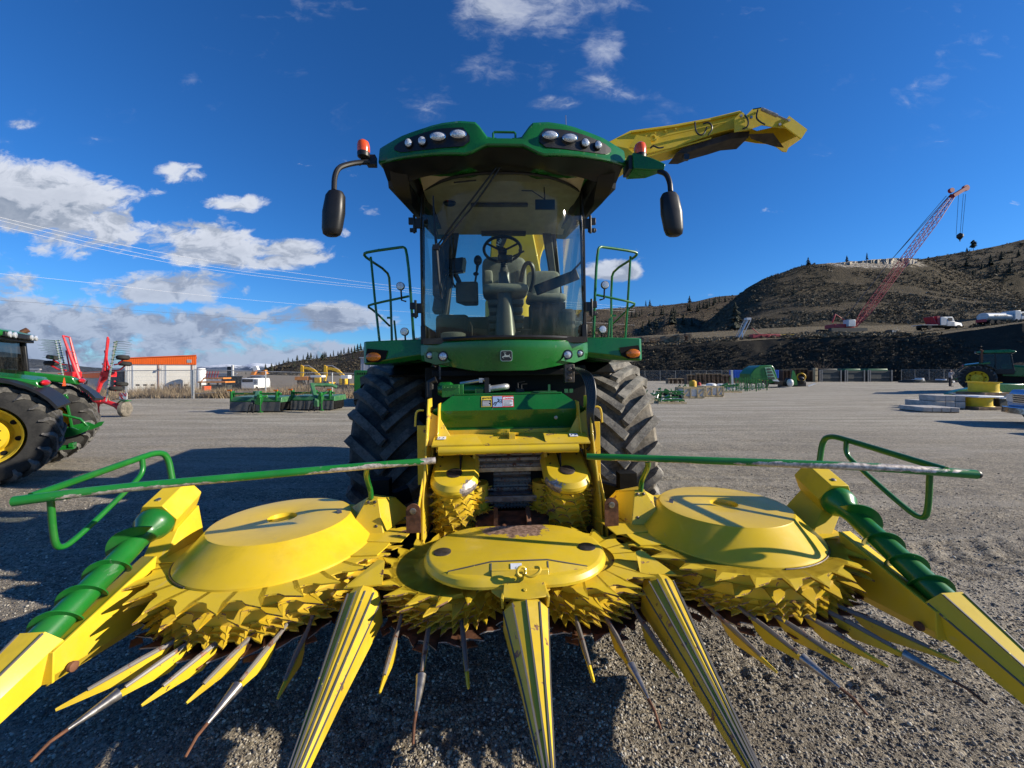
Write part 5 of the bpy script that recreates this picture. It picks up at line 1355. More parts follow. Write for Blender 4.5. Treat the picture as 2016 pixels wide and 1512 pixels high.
cs = MB(); cs.rings([[(OX - .46, 3.78, 2.56), (OX - .24, 3.72, 2.56), (OX - .24, 3.72, 2.76), (OX - .46, 3.78, 2.77)], [(OX - .42, 4.3, 2.62), (OX - .26, 4.3, 2.62), (OX - .26, 4.3, 2.78), (OX - .42, 4.3, 2.78)]])
cso = cs.build('armrest_console', trim, harv, bevel=.02)
js = MB(); js.tube([(OX - .27, 3.80, 2.77), (OX - .255, 3.79, 2.86), (OX - .245, 3.77, 2.92)], [.010, .010, .016], 8); js.ball((OX - .24, 3.76, 2.965), (.04, .035, .05), 12, 8); js.ball((OX - .262, 3.795, 2.845), (.028, .02, .02), 8, 6); js.build('joystick', black, cso)
mo = MB(); Rm_ = Matrix.Rotation(rad(-25), 3, 'Z') @ Matrix.Rotation(rad(-14), 3, 'X'); mo.box((OX - .46, 3.72, 2.90), (.20, .06, .14), Rm_); mo.bar((OX - .46, 3.73, 2.84), (OX - .42, 3.8, 2.76), .04, .04); moo = mo.build('monitor', black, cso, bevel=.01)
m2 = MB(); m2.box((OX - .455, 3.735, 2.90), (.205, .02, .15), Rm_ @ Matrix.Translation((0, 0, 0)).to_3x3()); m2.box((OX - .37, 3.69, 2.90), (.012, .065, .12), Rm_); m2.build('monitor_rim', seat_cloth, moo)
cv = MB()
for k in range(4): cv.tube([(OX - .58 + .02 * k, 3.75, 2.80), (OX - .55 + .03 * k, 3.68, 2.88 + .02 * k), (OX - .48, 3.70, 2.80 - .02 * k), (OX - .50 + .02 * k, 3.75, 2.70)], .006, 6, smooth=2)
cv.tube([(OX + .18, 3.95, 2.80), (OX + .22, 3.9, 2.98), (OX + .30, 3.92, 2.98), (OX + .32, 3.95, 2.84), (OX + .28, 3.98, 2.70)], .022, 8, smooth=2)
cv.build('cables', rubber_hose, cso)
dl = MB(); dl.b2((OX - .66, 3.80, 2.19), (OX - .34, 4.5, 2.46)); dl.b2((OX + .56, 3.75, 2.19), (OX + .70, 4.5, 2.5)); dl.build('side_console', interior_dark, harv, bevel=.04)
cc_ = MB(); cc_.box((OX - .62, 3.80, 2.86), (.10, .2, .5)); cc_.bar((OX - .66, 4.0, 2.5), (OX - .58, 4.4, 3.4), .12, .1); cc_.build('hanging_jacket', interior_dark, harv, bevel=.03)
cl2 = MB(); cl2.lathe([(.10, 0), (.11, .02), (.11, .05), (.09, .06)], (OX - .46, 3.50, 2.19), (0, 0, 1), 24); cl2.build('floor_tray', seat_cloth, harv)
fo_ = MB(); fo_.bar((OX + .30, 3.70, 2.66), (OX + .70, 3.64, 2.80), .03, .10, (0, 0, 1)); fo_.bar((OX + .60, 3.64, 2.78), (OX + .74, 3.56, 2.92), .02, .02); fo_.build('door_bar', black, harv, bevel=.01)
pd = MB(); pd.box((OX - .22, 3.60, 2.24), (.14, .05, .10), Matrix.Rotation(rad(-35), 3, 'X')); pd.box((OX + .2, 3.60, 2.24), (.1, .05, .08), Matrix.Rotation(rad(-35), 3, 'X')); pd.build('pedal', black, harv)

# ---- wipers
wi = MB()
wi.tube([(OX - .06, 3.14, 3.53), (OX - .24, 3.145, 3.30), (OX - .42, 3.165, 3.08), (OX - .55, 3.20, 2.92)], .0075, 8); wi.tube([(OX - .03, 3.14, 3.53), (OX - .22, 3.14, 3.26), (OX - .40, 3.16, 3.05), (OX - .54, 3.20, 2.90)], .0075, 8)
wi.tube([(OX - .575, 3.22, 3.34), (OX - .565, 3.20, 3.10), (OX - .55, 3.195, 2.90), (OX - .53, 3.20, 2.60), (OX - .515, 3.21, 2.50)], [.006, .010, .013, .010, .005], 6)
wi.box((OX - .555, 3.19, 2.91), (.05, .03, .04)); wi.tube([(OX - .40, 3.16, 3.42), (OX - .22, 3.14, 3.43)], .006, 6)
wi.build('wiper', black, harv)

# ---- roof
roof = MB(); rs = []
def roof_top(a):
    pts = [(0, 3.675), (.12, 3.675), (.21, 3.80), (.34, 3.815), (.52, 3.81), (.60, 3.795), (.80, 3.77), (1.0, 3.725)]
    for (x0, z0), (x1, z1) in zip(pts[:-1], pts[1:]):
        if a <= x1: return z0 + (z1 - z0) * (a - x0) / (x1 - x0)
    return pts[-1][1]
def roof_bot(a):
    pts = [(0, 3.59), (.14, 3.590), (.28, 3.525), (.5, 3.545), (.75, 3.56), (1.0, 3.575)]
    for (x0, z0), (x1, z1) in zip(pts[:-1], pts[1:]):
        if a <= x1: return z0 + (z1 - z0) * (a - x0) / (x1 - x0)
    return pts[-1][1]
def roof_y(a): return 2.93 + .24 * a ** 2.4
xs = sorted(set([round(v, 4) for s in (-1, 1) for v in [s * q for q in (0, .07, .13, .135, .16, .19, .22, .24, .25, .30, .34, .40, .47, .56, .60, .64, .72, .80, .86, .92, .97, 1.0)]]))
RC = .025
for x in xs:
    a = abs(x); zt, zb, y = roof_top(a), roof_bot(a), roof_y(a); h = zt - zb
    rs.append([Vector((RC + x, y + .0, zb)), Vector((RC + x, y - .004, zb + .012)), Vector((RC + x, y + .012, zb + .06)), Vector((RC + x, y + .03, zt - .03)), Vector((RC + x, y + .045, zt - .006)), Vector((RC + x, y + .075, zt)),
               Vector((RC + x * .80, 4.3, zt + .03 * (a < .6))), Vector((RC + x * .75, 4.6, zt - .06)), Vector((RC + x * .75, 4.6, 3.57)), Vector((RC + x * .98, y + .12, zb - .004))])
roof.rings([r_[::-1] for r_ in rs])
ro = roof.build('roof', green, harv, angle=24)
# black underside of the roof overhang: lamps, liners and side cheeks
un = MB(); rs = []
for i in range(33):
    x = -.978 + 1.956 * i / 32; a = abs(x) / .978
    y = roof_y(abs(x)) + .02; yb = 4.6 if a > .78 else 3.34; zb_ = 3.50 - .05 * a if a > .78 else 3.565
    rs.append([Vector((x + RC, y, roof_bot(abs(x)) - .004)), Vector((x + RC, y + .13 + .05 * a, min(3.55 - .03 * a, roof_bot(abs(x)) - .016))), Vector((x + RC, y + .2, 3.555 - .08 * a)), Vector((x * (.77 if a > .78 else 1) + RC, yb, zb_)), Vector((x * (.77 if a > .78 else 1) + RC, yb, 3.63)), Vector((x + RC, y + .1, 3.62))])
un.rings([r_[::-1] for r_ in rs])
for sx in (-1, 1):
    X = lambda v: RC + sx * v
    un.rings([[(X(.93), 3.22, 3.56), (X(.79), 3.22, 3.56), (X(.77), 4.3, 3.56), (X(.80), 4.3, 3.56)], [(X(.925), 3.26, 3.47), (X(.79), 3.30, 3.47), (X(.77), 4.2, 3.47), (X(.80), 4.2, 3.47)], [(X(.905), 3.34, 3.40), (X(.79), 3.38, 3.40), (X(.77), 4.0, 3.40), (X(.80), 4.0, 3.40)], [(X(.86), 3.42, 3.36), (X(.80), 3.44, 3.36), (X(.78), 3.8, 3.36), (X(.80), 3.8, 3.36)]])
un.build('roof_underside', black, ro, angle=40)
for sx in (-1, 1):
    # black lamp pockets following the roof's curved face
    pk = MB()
    outl = [(.255, 3.685), (.335, 3.755), (.56, 3.748), (.70, 3.712), (.84, 3.672), (.86, 3.64), (.84, 3.60), (.70, 3.585), (.34, 3.60), (.27, 3.615)]
    def py_(x, z): return roof_y(x) + (.012 + .018 * (z - roof_bot(x) - .06) / .15) - .004
    pk.poly([Vector((RC + sx * x, py_(x, z), z)) for x, z in outl], (0, -.004, 0))
    pk = MB(); n_ = 12; rows = []
    for i in range(n_ + 1):
        x = .262 + (.86 - .262) * i / n_
        def edge(xx, pts):
            for (x0, z0), (x1, z1) in zip(pts[:-1], pts[1:]):
                if xx <= x1: return z0 + (z1 - z0) * (xx - x0) / (x1 - x0)
            return pts[-1][1]
        zt = edge(x, [(.255, 3.66), (.30, 3.745), (.50, 3.75), (.62, 3.735), (.80, 3.705), (.87, 3.67)]); zb = edge(x, [(.255, 3.64), (.29, 3.592), (.60, 3.592), (.80, 3.608), (.87, 3.655)])
        rows.append([Vector((RC + sx * x, py_(x, zt), zt)), Vector((RC + sx * x, py_(x, zb), zb)), Vector((RC + sx * x, py_(x, zb) - .004, zb)), Vector((RC + sx * x, py_(x, zt) - .004, zt))])
    pk.rings(rows); pko = pk.build('lamp_pocket', black, ro, smooth=False)
    for (x, rx, rz) in ((.345, .056, .030), (.50, .054, .030), (.625, .030, .033), (.735, .027, .033)):
        z = {.345: 3.675, .50: 3.672, .625: 3.655, .735: 3.66}[x]
        y = roof_y(x) - .004
        lm = MB(); lm.rings([[Vector((RC + sx * x + rx * k * math.cos(2 * PI * q / 24), y + (x * .0) - dy, z + rz * k * math.sin(2 * PI * q / 24))) for q in range(24)] for k, dy in ((1.0, -.02), (1, .010), (.9, .016), (.55, .022), (.02, .024))])
        lo = lm.build('work_light', headlamp, harv)
        l2 = MB(); l2.rings([[Vector((RC + sx * x + rx * k * math.cos(2 * PI * q / 24), y - dy, z + rz * k * math.sin(2 * PI * q / 24))) for q in range(24)] for k, dy in ((1.10, -.02), (1.10, .012), (1.0, .014))], cap=False); l2.build('lamp_bezel', chrome if rx > .04 else black, lo)
hndl = MB(); hndl.tube([(RC - .085, 2.99, 3.655), (RC - .085, 2.99, 3.715), (RC - .075, 2.99, 3.725), (RC + .075, 2.99, 3.725), (RC + .085, 2.99, 3.715), (RC + .085, 2.99, 3.655)], .009, 8); hndl.box((RC + .08, 3.0, 3.665), (.04, .03, .03)); hndl.box((RC - .08, 3.0, 3.665), (.04, .03, .03)); hndl.build('roof_bracket', green, ro)
an = MB(); an.tube([(RC + .56, 3.4, 3.75), (RC + .555, 3.4, 4.13)], [.004, .0025], 6); an.build('antenna', black, ro)

# ---- beacons and mirrors
for sx in (-1, 1):
    X = lambda v: RC + sx * v
    bz = 3.585
    ar = MB()
    if sx < 0:
        ar.box((X(1.045), 3.14, 3.575), (.07, .06, .075)); ar.box((X(1.09), 3.13, 3.57), (.06, .05, .035))
        ar.tube([(X(1.06), 3.12, 3.56), (X(1.14), 3.06, 3.52), (X(1.20), 3.0, 3.47), (X(1.235), 2.95, 3.42), (X(1.25), 2.92, 3.34), (X(1.25), 2.91, 3.24)], .019, 10, smooth=2)
        ar.tube([(X(1.10), 3.1, 3.54), (X(1.12), 3.09, 3.51), (X(1.14), 3.07, 3.52)], .003, 6, smooth=2)
    else:
        br_ = MB(); br_.b2((X(1.0), 3.10, 3.51), (X(1.03), 3.24, 3.62)); br_.build('arm_bracket', black, harv)
        ar.tube([(X(1.20), 3.0, 3.44), (X(1.235), 2.95, 3.40), (X(1.25), 2.92, 3.32), (X(1.25), 2.91, 3.24)], .019, 10, smooth=2)
    mir = ar.build('mirror_arm', black, harv)
    if sx > 0:
        wg = MB(); wg.rings([[(X(1.03), 3.08, 3.50), (X(1.03), 3.08, 3.635), (X(1.03), 3.26, 3.635), (X(1.03), 3.26, 3.50)], [(X(1.15), 3.01, 3.455), (X(1.15), 3.01, 3.555), (X(1.15), 3.16, 3.56), (X(1.15), 3.16, 3.46)], [(X(1.225), 2.955, 3.43), (X(1.235), 2.95, 3.475), (X(1.235), 3.0, 3.475), (X(1.225), 3.0, 3.43)]])
        wg.build('arm_cover', green, mir, bevel=.008)
    bc_ = (X(1.095), 3.10, 3.60 if sx < 0 else 3.605)
    be = MB(); be.lathe([(.02, -.03), (.045, -.015), (.048, .01), (.046, .02)], bc_, (0, 0, 1), 24); beo = be.build('beacon_base', black, harv)
    be = MB(); be.lathe([(.046, .02), (.048, .04), (.047, .075), (.040, .10), (.022, .115), (.001, .118)], bc_, (0, 0, 1), 24); be.build('beacon', orange_glass, beo)
    mh = MB(); c0 = Vector((X(1.25), 2.90, 3.07)); rs = []
    for z, w, d_ in ((.155, .028, .03), (.15, .05, .04), (.12, .068, .05), (0, .078, .058), (-.12, .070, .05), (-.155, .060, .042), (-.168, .04, .03)):
        rs.append([c0 + Vector((sx * .035 * (-z) / .15 * .5 + w * abs(math.cos(a)) ** .6 * (1 if math.cos(a) > 0 else -1), d_ * math.sin(a), z)) for a in [2 * PI * q / 24 for q in range(24)]])
    mh.rings(rs[::-1]); mho = mh.build('mirror', black, mir, angle=40)

# ---- hand rails with small round work lamps
rail_m = green
for sx in (-1, 1):
    X = lambda v: OX + sx * v; r = .013
    ra = MB()
    ra.tube([(X(.83), 3.62, 2.19), (X(.862), 3.62, 2.80), (X(.885), 3.62, 3.02), (X(.91), 3.64, 3.055), (X(.95), 3.66, 3.06), (X(1.28), 3.78, 3.055), (X(1.33), 3.80, 3.04), (X(1.32), 3.86, 3.02), (X(1.22), 4.2, 2.98), (X(1.20), 4.25, 2.9), (X(1.19), 4.25, 2.19)], r, 10, smooth=1)
    ra.tube([(X(1.28), 3.86, 3.03), (X(1.24), 3.84, 2.6), (X(1.19), 3.8, 2.19)], r * .9, 8)
    ra.tube([(X(.87), 3.62, 2.60), (X(1.20), 3.70, 2.55), (X(1.30), 3.78, 2.54), (X(1.26), 3.88, 2.51), (X(1.20), 4.2, 2.40)], r * .85, 8, smooth=1)
    ra.tube([(X(1.10), 4.0, 2.43), (X(1.08), 4.0, 2.19)], r * .8, 8); ra.box((X(1.16), 3.75, 3.065), (.03, .02, .015)); ra.box((X(1.15), 4.02, 2.46), (.05, .02, .02))
    rao = ra.build('hand_rail', rail_m, harv)
    for (lx, lz) in ((.93, 2.68), (.90, 2.27)):
        lb = MB(); lb.lathe([(.036, .01), (.038, -.01), (.03, -.03), (.012, -.04)], (X(lx), 3.56, lz), (0, -1, 0), 20); lb.tube([(X(lx), 3.58, lz - .03), (X(lx), 3.6, lz - .12), (X(lx - .04), 3.61, lz - .13)], .008, 6); lbo = lb.build('rail_lamp', black, rao)
        lb = MB(); lb.lathe([(.033, .0105), (.03, .014), (.001, .017)], (X(lx), 3.56, lz), (0, -1, 0), 20); lb.build('lamp_glass', headlamp, lbo)

# ---- green deflector box, springs, hoses between tyres
z0, z1, z2 = 1.455, 1.60, 1.715
df = MB()
front = [(-.50, 3.10, z0), (.57, 3.10, z0), (.63, 3.05, z1), (.47, 3.13, z2), (-.41, 3.13, z2), (-.565, 3.05, z1)]
df.add([Vector(p) for p in front] + [Vector((p[0], 3.6, p[2])) for p in front], [(0, 1, 2, 5), (5, 2, 3, 4), (1, 0, 6, 7), (2, 1, 7, 8), (3, 2, 8, 9), (4, 3, 9, 10), (5, 4, 10, 11), (0, 5, 11, 6)])
dfo = df.build('deflector_box', green, harv, angle=15)
l_ = MB(); l_.b2((-.49, 3.085, z0 - .012), (.56, 3.12, z0)); l_.bar((-.40, 3.135, z2 + .006), (.46, 3.135, z2 + .006), .02, .012); l_.build('box_lip', green, dfo, bevel=.003)
cp_ = MB(); cp_.lathe([(.016, 0), (.014, .006), (.001, .008)], (.40, 3.075, 1.53), (0, -1, 0), 16); cp_.build('round_cap', steel, dfo)
# warning labels on the upper face
def onbox(x, t_): # t_ 0 at the fold, 1 at the top
    y = 3.05 + (.08) * t_; z = z1 + (z2 - z1) * t_
    return Vector((x, y - .0035, z))
def lab(x0, x1, t0, t1, mat, par, k=1, name='label_panel'):
    m_ = MB(); off = Vector((0, -.0012 * k, .0)); m_.poly([onbox(x0, t0) + off, onbox(x1, t0) + off, onbox(x1, t1) + off, onbox(x0, t1) + off], (0, -.0006, 0)); return m_.build(name, mat, par)
up_ = Vector((0, .08, z2 - z1)).normalized()
wl = lab(-.185, -.105, .22, .90, sticker_yellow, harv, name='caution_label')
lab(-.181, -.109, .25, .66, ink, wl, 2)
tx = MB(); text_mb(tx, 'CAUTION', onbox(-.139, .78) + Vector((0, -.0026, 0)), (1, 0, 0), up_, .0125, bold=.0008); tx.poly([onbox(-.178, .71) + Vector((0, -.003, 0)), onbox(-.165, .71) + Vector((0, -.003, 0)), onbox(-.1715, .85) + Vector((0, -.003, 0))], (0, -.0005, 0)); tx.build('label_writing', ink, wl, smooth=False)
tx = MB()
for i, w in enumerate((.055, .062, .05, .058, .060)): tx.poly([onbox(-.176, .60 - i * .075) + Vector((0, -.0036, 0)), onbox(-.176 + w, .60 - i * .075) + Vector((0, -.0036, 0)), onbox(-.176 + w, .575 - i * .075) + Vector((0, -.0036, 0)), onbox(-.176, .575 - i * .075) + Vector((0, -.0036, 0))], (0, -.0005, 0))
tx.build('label_lines', sticker_white, wl)
wl = lab(-.098, .070, .18, .92, sticker_red, harv, name='danger_label')
lab(-.095, -.020, .21, .89, sticker_blue, wl, 2); lab(-.016, .064, .24, .66, sticker_white, wl, 2)
tx = MB(); text_mb(tx, 'DANGER', onbox(.033, .785) + Vector((0, -.0026, 0)), (1, 0, 0), up_, .0135, bold=.001); tx.poly([onbox(-.016, .71) + Vector((0, -.003, 0)), onbox(-.002, .71) + Vector((0, -.003, 0)), onbox(-.009, .86) + Vector((0, -.003, 0))], (0, -.0005, 0)); tx.build('label_writing', sticker_white, wl, smooth=False)
tx = MB()
for i, w in enumerate((.066, .072, .05, .07, .062)): tx.poly([onbox(-.012, .61 - i * .078) + Vector((0, -.0036, 0)), onbox(-.012 + w, .61 - i * .078) + Vector((0, -.0036, 0)), onbox(-.012 + w, .575 - i * .078) + Vector((0, -.0036, 0)), onbox(-.012, .575 - i * .078) + Vector((0, -.0036, 0))], (0, -.0005, 0))
def pic(pts, w=.006):
    for a, b in zip(pts[:-1], pts[1:]):
        A, B = onbox(*a) + Vector((0, -.004, 0)), onbox(*b) + Vector((0, -.004, 0)); tx.bar(A, B, w, .0006, (0, -.82, .57))
pic([(-.088, .35), (-.080, .50), (-.068, .46), (-.052, .56), (-.040, .66)], .007); pic([(-.078, .28), (-.070, .38), (-.066, .48)]); pic([(-.052, .56), (-.040, .50), (-.032, .56)]); pic([(-.056, .74), (-.048, .66), (-.038, .64)]); pic([(-.034, .44), (-.024, .46), (-.024, .68), (-.036, .66)], .004)
tx.build('label_lines', ink, wl, smooth=False)
sp2 = MB()
for (x0, x1) in ((-.44, -.12), (.09, .42)):
    n = int(abs(x1 - x0) / .0085)
    pts = []
    for i in range(n * 8 + 1):
        a = 2 * PI * i / 8; x = x0 + (x1 - x0) * i / (n * 8); pts.append((x, 3.12 + .024 * math.cos(a), 1.415 + .024 * math.sin(a)))
    sp2.tube(pts, .0032, 4)
sp2.build('coil_spring', green_dull, harv)
s3 = MB(); s3.lathe([(.02, 0), (.02, .33)], (-.44, 3.12, 1.415), (1, 0, 0), 12); s3.lathe([(.02, 0), (.02, .33)], (.09, 3.12, 1.415), (1, 0, 0), 12); s3.b2((-.58, 3.16, 1.34), (.66, 3.5, 1.455)); s3.build('spring_core', engine_black, harv)
s4 = MB(); s4.poly([(-.10, 3.09, 1.405), (-.08, 3.09, 1.425), (-.03, 3.09, 1.405), (.03, 3.09, 1.405), (.07, 3.09, 1.43), (.09, 3.09, 1.41), (.06, 3.09, 1.385), (-.06, 3.09, 1.385)], (0, .02, 0)); s4o = s4.build('spring_clevis', steel_dark, harv, bevel=.004)
s5 = MB(); [s5.lathe([(.010, 0), (.010, .01), (.001, .012)], (x, 3.09, 1.40), (0, -1, 0), 8) for x in (-.045, .03)]; s5.build('clevis_pin', rust, s4o)
# gearbox and pipework on top of the box
gx_ = MB(); gx_.b2((-.50, 3.14, 1.70), (-.36, 3.30, 1.80)); gx_.lathe([(.05, 0), (.06, .02), (.06, .10), (.045, .12)], (-.54, 3.24, 1.76), (1, 0, 0), 20); gx_.lathe([(.045, 0), (.045, .22)], (-.38, 3.25, 1.75), (1, 0, 0), 20); gx_.b2((-.24, 3.18, 1.70), (-.17, 3.30, 1.765)); gx_.b2((-.36, 3.16, 1.71), (-.33, 3.30, 1.80))
for i in range(5): gx_.lathe([(.006, 0), (.006, .008)], (-.48 + .028 * i, 3.138, 1.78), (0, -1, 0), 6)
gx_.build('gearbox', green, harv, bevel=.006)
pp = MB(); pp.tube([(-.36, 3.25, 1.805), (-.25, 3.22, 1.82), (-.16, 3.2, 1.835)], .014, 10); pp.tube([(-.12, 3.2, 1.76), (0, 3.2, 1.775), (.02, 3.22, 1.775), (.022, 3.26, 1.775), (.0, 3.28, 1.775)], .024, 12, smooth=2); pp.box((-.125, 3.2, 1.765), (.025, .05, .06)); pp.box((-.19, 3.2, 1.83), (.03, .03, .035))
pp.build('hydraulic_pipe', galv, harv)
pq = MB(); pq.b2((-.16, 3.17, 1.72), (-.125, 3.24, 1.85)); pq.build('filter_block', black, harv); pq = MB(); pq.b2((.10, 3.3, 1.72), (.17, 3.36, 1.75)); pq.tube([(.12, 3.33, 1.75), (.12, 3.33, 1.80), (.18, 3.33, 1.81)], .006, 6); pq.tube([(.15, 3.33, 1.75), (.15, 3.33, 1.785), (.2, 3.34, 1.79)], .006, 6)
pq.build('valve_block', black, harv); pq = MB(); pq.tube([(-.60, 3.2, 1.70), (-.60, 3.2, 1.82), (-.55, 3.2, 1.84)], .03, 10); pq.build('rubber_elbow', black, harv)
yb_ = MB(); yb_.b2((.38, 3.35, 1.72), (.40, 3.37, 1.78)); yb_.b2((.25, 3.3, 1.72), (.45, 3.36, 1.725)); yb_.build('fitting_plate', green_dull, harv); yb_ = MB(); yb_.bar((.50, 3.15, 1.72), (.5, 3.15, 1.75), .01, .03); yb_.bar((.54, 3.15, 1.72), (.54, 3.15, 1.75), .01, .03); yb_.b2((.49, 3.15, 1.717), (.55, 3.16, 1.722)); yb_.build('lifting_eye', green_dull, harv)
hs_ = MB()
for k in range(6):
    dx = .016 * k
    hs_.tube([(.56 + dx * .5, 3.25, 1.92), (.605 + dx * .8, 3.02 - .01 * k, 1.88), (.635 + dx * .6, 2.96 - .01 * k, 1.72), (.615 + dx * .3, 2.93 - .012 * k, 1.55), (.625 + dx * .6, 2.91, 1.42), (.64 + dx * .2, 2.90, 1.36), (.62 - dx * .2, 2.92, 1.30)], .0085, 8, smooth=2)
hs_.build('hydraulic_hoses', rubber_hose, harv)
mp = MB(); mp.b2((.50, 3.2, 1.80), (.58, 3.26, 1.95)); mp.lathe([(.016, 0), (.016, .01)], (.54, 3.2, 1.83), (0, -1, 0), 12); mp.lathe([(.016, 0), (.016, .01)], (.54, 3.2, 1.87), (0, -1, 0), 12); mp.lathe([(.016, 0), (.016, .01)], (.54, 3.2, 1.91), (0, -1, 0), 12)
mp.build('multi_coupler', steel_dark, harv, bevel=.004)
ck = MB()
for i in range(9): ck.lathe([(.008, -.008), (.008, .008)], (-.535 + .002 * (i % 2), 3.3, 1.94 - .012 * i), (0, 1, 0) if i % 2 else (1, 0, 0), 8)
ck.build('chain', steel_dark, harv)
# fork arms of the feeder lift
for sx in (-1, 1): fa = MB(); fa.bar((.03 + sx * .58, 3.15, 1.60), (.03 + sx * .60, 3.05, 1.2), .02, .12, (0, 1, 0)); fa.build('lift_arm', yellow_worn, harv, bevel=.004)

# ---- discharge spout, swung to the right, standing behind the cab
sp_ = MB(); W0 = Matrix.Identity(4)
path = [(1012, 545, 5.9, 48, .20), (1018, 500, 5.9, 46, .20), (1034, 462, 5.92, 44, .20), (1070, 425, 5.95, 41, .20), (1125, 375, 6.0, 36, .19), (1185, 328, 6.05, 30, .19), (1245, 293, 6.1, 26.5, .19), (1320, 280, 6.1, 23, .19), (1392, 260, 6.1, 17, .18), (1450, 246, 6.05, 17, .18)]
pw = [U(px, py, Y) for px, py, Y, _, _ in path]
rs = []
for i, p in enumerate(pw):
    t_ = (pw[min(i + 1, len(pw) - 1)] - pw[max(i - 1, 0)]).normalized(); dn = Vector((0, 1, 0)); upv = dn.cross(t_) * -1; upv.normalize()
    if upv.z < 0: upv = -upv
    hh = path[i][3] / F * path[i][2]; d_ = path[i][4]
    rs.append([p + upv * hh + dn * -d_ * .8, p + upv * hh + dn * d_ * .8, p - upv * hh + dn * d_, p - upv * hh - dn * d_])
sp_.rings(rs)
so4 = sp_.build('discharge_spout', yellow, harv, M=W0, angle=20, bevel=.01)
# ribs, side beam and base ring
rbm = MB(); A_ = [r[0] for r in rs]
for k in (6, 7, 8): rbm.bar(rs[k][0] + Vector((0, -.02, -.05)), rs[k + 1][0] + Vector((0, -.02, -.05)), .02, .05, (0, -1, 0))
p6 = rs[6]; rbm.lathe([(.055, 0), (.055, .02), (.03, .022), (.03, .005)], (rs[6][0] + rs[6][3]) / 2 + Vector((.25, -.02, .05)), (0, -1, 0), 20)
for px, py in ((1272, 268), (1290, 262), (1310, 258), (1330, 254)): rbm.lathe([(.014, 0), (.014, .012)], U(px, py, 5.92), (0, -1, 0), 8)
rbm.poly([U(1238, 292, 5.88), U(1252, 267, 5.88), U(1278, 272, 5.88), U(1284, 292, 5.88)], (0, -.02, 0))
rbm.bar(U(1262, 312, 5.88), U(1400, 272, 5.88), .015, .02, (0, -1, 0)); rbm.bar(U(1300, 270, 5.88), U(1430, 240, 5.88), .012, .02, (0, -1, 0))
rbm.build('spout_ribs', yellow, so4, M=W0)
liner_m = simple('dark_brown_liner', (.035, .026, .02), .8, .1, .6, 9, .3, 40)
dkm = MB()   # dark lining seen from below
dkm.poly([U(1332, 301, 5.9), U(1345, 291, 5.9), U(1400, 274, 5.9), U(1440, 261, 5.9), U(1476, 258, 5.9), U(1474, 270, 5.9), U(1440, 273, 5.9), U(1415, 281, 5.9), U(1375, 292, 5.9), U(1352, 301, 5.9)], (0, .32, 0))
dkm.build('dark_liner', liner_m, so4, M=W0)
# hinged end flaps
fl1 = MB()
def pl3(L_, y0, dy, mb, Yb=5.74): mb.poly([U(a_, b_, Yb) + Vector((0, y0, 0)) for a_, b_ in L_], (0, dy, 0))
side = [(1446, 234), (1456, 223), (1463, 221), (1468, 228), (1482, 214), (1499, 211), (1510, 219), (1552, 236), (1547, 252), (1522, 250), (1500, 246), (1478, 254), (1446, 260)]
pl3(side, 0, .012, fl1); pl3(side, .40, .012, fl1)
fl1.poly([U(1482, 214, 5.74), U(1499, 211, 5.74), U(1499, 214, 6.15), U(1482, 217, 6.15)], (0, 0, -.015)); fl1.poly([U(1499, 213, 5.75), U(1552, 236, 5.75), U(1552, 238, 6.15), U(1499, 215, 6.15)], (0, 0, -.015))
fl1.build('spout_flap', yellow, so4, M=W0, angle=15)
fl2 = MB()
fl2.poly([U(1553, 229, 5.72), U(1589, 256, 5.72), U(1578, 273, 5.72), U(1541, 246, 5.72)], (0, .02, 0)); fl2.poly([U(1553, 229, 5.72), U(1589, 256, 5.72), U(1589, 259, 6.15), U(1553, 232, 6.15)], (0, 0, .012))
fl2.poly([U(1528, 288, 6.12), U(1556, 280, 6.12), U(1549, 299, 6.12), U(1541, 298, 6.12)], (0, .015, 0))
fl2.poly([U(1470, 262, 6.13), U(1541, 246, 6.13), U(1578, 273, 6.13), U(1545, 296, 6.13), U(1526, 288, 6.13), U(1478, 273, 6.13)], (0, .012, 0))
fl2.build('end_flap', yellow, so4, M=W0, smooth=False)
fl3 = MB(); fl3.poly([U(1474, 264, 5.78), U(1522, 262, 5.78), U(1543, 290, 6.1), U(1526, 288, 6.1), U(1480, 273, 5.9)], (0, .01, 0)); fl3.build('flap_lining', liner_m, so4, M=W0, smooth=False)
hy = MB(); hy.tube([U(1500, 215, 5.68), U(1530, 228, 5.68)], .024, 8); hy.tube([U(1530, 228, 5.68), U(1552, 237, 5.68)], .012, 8); [hy.lathe([(.02, 0), (.02, .02)], U(a_, b_, 5.73), (0, -1, 0), 8) for a_, b_ in ((1500, 216), (1552, 238), (1458, 229), (1534, 246), (1478, 232))]; hy.build('flap_cylinder', steel, so4, M=W0)
hz_ = MB()
for (a, b, c2, d2) in (((1368, 240), (1370, 262), (1384, 268), (1392, 250)), ((1384, 244), (1396, 240), (1404, 252), (1394, 266)), ((1466, 226), (1474, 238), (1472, 250), (1462, 254)), ((1492, 216), (1488, 232), (1496, 240), (1506, 245)), ((1280, 292), (1286, 286), (1296, 292), (1306, 290))):
    hz_.tube([U(*a, 5.71), U(*b, 5.69), U(*c2, 5.69), U(*d2, 5.71)], .011, 6, smooth=2)
hz_.box(U(1350, 310, 5.85), (.08, .06, .08)); hz_.tube([U(1348, 304, 5.85), U(1352, 312, 5.85)], .03, 8)
hz_.build('spout_hoses', rubber_hose, so4, M=W0)
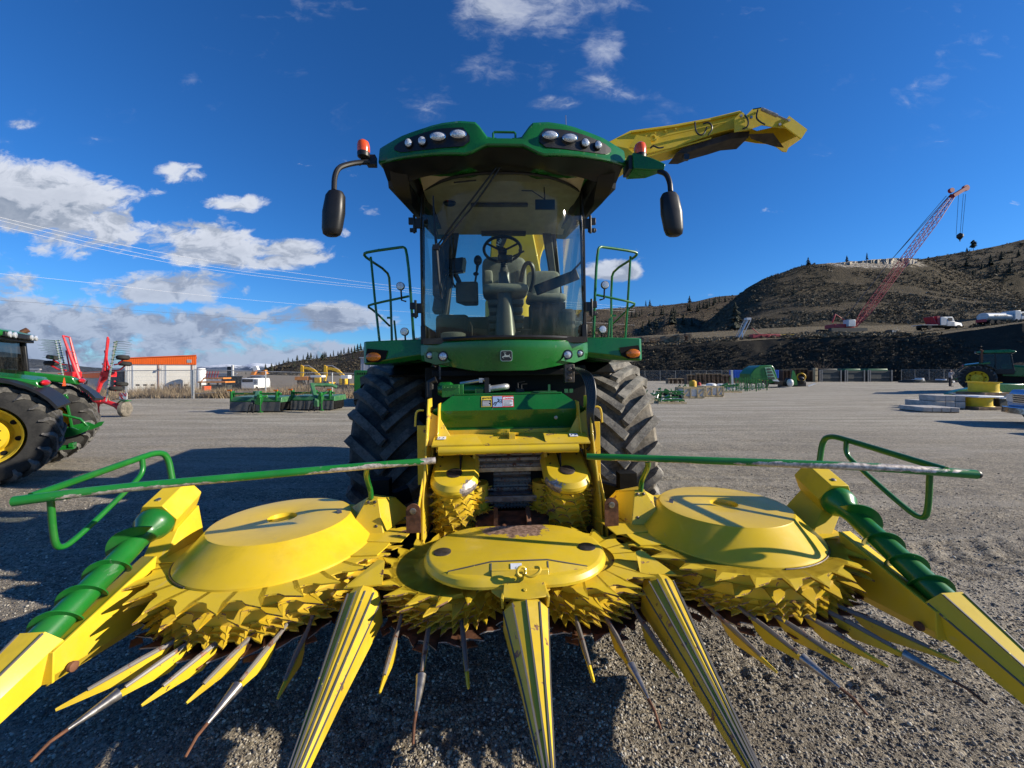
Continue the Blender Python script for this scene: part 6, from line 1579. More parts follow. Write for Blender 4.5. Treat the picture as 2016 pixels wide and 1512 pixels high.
tr_ = MB(); q = U(1010, 540, 5.9); tr_.lathe([(.42, 2.55), (.42, 2.95), (.34, 3.0), (.34, 3.25)], (q.x, q.y, 0), (0, 0, 1), 32); tr_.rings([[(q.x - .35, q.y - .35, 3.2), (q.x + .42, q.y - .35, 3.2), (q.x + .42, q.y + .3, 3.2), (q.x - .35, q.y + .3, 3.2)], [(q.x - .30, q.y - .36, 3.95), (q.x + .25, q.y - .36, 4.05), (q.x + .25, q.y + .25, 4.05), (q.x - .30, q.y + .25, 3.95)]])
tr_.build('spout_turret', yellow, so4, M=W0, bevel=.02)
ov = MB(); o_ = U(990, 462, 5.50); ov.rings([[o_ + Vector((.10 * k * math.cos(a) * .8 + .1 * k * math.sin(a) * .5, -dy, .23 * k * math.sin(a) + .02 * math.cos(a))) for a in [2 * PI * q / 28 for q in range(28)]] for k, dy in ((1, 0), (1, .008), (.98, .009))]); ovo = ov.build('oval_badge', ink, so4, M=W0)
tx = MB(); text_mb(tx, 'HarvestLab', o_ + Vector((.0, -.012, 0)), Vector((.42, 0, .9)), Vector((-.9, 0, .42)), .055); tx.build('badge_lettering', silver_logo, ovo, M=W0, smooth=False)
# ================================================================ left side of the yard
set_frame(None)
def g0(x, y): return float(gz(x, y))
# ---- tractor builder: local +Y forward, +X right side, origin under the rear axle
def make_tractor(label, M):
    root = thing('farm_tractor', label, 'tractor', M); I4 = M; set_frame(M)
    R = .84
    for sx in (-1, 1):
        t_ = MB(); make_tyre(t_, (sx * .95, 0, R), R, .54, 19, .045, .42, seg=56, lw=.07, rim=.57)
        rm = MB(); c = Vector((sx * .95, 0, R)); ax = (sx, 0, 0)
        rm.lathe([(.47, -.2), (.455, .02), (.455, .20), (.47, .26), (.485, .27), (.47, .25), (.44, .22), (.43, .10), (.30, .03), (.27, .10), (.27, .15), (.12, .16), (.10, .22), (.001, .23)], c, ax, 40, cap=False)
        w = rm.build('rear_wheel', yellow, root); t_.build('tyre', [rubber_clean, lug_rubber], w, angle=40)
        ho = MB()
        for k in range(8):
            a = PI / 4 * k + .2; ho.lathe([(.042, 0), (.040, .008), (.001, .009)], c + Vector((sx * .078, .365 * math.cos(a), .365 * math.sin(a))), (sx, 0, 0), 12)
            a += .2; ho.lathe([(.012, 0), (.012, .02)], c + Vector((sx * .155, .2 * math.cos(a), .2 * math.sin(a))), (sx, 0, 0), 6)
        ho.build('wheel_holes', blackm, w)
        R2 = .62
        t_ = MB(); make_tyre(t_, (sx * .92, 2.55, R2), R2, .42, 16, .035, .42, seg=40, lw=.06, rim=.55)
        rm = MB(); make_rim(rm, (sx * .92, 2.55, R2), .35, .36, sx); w = rm.build('front_wheel', yellow, root); t_.build('tyre', [rubber_clean, rubber_tan], w, angle=40)
        # mudguard: green crown with black lip and tail light
        f = MB(); rs = []
        for q in range(12):
            a = rad(28 + 115 * q / 11); y, z = -(R + .12) * math.cos(a) , R + (R + .10) * math.sin(a)
            rs.append([(sx * .68, y, z), (sx * 1.25, y, z - .03), (sx * 1.25, y * 1.03, z + .01), (sx * .68, y * 1.03, z + .05)])
        f.rings(rs); fo = f.build('mudguard', black, root)
        f = MB(); f.rings([[(sx * .60, -.62, 1.62), (sx * 1.0, -.60, 1.60), (sx * 1.0, -.56, 1.74), (sx * .60, -.56, 1.80)], [(sx * .60, .55, 1.86), (sx * 1.02, .55, 1.80), (sx * 1.02, .55, 1.92), (sx * .60, .55, 1.98)]]); f.build('green_wing', green, fo, bevel=.03)
        f = MB(); f.ball((sx * .88, -.62, 1.70), (.15, .05, .055), 14, 8); f.build('tail_light', red_lens, root)
    b = MB(); b.b2((-.28, -.35, .5), (.28, 2.6, 1.15)); b.b2((-.7, -.15, .7), (.7, .15, 1.0)); b.b2((-.85, 2.45, .5), (.85, 2.6, .72)); b.build('chassis', engine_black, root, bevel=.02)
    h = MB(); h.rings([[(-.40, 1.05, 1.0), (.40, 1.05, 1.0), (.42, 1.05, 1.65), (.3, 1.05, 1.78), (-.3, 1.05, 1.78), (-.42, 1.05, 1.65)], [(-.38, 2.9, .95), (.38, 2.9, .95), (.38, 2.9, 1.45), (.26, 2.9, 1.56), (-.26, 2.9, 1.56), (-.38, 2.9, 1.45)], [(-.30, 3.1, 1.0), (.30, 3.1, 1.0), (.30, 3.1, 1.32), (.2, 3.1, 1.40), (-.2, 3.1, 1.40), (-.30, 3.1, 1.32)]]); h.build('bonnet', green, root, bevel=.02)
    set_frame(M @ Matrix.Translation((0, .42, 0)))
    c_ = MB()
    for sx in (-1, 1):
        c_.bar((sx * .72, -.35, 1.30), (sx * .66, -.28, 2.52), .07, .08, (0, 1, 0)); c_.bar((sx * .80, .35, 1.30), (sx * .72, .35, 2.52), .05, .06, (0, 1, 0)); c_.bar((sx * .66, 1.10, 1.25), (sx * .62, .95, 2.52), .06, .06, (0, 1, 0))
        c_.b2((sx * .55, -.3, 1.15), (sx * .72, 1.1, 1.45))
    c_.b2((-.66, -.38, 1.15), (.66, -.30, 1.62)); c_.b2((-.6, -.3, 1.12), (.6, 1.1, 1.2)); cf = c_.build('cab_frame', black, root, bevel=.01)
    w = MB(); w.add([(-.68, -.34, 1.6), (.68, -.34, 1.6), (.64, -.28, 2.5), (-.64, -.28, 2.5), (-.66, 1.08, 1.3), (.66, 1.08, 1.3), (.6, .95, 2.5), (-.6, .95, 2.5)], [(0, 1, 2, 3), (5, 4, 7, 6), (1, 5, 6, 2), (4, 0, 3, 7)]); w.build('cab_glass', tractor_glass, cf)
    s = MB(); cushion(s, (0, .15, 1.35), .48, .45, .12); cushion(s, (0, -.06, 1.72), .46, .5, .10, Matrix.Rotation(rad(95), 3, 'X')); s.build('seat', interior_dark, cf, angle=60)
    r_ = MB(); r_.rings([[(-.62, -.46, 2.52), (.62, -.46, 2.52), (.64, -.46, 2.62), (-.64, -.46, 2.62)], [(-.76, -.2, 2.50), (.76, -.2, 2.50), (.74, -.2, 2.70), (-.74, -.2, 2.70)], [(-.76, .9, 2.50), (.76, .9, 2.50), (.72, .9, 2.70), (-.72, .9, 2.70)], [(-.6, 1.2, 2.53), (.6, 1.2, 2.53), (.58, 1.15, 2.62), (-.58, 1.15, 2.62)]]); ro_ = r_.build('cab_roof', green, root, bevel=.03)
    r_ = MB(); r_.b2((-.60, -.50, 2.51), (.60, -.44, 2.60)); r_.b2((-.7, -.42, 2.46), (.7, 1.1, 2.52)); r_.build('roof_underside', black, ro_, bevel=.01)
    for x in (-.5, -.32, .32, .5):
        l = MB(); l.lathe([(.055, 0), (.055, .02), (.03, .03), (.001, .03)], (x, -.50, 2.555), (0, -1, 0), 16); l.build('work_light', headlamp, root)
    set_frame(M)
    e = MB(); e.tube([(.82, .20, 1.75), (.82, .20, 2.62), (.82, .20, 2.70)], [.055, .055, .06], 14); e.tube([(.82, .20, 2.68), (.82, .12, 2.74)], .05, 10); e.build('exhaust_pipe', rust, root)
    hi = MB()
    for sx in (-1, 1):
        hi.poly([(sx * .42, -.20, .52), (sx * .42, -.90, .70), (sx * .42, -1.02, .76), (sx * .42, -1.06, .85), (sx * .42, -.98, .84), (sx * .42, -.92, .79), (sx * .42, -.82, .85), (sx * .42, -.6, .80), (sx * .42, -.2, .66)], (sx * .04, 0, 0))
        hi.bar((sx * .38, -.10, 1.28), (sx * .38, -.55, 1.40), .05, .10, (0, 0, 1)); hi.bar((sx * .38, -.52, 1.38), (sx * .42, -.62, .60), .04, .04, (0, 1, 0))
    hi.tube([(.05, -.35, 1.15), (.08, -.8, .95), (.08, -.9, .8)], .025, 8); hi.box((0, -.45, .95), (.25, .2, .35)); hi.box((0, -.5, .42), (.14, .5, .08)); hi.b2((-.1, -.75, .42), (.1, -.68, .50)); hi.build('hitch', green, root, bevel=.008)
    set_frame(None)
    return root
MT = TR(-9.22, 7.28, 0, rad(123.5))
tr1 = make_tractor('green tractor at the left edge with yellow rear rim and large lugged tyre', MT)
tri = MB(); set_frame(MT); tri.poly([(-.30, -.66, 1.62), (-.14, -.66, 1.62), (-.22, -.66, 1.78)], (0, -.01, 0)); tri.build('warning_triangle', orange_glass, tr1); set_frame(None)
def sc_(s): return Matrix.Diagonal((s, s, s, 1))
dup(tr1, TR(38.3, 32.2, .30, rad(-140)) @ sc_(1.22), 'green tractor parked behind yellow rims on the right, side on')
dup(tr1, TR(44.6, 32.6, .2, rad(-130)) @ sc_(1.15), 'second green tractor at the far right, partly hidden behind the first')

# ---- folded red rotary rake
RK = U(210, 808, 16.6); MR = TR(RK.x, 16.6, 0, 0); set_frame(Matrix.Translation((0, 0, 0)))
rake = thing('rotary_rake', 'red rotary hay rake folded upright with green tines and small black wheels', 'hay rake', MR)
def q(px, py, dy=0): return U(px, py, 16.6 + dy)
m_ = MB()
m_.tube([q(90, 792), q(150, 788), q(205, 790), q(235, 800)], .10, 8); m_.tube([q(165, 795, .4), q(200, 787, .3), q(228, 800, 0), q(240, 812, 0)], .07, 8); m_.box(q(176, 790), (.5, .6, .3)); m_.box(q(168, 778), (.25, .3, .35)); m_.bar(q(192, 775), q(194, 832), .07, .07, (0, 1, 0)); m_.tube([q(176, 785), q(196, 783), q(193, 800)], .06, 8)
m_.tube([q(150, 800), q(190, 812)], .03, 6); m_.box(q(196, 786), (.3, .4, .22))
m_.build('main_frame', red_paint, rake, bevel=.01)
for (b, tp1, tp2, yy) in (((170, 782), (124, 661), (137, 664), -.3), ((188, 782), (212, 664), (214, 668), .4)):
    m_ = MB(); ms_ = 1 if b[0] < 180 else -1
    m_.tube([q(*b, yy), q(b[0] - ms_ * 18, 736, yy), q(*tp1, yy)], [.075, .07, .035], 8); m_.tube([q(b[0] - ms_ * 4, 765, yy + .4), q(b[0] - ms_ * 16, 730, yy + .4), q(*tp2, yy + .4)], [.06, .06, .035], 8)
    m_.tube([q(*tp1, yy), q(*tp2, yy + .4)], .03, 6)
    for f in (.2, .38, .56, .75):
        A_ = q(*b, yy).lerp(q(*tp1, yy), f); B_ = q(*b, yy + .4).lerp(q(*tp2, yy + .4), f); m_.tube([A_, B_], .022, 6)
    m_.tube([q(b[0] - ms_ * 8, 757, yy), q(b[0] - ms_ * 34, 733, yy)], .06, 8); m_.box(q(b[0] - ms_ * 26, 737, yy), (.35, .35, .22)); m_.tube([q(b[0] - ms_ * 30, 738, yy), q(tp1[0] + ms_ * 6, 690, yy)], .028, 6); m_.tube([q(b[0] - ms_ * 20, 745, yy), q(b[0] - ms_ * 28, 720, yy)], .035, 6)
    m_.build('folding_arm', red_paint, rake)
for (x0, y0, x1, y1, sgn, yy) in ((109, 670, 124, 740, -1, -.5), (116, 669, 131, 738, -1, .2), (230, 671, 214, 745, 1, .2), (226, 672, 209, 790, 1, -.2)):
    m_ = MB(); A_, B_ = q(x0, y0, yy), q(x1, y1, yy); m_.tube([A_, B_], .028, 6); ar_ = m_.build('tine_arm', galv, rake)
    m_ = MB()
    for k in range(11):
        p = A_.lerp(B_, .02 + .048 * k)
        if y1 < 780: m_.tube([p, p + Vector((sgn * .35, 0, .01)), p + Vector((sgn * .68, random.uniform(-.1, .1), .05 - .02 * k * .1))], [.009, .008, .005], 4)
    for k in range(14): m_.box(A_.lerp(B_, .02 + .07 * k), (.06, .06, .03))
    m_.build('tines', green_dull, ar_)
for (px, py, yy, tilt) in ((106, 704, -.3, 8), (101, 715, -.1, -3), (242, 704, 0, -3), (246, 716, .2, 0), (239, 756, .2, 3), (228, 765, -.2, -3), (93, 750, 0, 0)):
    c = q(px, py, yy); ax = Vector((math.sin(rad(tilt)), .12, 1)).normalized(); m_ = MB(); m_.lathe([(.10, -.08), (.18, -.085), (.215, -.05), (.22, 0), (.215, .05), (.18, .085), (.10, .08)], c, ax, 24); w = m_.build('caster_wheel', rubber_clean, rake)
    m_ = MB(); m_.lathe([(.09, -.05), (.09, .05)], c, ax, 12); e_ = q((225 if px > 150 else 130), py + (14 if py < 740 else -6), yy); m_.tube([c - ax * .1, c.lerp(e_, .5) + Vector((0, 0, -.12)), e_], .032, 6); m_.build('wheel_bracket', red_paint, w)
c = q(246, 806, -.2); m_ = MB(); m_.lathe([(.16, -.09), (.27, -.10), (.31, -.07), (.315, 0), (.31, .07), (.27, .10), (.16, .09)], (c.x, c.y, .32), (1, .15, 0), 32); w = m_.build('transport_wheel', rubber_tan, rake)
m_ = MB(); m_.lathe([(.16, -.07), (.15, .05), (.06, .06), (.001, .06)], (c.x + .03, c.y, .32), (1, .15, 0), 20); m_.build('wheel_rim', white_paint, w)
m_ = MB(); m_.tube([(c.x - .5, c.y + .2, .55), (c.x - .25, c.y + .1, .68), (c.x + .12, c.y, .67)], .035, 8); m_.b2((c.x - .15, c.y - .12, .645), (c.x + .13, c.y + .15, .67)); m_.build('wheel_fender', green_bright, rake)
m_ = MB(); m_.b2((c.x - .22, c.y - .02, .74), (c.x + .10, c.y, 1.0)); sg = m_.build('warning_board', white_paint, rake); m_ = MB()
for k in range(3): x = c.x - .22 + .13 * k; m_.poly([(x, c.y - .022, 1.0), (x + .055, c.y - .022, 1.0), (min(x + .17, c.x + .1), c.y - .022, .86 if k < 2 else .93), (min(x + .12, c.x + .1), c.y - .022, .84)], (0, -.003, 0))
m_.poly([(c.x - .22, c.y - .022, .90), (c.x - .22, c.y - .022, .96), (c.x - .03, c.y - .022, .74), (c.x - .11, c.y - .022, .74)], (0, -.003, 0)); m_.build('red_stripes', red_lens, sg)
hb = MB()
for k in range(6): hb.tube([q(168 + k * 2, 785, -.3), q(150 + 4 * k, 760, -.4), q(148 + 5 * k, 745, -.2), q(160 + k, 765, 0)], .014, 5, smooth=2)
hb.build('hoses', rubber_hose, rake)

# ---- two mowers
def mower(px0, px1, pyb, Z, kindv, label):
    x0 = (px0 - 1008) / F * Z; x1 = (px1 - 1008) / F * Z; w = x1 - x0; M = TR((x0 + x1) / 2, Z, 0); root = thing('disc_mower', label, 'mower', M, None); set_frame(M)
    hw = w / 2; m_ = MB()
    m_.bar((-hw, 0, .86), (hw * .95, 0, .86), .09, .10); m_.b2((-hw - .02, -.1, .32), (-hw + .07, .12, .98)); m_.b2((hw - .28, -.1, .32), (hw - .20, .12, .98)); m_.b2((-hw * .1, -.12, .84), (hw * .15, .1, .98)); m_.b2((-hw, -.14, .50), (hw, -.10, .54)); m_.build('green_frame', green, root, bevel=.01)
    m_ = MB(); m_.rings([[(-hw + .02, -.12, .46), (-hw + .02, -.05, .70), (-hw + .02, 1.2, .72), (-hw + .02, 1.3, .45)], [(hw, -.12, .46), (hw, -.05, .70), (hw, 1.2, .72), (hw, 1.3, .45)]]); m_.build('deck_hood', green_dull, root, bevel=.02)
    for k in range(3 if kindv else 2):
        n_ = 3 if kindv else 2; a, b = -hw + .02 + w * k / n_, -hw + w * (k + 1) / n_ - .02
        m_ = MB(); m_.rings([[(a + (b - a) * i / 10, -.17 + .02 * math.sin(i * 1.7 + k), .07), (a + (b - a) * i / 10, -.135, .48), (a + (b - a) * i / 10, -.12, .48), (a + (b - a) * i / 10, -.15 + .02 * math.sin(i * 1.7 + k), .07)] for i in range(11)]); m_.build('curtain', curtain, root)
    m_ = MB(); m_.b2((-hw + .05, 0, .10), (hw - .05, 1.1, .46)); m_.lathe([(.3, -.1), (.3, .1)], (-hw + .25, 1.0, .3), (1, 0, 0), 20); m_.lathe([(.3, -.1), (.3, .1)], (hw - .25, 1.0, .3), (1, 0, 0), 20); m_.build('cutter_bar', engine_black, root)
    m_ = MB()
    if kindv: m_.bar((-.05, -.1, 1.28), (hw * .62, -1.0, .50), .16, .18); m_.box((hw * .62, -1.0, .42), (.18, .2, .3)); m_.tube([(-.1, 0, 1.15), (.0, .1, 1.24), (.7, .4, 1.22), (.9, .5, 1.1)], .09, 10)
    else: m_.bar((.1, -.1, .92), (hw * .45, -.9, .72), .14, .16); m_.bar((hw * .4, -.9, .72), (hw * .75, -.6, .78), .10, .12)
    m_.build('tongue', green_dull, root, bevel=.02)
    m_ = MB(); xx = hw * .55 if not kindv else hw * .70; m_.box((xx, -.85, .60), (.18, .25, .34), Matrix.Rotation(.3, 3, 'Y')); m_.box((xx + .05, -.9, .85 if kindv else .8), (.12, .2, .16)); m_.tube([(xx - .05, -.9, .7), (xx + .25, -.7, .95 if kindv else .8)], .05, 8); m_.bar((xx + .1, -.95, .75), (xx + .12, -.95, .08), .05, .05, (0, 1, 0)); m_.box((xx + .12, -.95, .10), (.16, .16, .04)); m_.build('gearbox_and_stand', green, root, bevel=.01)
    m_ = MB()
    for k in range(3): m_.tube([(xx - .3 + .05 * k, -.9, .62), (xx - .22, -.98, .45 - .05 * k), (xx - .32 + .06 * k, -.95, .12), (xx - .2, -.95, .06)], .02, 5, smooth=2)
    m_.tube([(xx - .5, -.9, .05), (xx - .4, -.9, .4), (xx - .1, -.9, .5)], .025, 6); m_.build('hoses', rubber_hose, root)
    for s in (-1, 1):
        m_ = MB(); m_.box((s * hw - (0.02 if s < 0 else .24), -.12, 1.02), (.18, .05, .08)); m_.build('amber_marker', amber, root)
    m_ = MB(); text_mb(m_, 'JOHN DEERE', (-hw * .30, -.052, .862), (1, 0, 0), (0, 0, 1), .055); m_.build('lettering', sticker_yellow, root, smooth=False)
    set_frame(None); return root
mower(456, 556, 812, 18.2, 0, 'lower green disc mower with two dark curtains, left of the pair by the fence')
mower(575, 660, 808, 19.0, 1, 'green disc mower with a long raised diagonal tongue, right of the pair by the fence')
# green machine peeping out behind the left tyre
M = TR((712 - 1008) / F * 20.5, 20.5, 0); rt = thing('crop_trailer', 'green louvred machine with dark wheel peeping out behind the left front tyre', 'farm machine', M); set_frame(M)
m_ = MB(); m_.b2((-.42, 0, .55), (1.6, 2.4, 1.95)); bo_ = m_.build('side_panel', green_bright, rt, bevel=.05)
m_ = MB(); [m_.box((-.20 + .12 * k, -.005, 1.78), (.05, .01, .10)) for k in range(5)]; m_.build('louvre', blackm, bo_)
m_ = MB(); m_.lathe([(.2, -.12), (.36, -.12), (.40, 0), (.36, .12), (.2, .12)], (-.35, .5, .40), (1, 0, 0), 28); m_.build('wheel', rubber_clean, rt); set_frame(None)

# ---- chain-link fence
mesh_m, t, out = new_mat('chain_link_wire')
def chain(t, out, dens):
    co = objco(t); sp = t.n('ShaderNodeSeparateXYZ'); t.l(co, sp.inputs[0])
    a = t.m('ADD', sp.outputs[0], sp.outputs[2]); b = t.m('SUBTRACT', sp.outputs[0], sp.outputs[2])
    f = lambda v_: t.m('LESS_THAN', t.m('PINGPONG', v_, .035), .0032 * dens)
    k = t.m('MAXIMUM', f(a), f(b))
    tr = t.n('ShaderNodeBsdfTransparent'); p = t.n('ShaderNodeBsdfPrincipled'); p.inputs['Base Color'].default_value = (.32, .32, .32, 1); p.inputs['Metallic'].default_value = .6; p.inputs['Roughness'].default_value = .5
    mx = t.n('ShaderNodeMixShader'); t.l(k, mx.inputs[0]); t.l(tr.outputs[0], mx.inputs[1]); t.l(p.outputs[0], mx.inputs[2]); t.l(mx.outputs[0], out.inputs[0])
chain(t, out, .8)
def fence(p0, p1, n, h, label, name='chain_link_fence', r=.038, rails=(1.0,), diag=False, gm=None):
    gm = gm or galv
    p0, p1 = Vector(p0), Vector(p1); d_ = p1 - p0; L = Vector((d_.x, d_.y, 0)).length; M = TR(p0.x, p0.y, 0, math.atan2(d_.y, d_.x)); root = thing(name, label, 'fence', M); set_frame(M)
    bz = [g0(p0.x + d_.x * i / n, p0.y + d_.y * i / n) for i in range(n + 1)]
    for i in range(n + 1):
        m_ = MB(); m_.tube([(L * i / n, 0, bz[i] - .1), (L * i / n, 0, bz[i] + h + .03)], r, 6); m_.build('fence_post', gm, root)
    for f in rails:
        m_ = MB(); m_.tube([(L * i / n, 0, bz[i] + h * f) for i in range(n + 1)], r * .7, 6); m_.build('top_rail' if f > .9 else 'bottom_rail', gm, root)
    m_ = MB(); m_.add([(L * i / n, .0, bz[i] + .03) for i in range(n + 1)] + [(L * i / n, .0, bz[i] + h) for i in range(n + 1)], [(i, i + 1, n + 2 + i, n + 1 + i) for i in range(n)]); m_.build('wire_mesh', mesh_m, root)
    if diag:
        for i in range(n):
            m_ = MB(); m_.tube([(L * (i + .02) / n, .02, bz[i] + .3), (L * (i + .98) / n, .02, bz[i + 1] + .55)], r * .45, 5); m_.build('brace_rod', galv, root)
    set_frame(None); return root
fence((-34, 22.4, 0), (-19.3, 23.6, 0), 4, 1.7, 'chain-link fence section behind the red rake', diag=False)
fence((-19.2, 23.6, 0), (-8.0, 26.5, 0), 3, 1.75, 'chain-link fence with dry weeds left of the two mowers', diag=True)
fence((-8.0, 26.5, 0), (0.5, 30.0, 0), 3, 2.3, 'taller chain-link fence behind the right-hand mower', diag=True)
fence((-13, 40.0, 0), (-2, 31.0, 0), 5, 2.1, 'farther chain-link fence running back beside the excavators')

def skew(m_, Z, px, tn=0, xl=0):
    k = (px - 1008) / F; m_.v = [(x + max(0, y - Z) * k, y, z) for x, y, z in m_.v]; return m_
def turned(m_):
    # the workshop front stands turned towards the yard
    if TURN:
        o_ = []
        for x, y, z in m_.v: k = (1 - .5 * TURN[0] / Zw) / (1 - .5 * x / Zw); o_.append((x * k, y * k, (z - HC) * k + HC))
        m_.v = o_
    return m_
TURN = None
# ---- orange and white workshop
Zw = 58.0; X_ = lambda px: (px - 1008) / F * Zw; z_ = lambda py: HC + (CY - py) / F * Zw
gb_ = -1.3
M = TR(X_(245), Zw, 0); ws = thing('workshop_building', 'white workshop with orange sloping top band and two large roller doors', 'building', M); set_frame(None)
xa, xb_ = X_(246), X_(387); TURN = (xa, xb_); _b = MB.build
def _tb(s, name, mat, parent=None, **k):
    if parent is not None and (parent is ws or parent.parent is ws) and not getattr(s, 'done', 0): turned(s)
    return _b(s, name, mat, parent, **k)
MB.build = _tb
m_ = MB(); m_.b2((xa, Zw, gb_), (xb_, Zw + 14, z_(717))); wl_ = skew(m_, Zw, 380).build('wall', cream_wall, ws)
m_ = MB()
for k in range(int((xb_ - xa) / .3)): m_.box((xa + .15 + .3 * k, Zw - .012, (gb_ + z_(717)) / 2), (.05, .024, z_(717) - gb_))
m_.build('wall_ribs', cream_wall, wl_)
m_ = MB(); m_.rings([[(xa - .1, Zw - .15, z_(717)), (xa - .1, Zw + 14.2, z_(717)), (xa - .1, Zw + 14.2, z_(706)), (xa - .1, Zw - .15, z_(706))], [(xb_ + .1, Zw - .15, z_(718)), (xb_ + .1, Zw + 14.2, z_(718)), (xb_ + .1, Zw + 14.2, z_(700)), (xb_ + .1, Zw - .15, z_(700))]]); rf_ = skew(m_, Zw, 380).build('orange_fascia', orange_sheet, ws)
m_ = MB()
for k in range(38):
    x = xa + (xb_ - xa) * (k + .5) / 38; zt = z_(706) + (z_(700) - z_(706)) * (k + .5) / 38; m_.b2((x - .03, Zw - .175, z_(717)), (x + .03, Zw - .152, zt - .05))
m_.build('fascia_ribs', orange_sheet, rf_)
m_ = MB(); m_.rings([[(xa - .2, Zw - .3, z_(706)), (xa - .2, Zw + 14.4, z_(706)), (xa - .2, Zw + 14.4, z_(706) + .1), (xa - .2, Zw - .3, z_(706) + .1)], [(xb_ + .2, Zw - .3, z_(700)), (xb_ + .2, Zw + 14.4, z_(700)), (xb_ + .2, Zw + 14.4, z_(700) + .1), (xb_ + .2, Zw - .3, z_(700) + .1)]]); skew(m_, Zw, 380).build('roof', orange_sheet, ws)
for (a, b) in ((262, 311), (327, 377)):
    m_ = MB(); m_.b2((X_(a), Zw - .03, gb_ + .05), (X_(b), Zw + .05, z_(719)));
    dr_ = m_.build('roller_door', door_white, ws)
    m_ = MB(); [m_.b2((X_(q_) - .08, Zw - .06, gb_), (X_(q_) + .08, Zw - .035, z_(718.6))) for q_ in (a, b)]; m_.b2((X_(a), Zw - .06, z_(719.4)), (X_(b), Zw - .035, z_(718.6))); m_.build('door_frame', grey_wall, dr_)
    m_ = MB()
    for k in range(1, 7): zz2 = gb_ + .05 + (z_(719) - gb_) * k / 7; m_.b2((X_(a), Zw - .034, zz2 - .01), (X_(b), Zw - .031, zz2 + .01))
    m_.build('panel_seams', grey_wall, dr_)
    m_ = MB()
    for f in (.12, .42, .72):
        xx = X_(a) + (X_(b) - X_(a)) * f; m_.b2((xx, Zw - .05, gb_ + 1.05), (xx + .55, Zw - .031, gb_ + 1.28))
    m_.build('door_window', ink, dr_)
m_ = MB(); m_.b2((X_(311.5), Zw - .10, gb_), (X_(313), Zw - .02, z_(718))); m_.b2((X_(378), Zw - .10, gb_), (X_(379.5), Zw - .02, z_(718))); m_.build('downpipe', brown_trim_m, ws)
m_ = MB(); m_.b2((X_(370), Zw - .20, z_(714)), (X_(379), Zw - .16, z_(708))); vn = m_.build('wall_vent', galv, ws)
m_ = MB(); m_.tube([(X_(318), Zw - .1, z_(726)), (X_(320), Zw - .5, z_(726)), (X_(322), Zw - .6, z_(728))], .12, 8); m_.build('wall_lamp', galv, ws)
# lower wing
MB.build = _b; TURN = None
Zq = 66.0; Xq = lambda px: (px - 1008) / F * Zq; zq = lambda py: HC + (CY - py) / F * Zq
wg_ = thing('low_workshop_wing', 'low white building with plain orange fascia behind the red rake', 'building', TR(Xq(180), Zq, 0))
m_ = MB(); m_.b2((Xq(118), Zq, -1.3), (Xq(250), Zq + 12, zq(744))); skew(m_, Zq, 240).build('wall', cream_wall, wg_)
m_ = MB(); m_.rings([[(Xq(116), Zq - .2, zq(744)), (Xq(116), Zq + 12, zq(744)), (Xq(116), Zq + 12, zq(735)), (Xq(116), Zq - .2, zq(735))], [(Xq(250), Zq - .2, zq(744)), (Xq(250), Zq + 12, zq(744)), (Xq(250), Zq + 12, zq(729)), (Xq(250), Zq - .2, zq(729))]]); skew(m_, Zq, 240).build('orange_fascia', orange_sheet, wg_)
m_ = MB(); m_.b2((Xq(222), Zq - .3, -1.2), (Xq(247), Zq - .25, zq(728))); m_.build('brown_door', brown_trim_m, wg_)
# structures farther back
def shed(name, label, cat, px0, px1, pyt, pyb, Z, mat, dep=6, roofm=None, group=None):
    x0, x1 = (px0 - 1008) / F * Z, (px1 - 1008) / F * Z; zt, zb = HC + (CY - pyt) / F * Z, HC + (CY - pyb) / F * Z
    root = thing(name, label, cat, TR((x0 + x1) / 2, Z, 0), group)
    m_ = MB(); m_.b2((x0, Z, min(zb, -1.3)), (x1, Z + dep, zt)); w = skew(m_, Z, px1).build('wall', mat, root)
    m_ = MB(); n = max(3, int((x1 - x0) / 1.2))
    for k in range(n): m_.box((x0 + (x1 - x0) * (k + .5) / n, Z - .02, (zt + zb) / 2), (.08, .04, zt - zb))
    m_.build('wall_ribs', mat, w)
    m_ = MB(); m_.b2((x0 - .2, Z - .3, zt), (x1 + .2, Z + dep + .2, zt + .18)); skew(m_, Z, px1).build('roof', roofm or mat, root)
    return root
shed('shipping_container', 'dark green container behind the weeds right of the orange stack', 'container', 436, 476, 743, 767, 62, dark_hdpe, 5)
shed('grey_trailer_box', 'grey box trailer behind the fence beside the white van', 'trailer', 497, 520, 741, 760, 64, grey_wall, 4)
shed('long_low_shed', 'long low pale shed with grey roof beyond the orange stack', 'building', 404, 466, 736, 748, 95, cream_wall, 8, grey_wall)
shed('grey_warehouse', 'tall blue-grey warehouse just left of the harvester platform', 'building', 710, 760, 705, 750, 85, grey_wall, 12, grey_wall)
shed('white_portable_building', 'low white portable building at the left edge behind the tractor', 'building', 20, 80, 728, 752, 60, cream_wall, 6)
Z = 60; tk = thing('white_tank', 'white upright storage tank beside the workshop corner', 'tank', TR(*U(396, 740, Z).xy))
c = U(396, 740, Z); m_ = MB(); m_.lathe([(.62, -1.0), (.62, 2.1), (.5, 2.35), (.001, 2.4)], (c.x, c.y, 0), (0, 0, 1), 20); m_.build('tank_shell', white_paint, tk)
m_ = MB(); m_.bar((c.x - .5, c.y - .6, -1), (c.x - .5, c.y - .6, 2.2), .05, .05, (0, 1, 0)); m_.bar((c.x - .25, c.y - .6, -1), (c.x - .25, c.y - .6, 2.2), .05, .05, (0, 1, 0)); [m_.bar((c.x - .5, c.y - .6, -.8 + .35 * k), (c.x - .25, c.y - .6, -.8 + .35 * k), .03, .03) for k in range(9)]; m_.build('ladder', galv, tk)
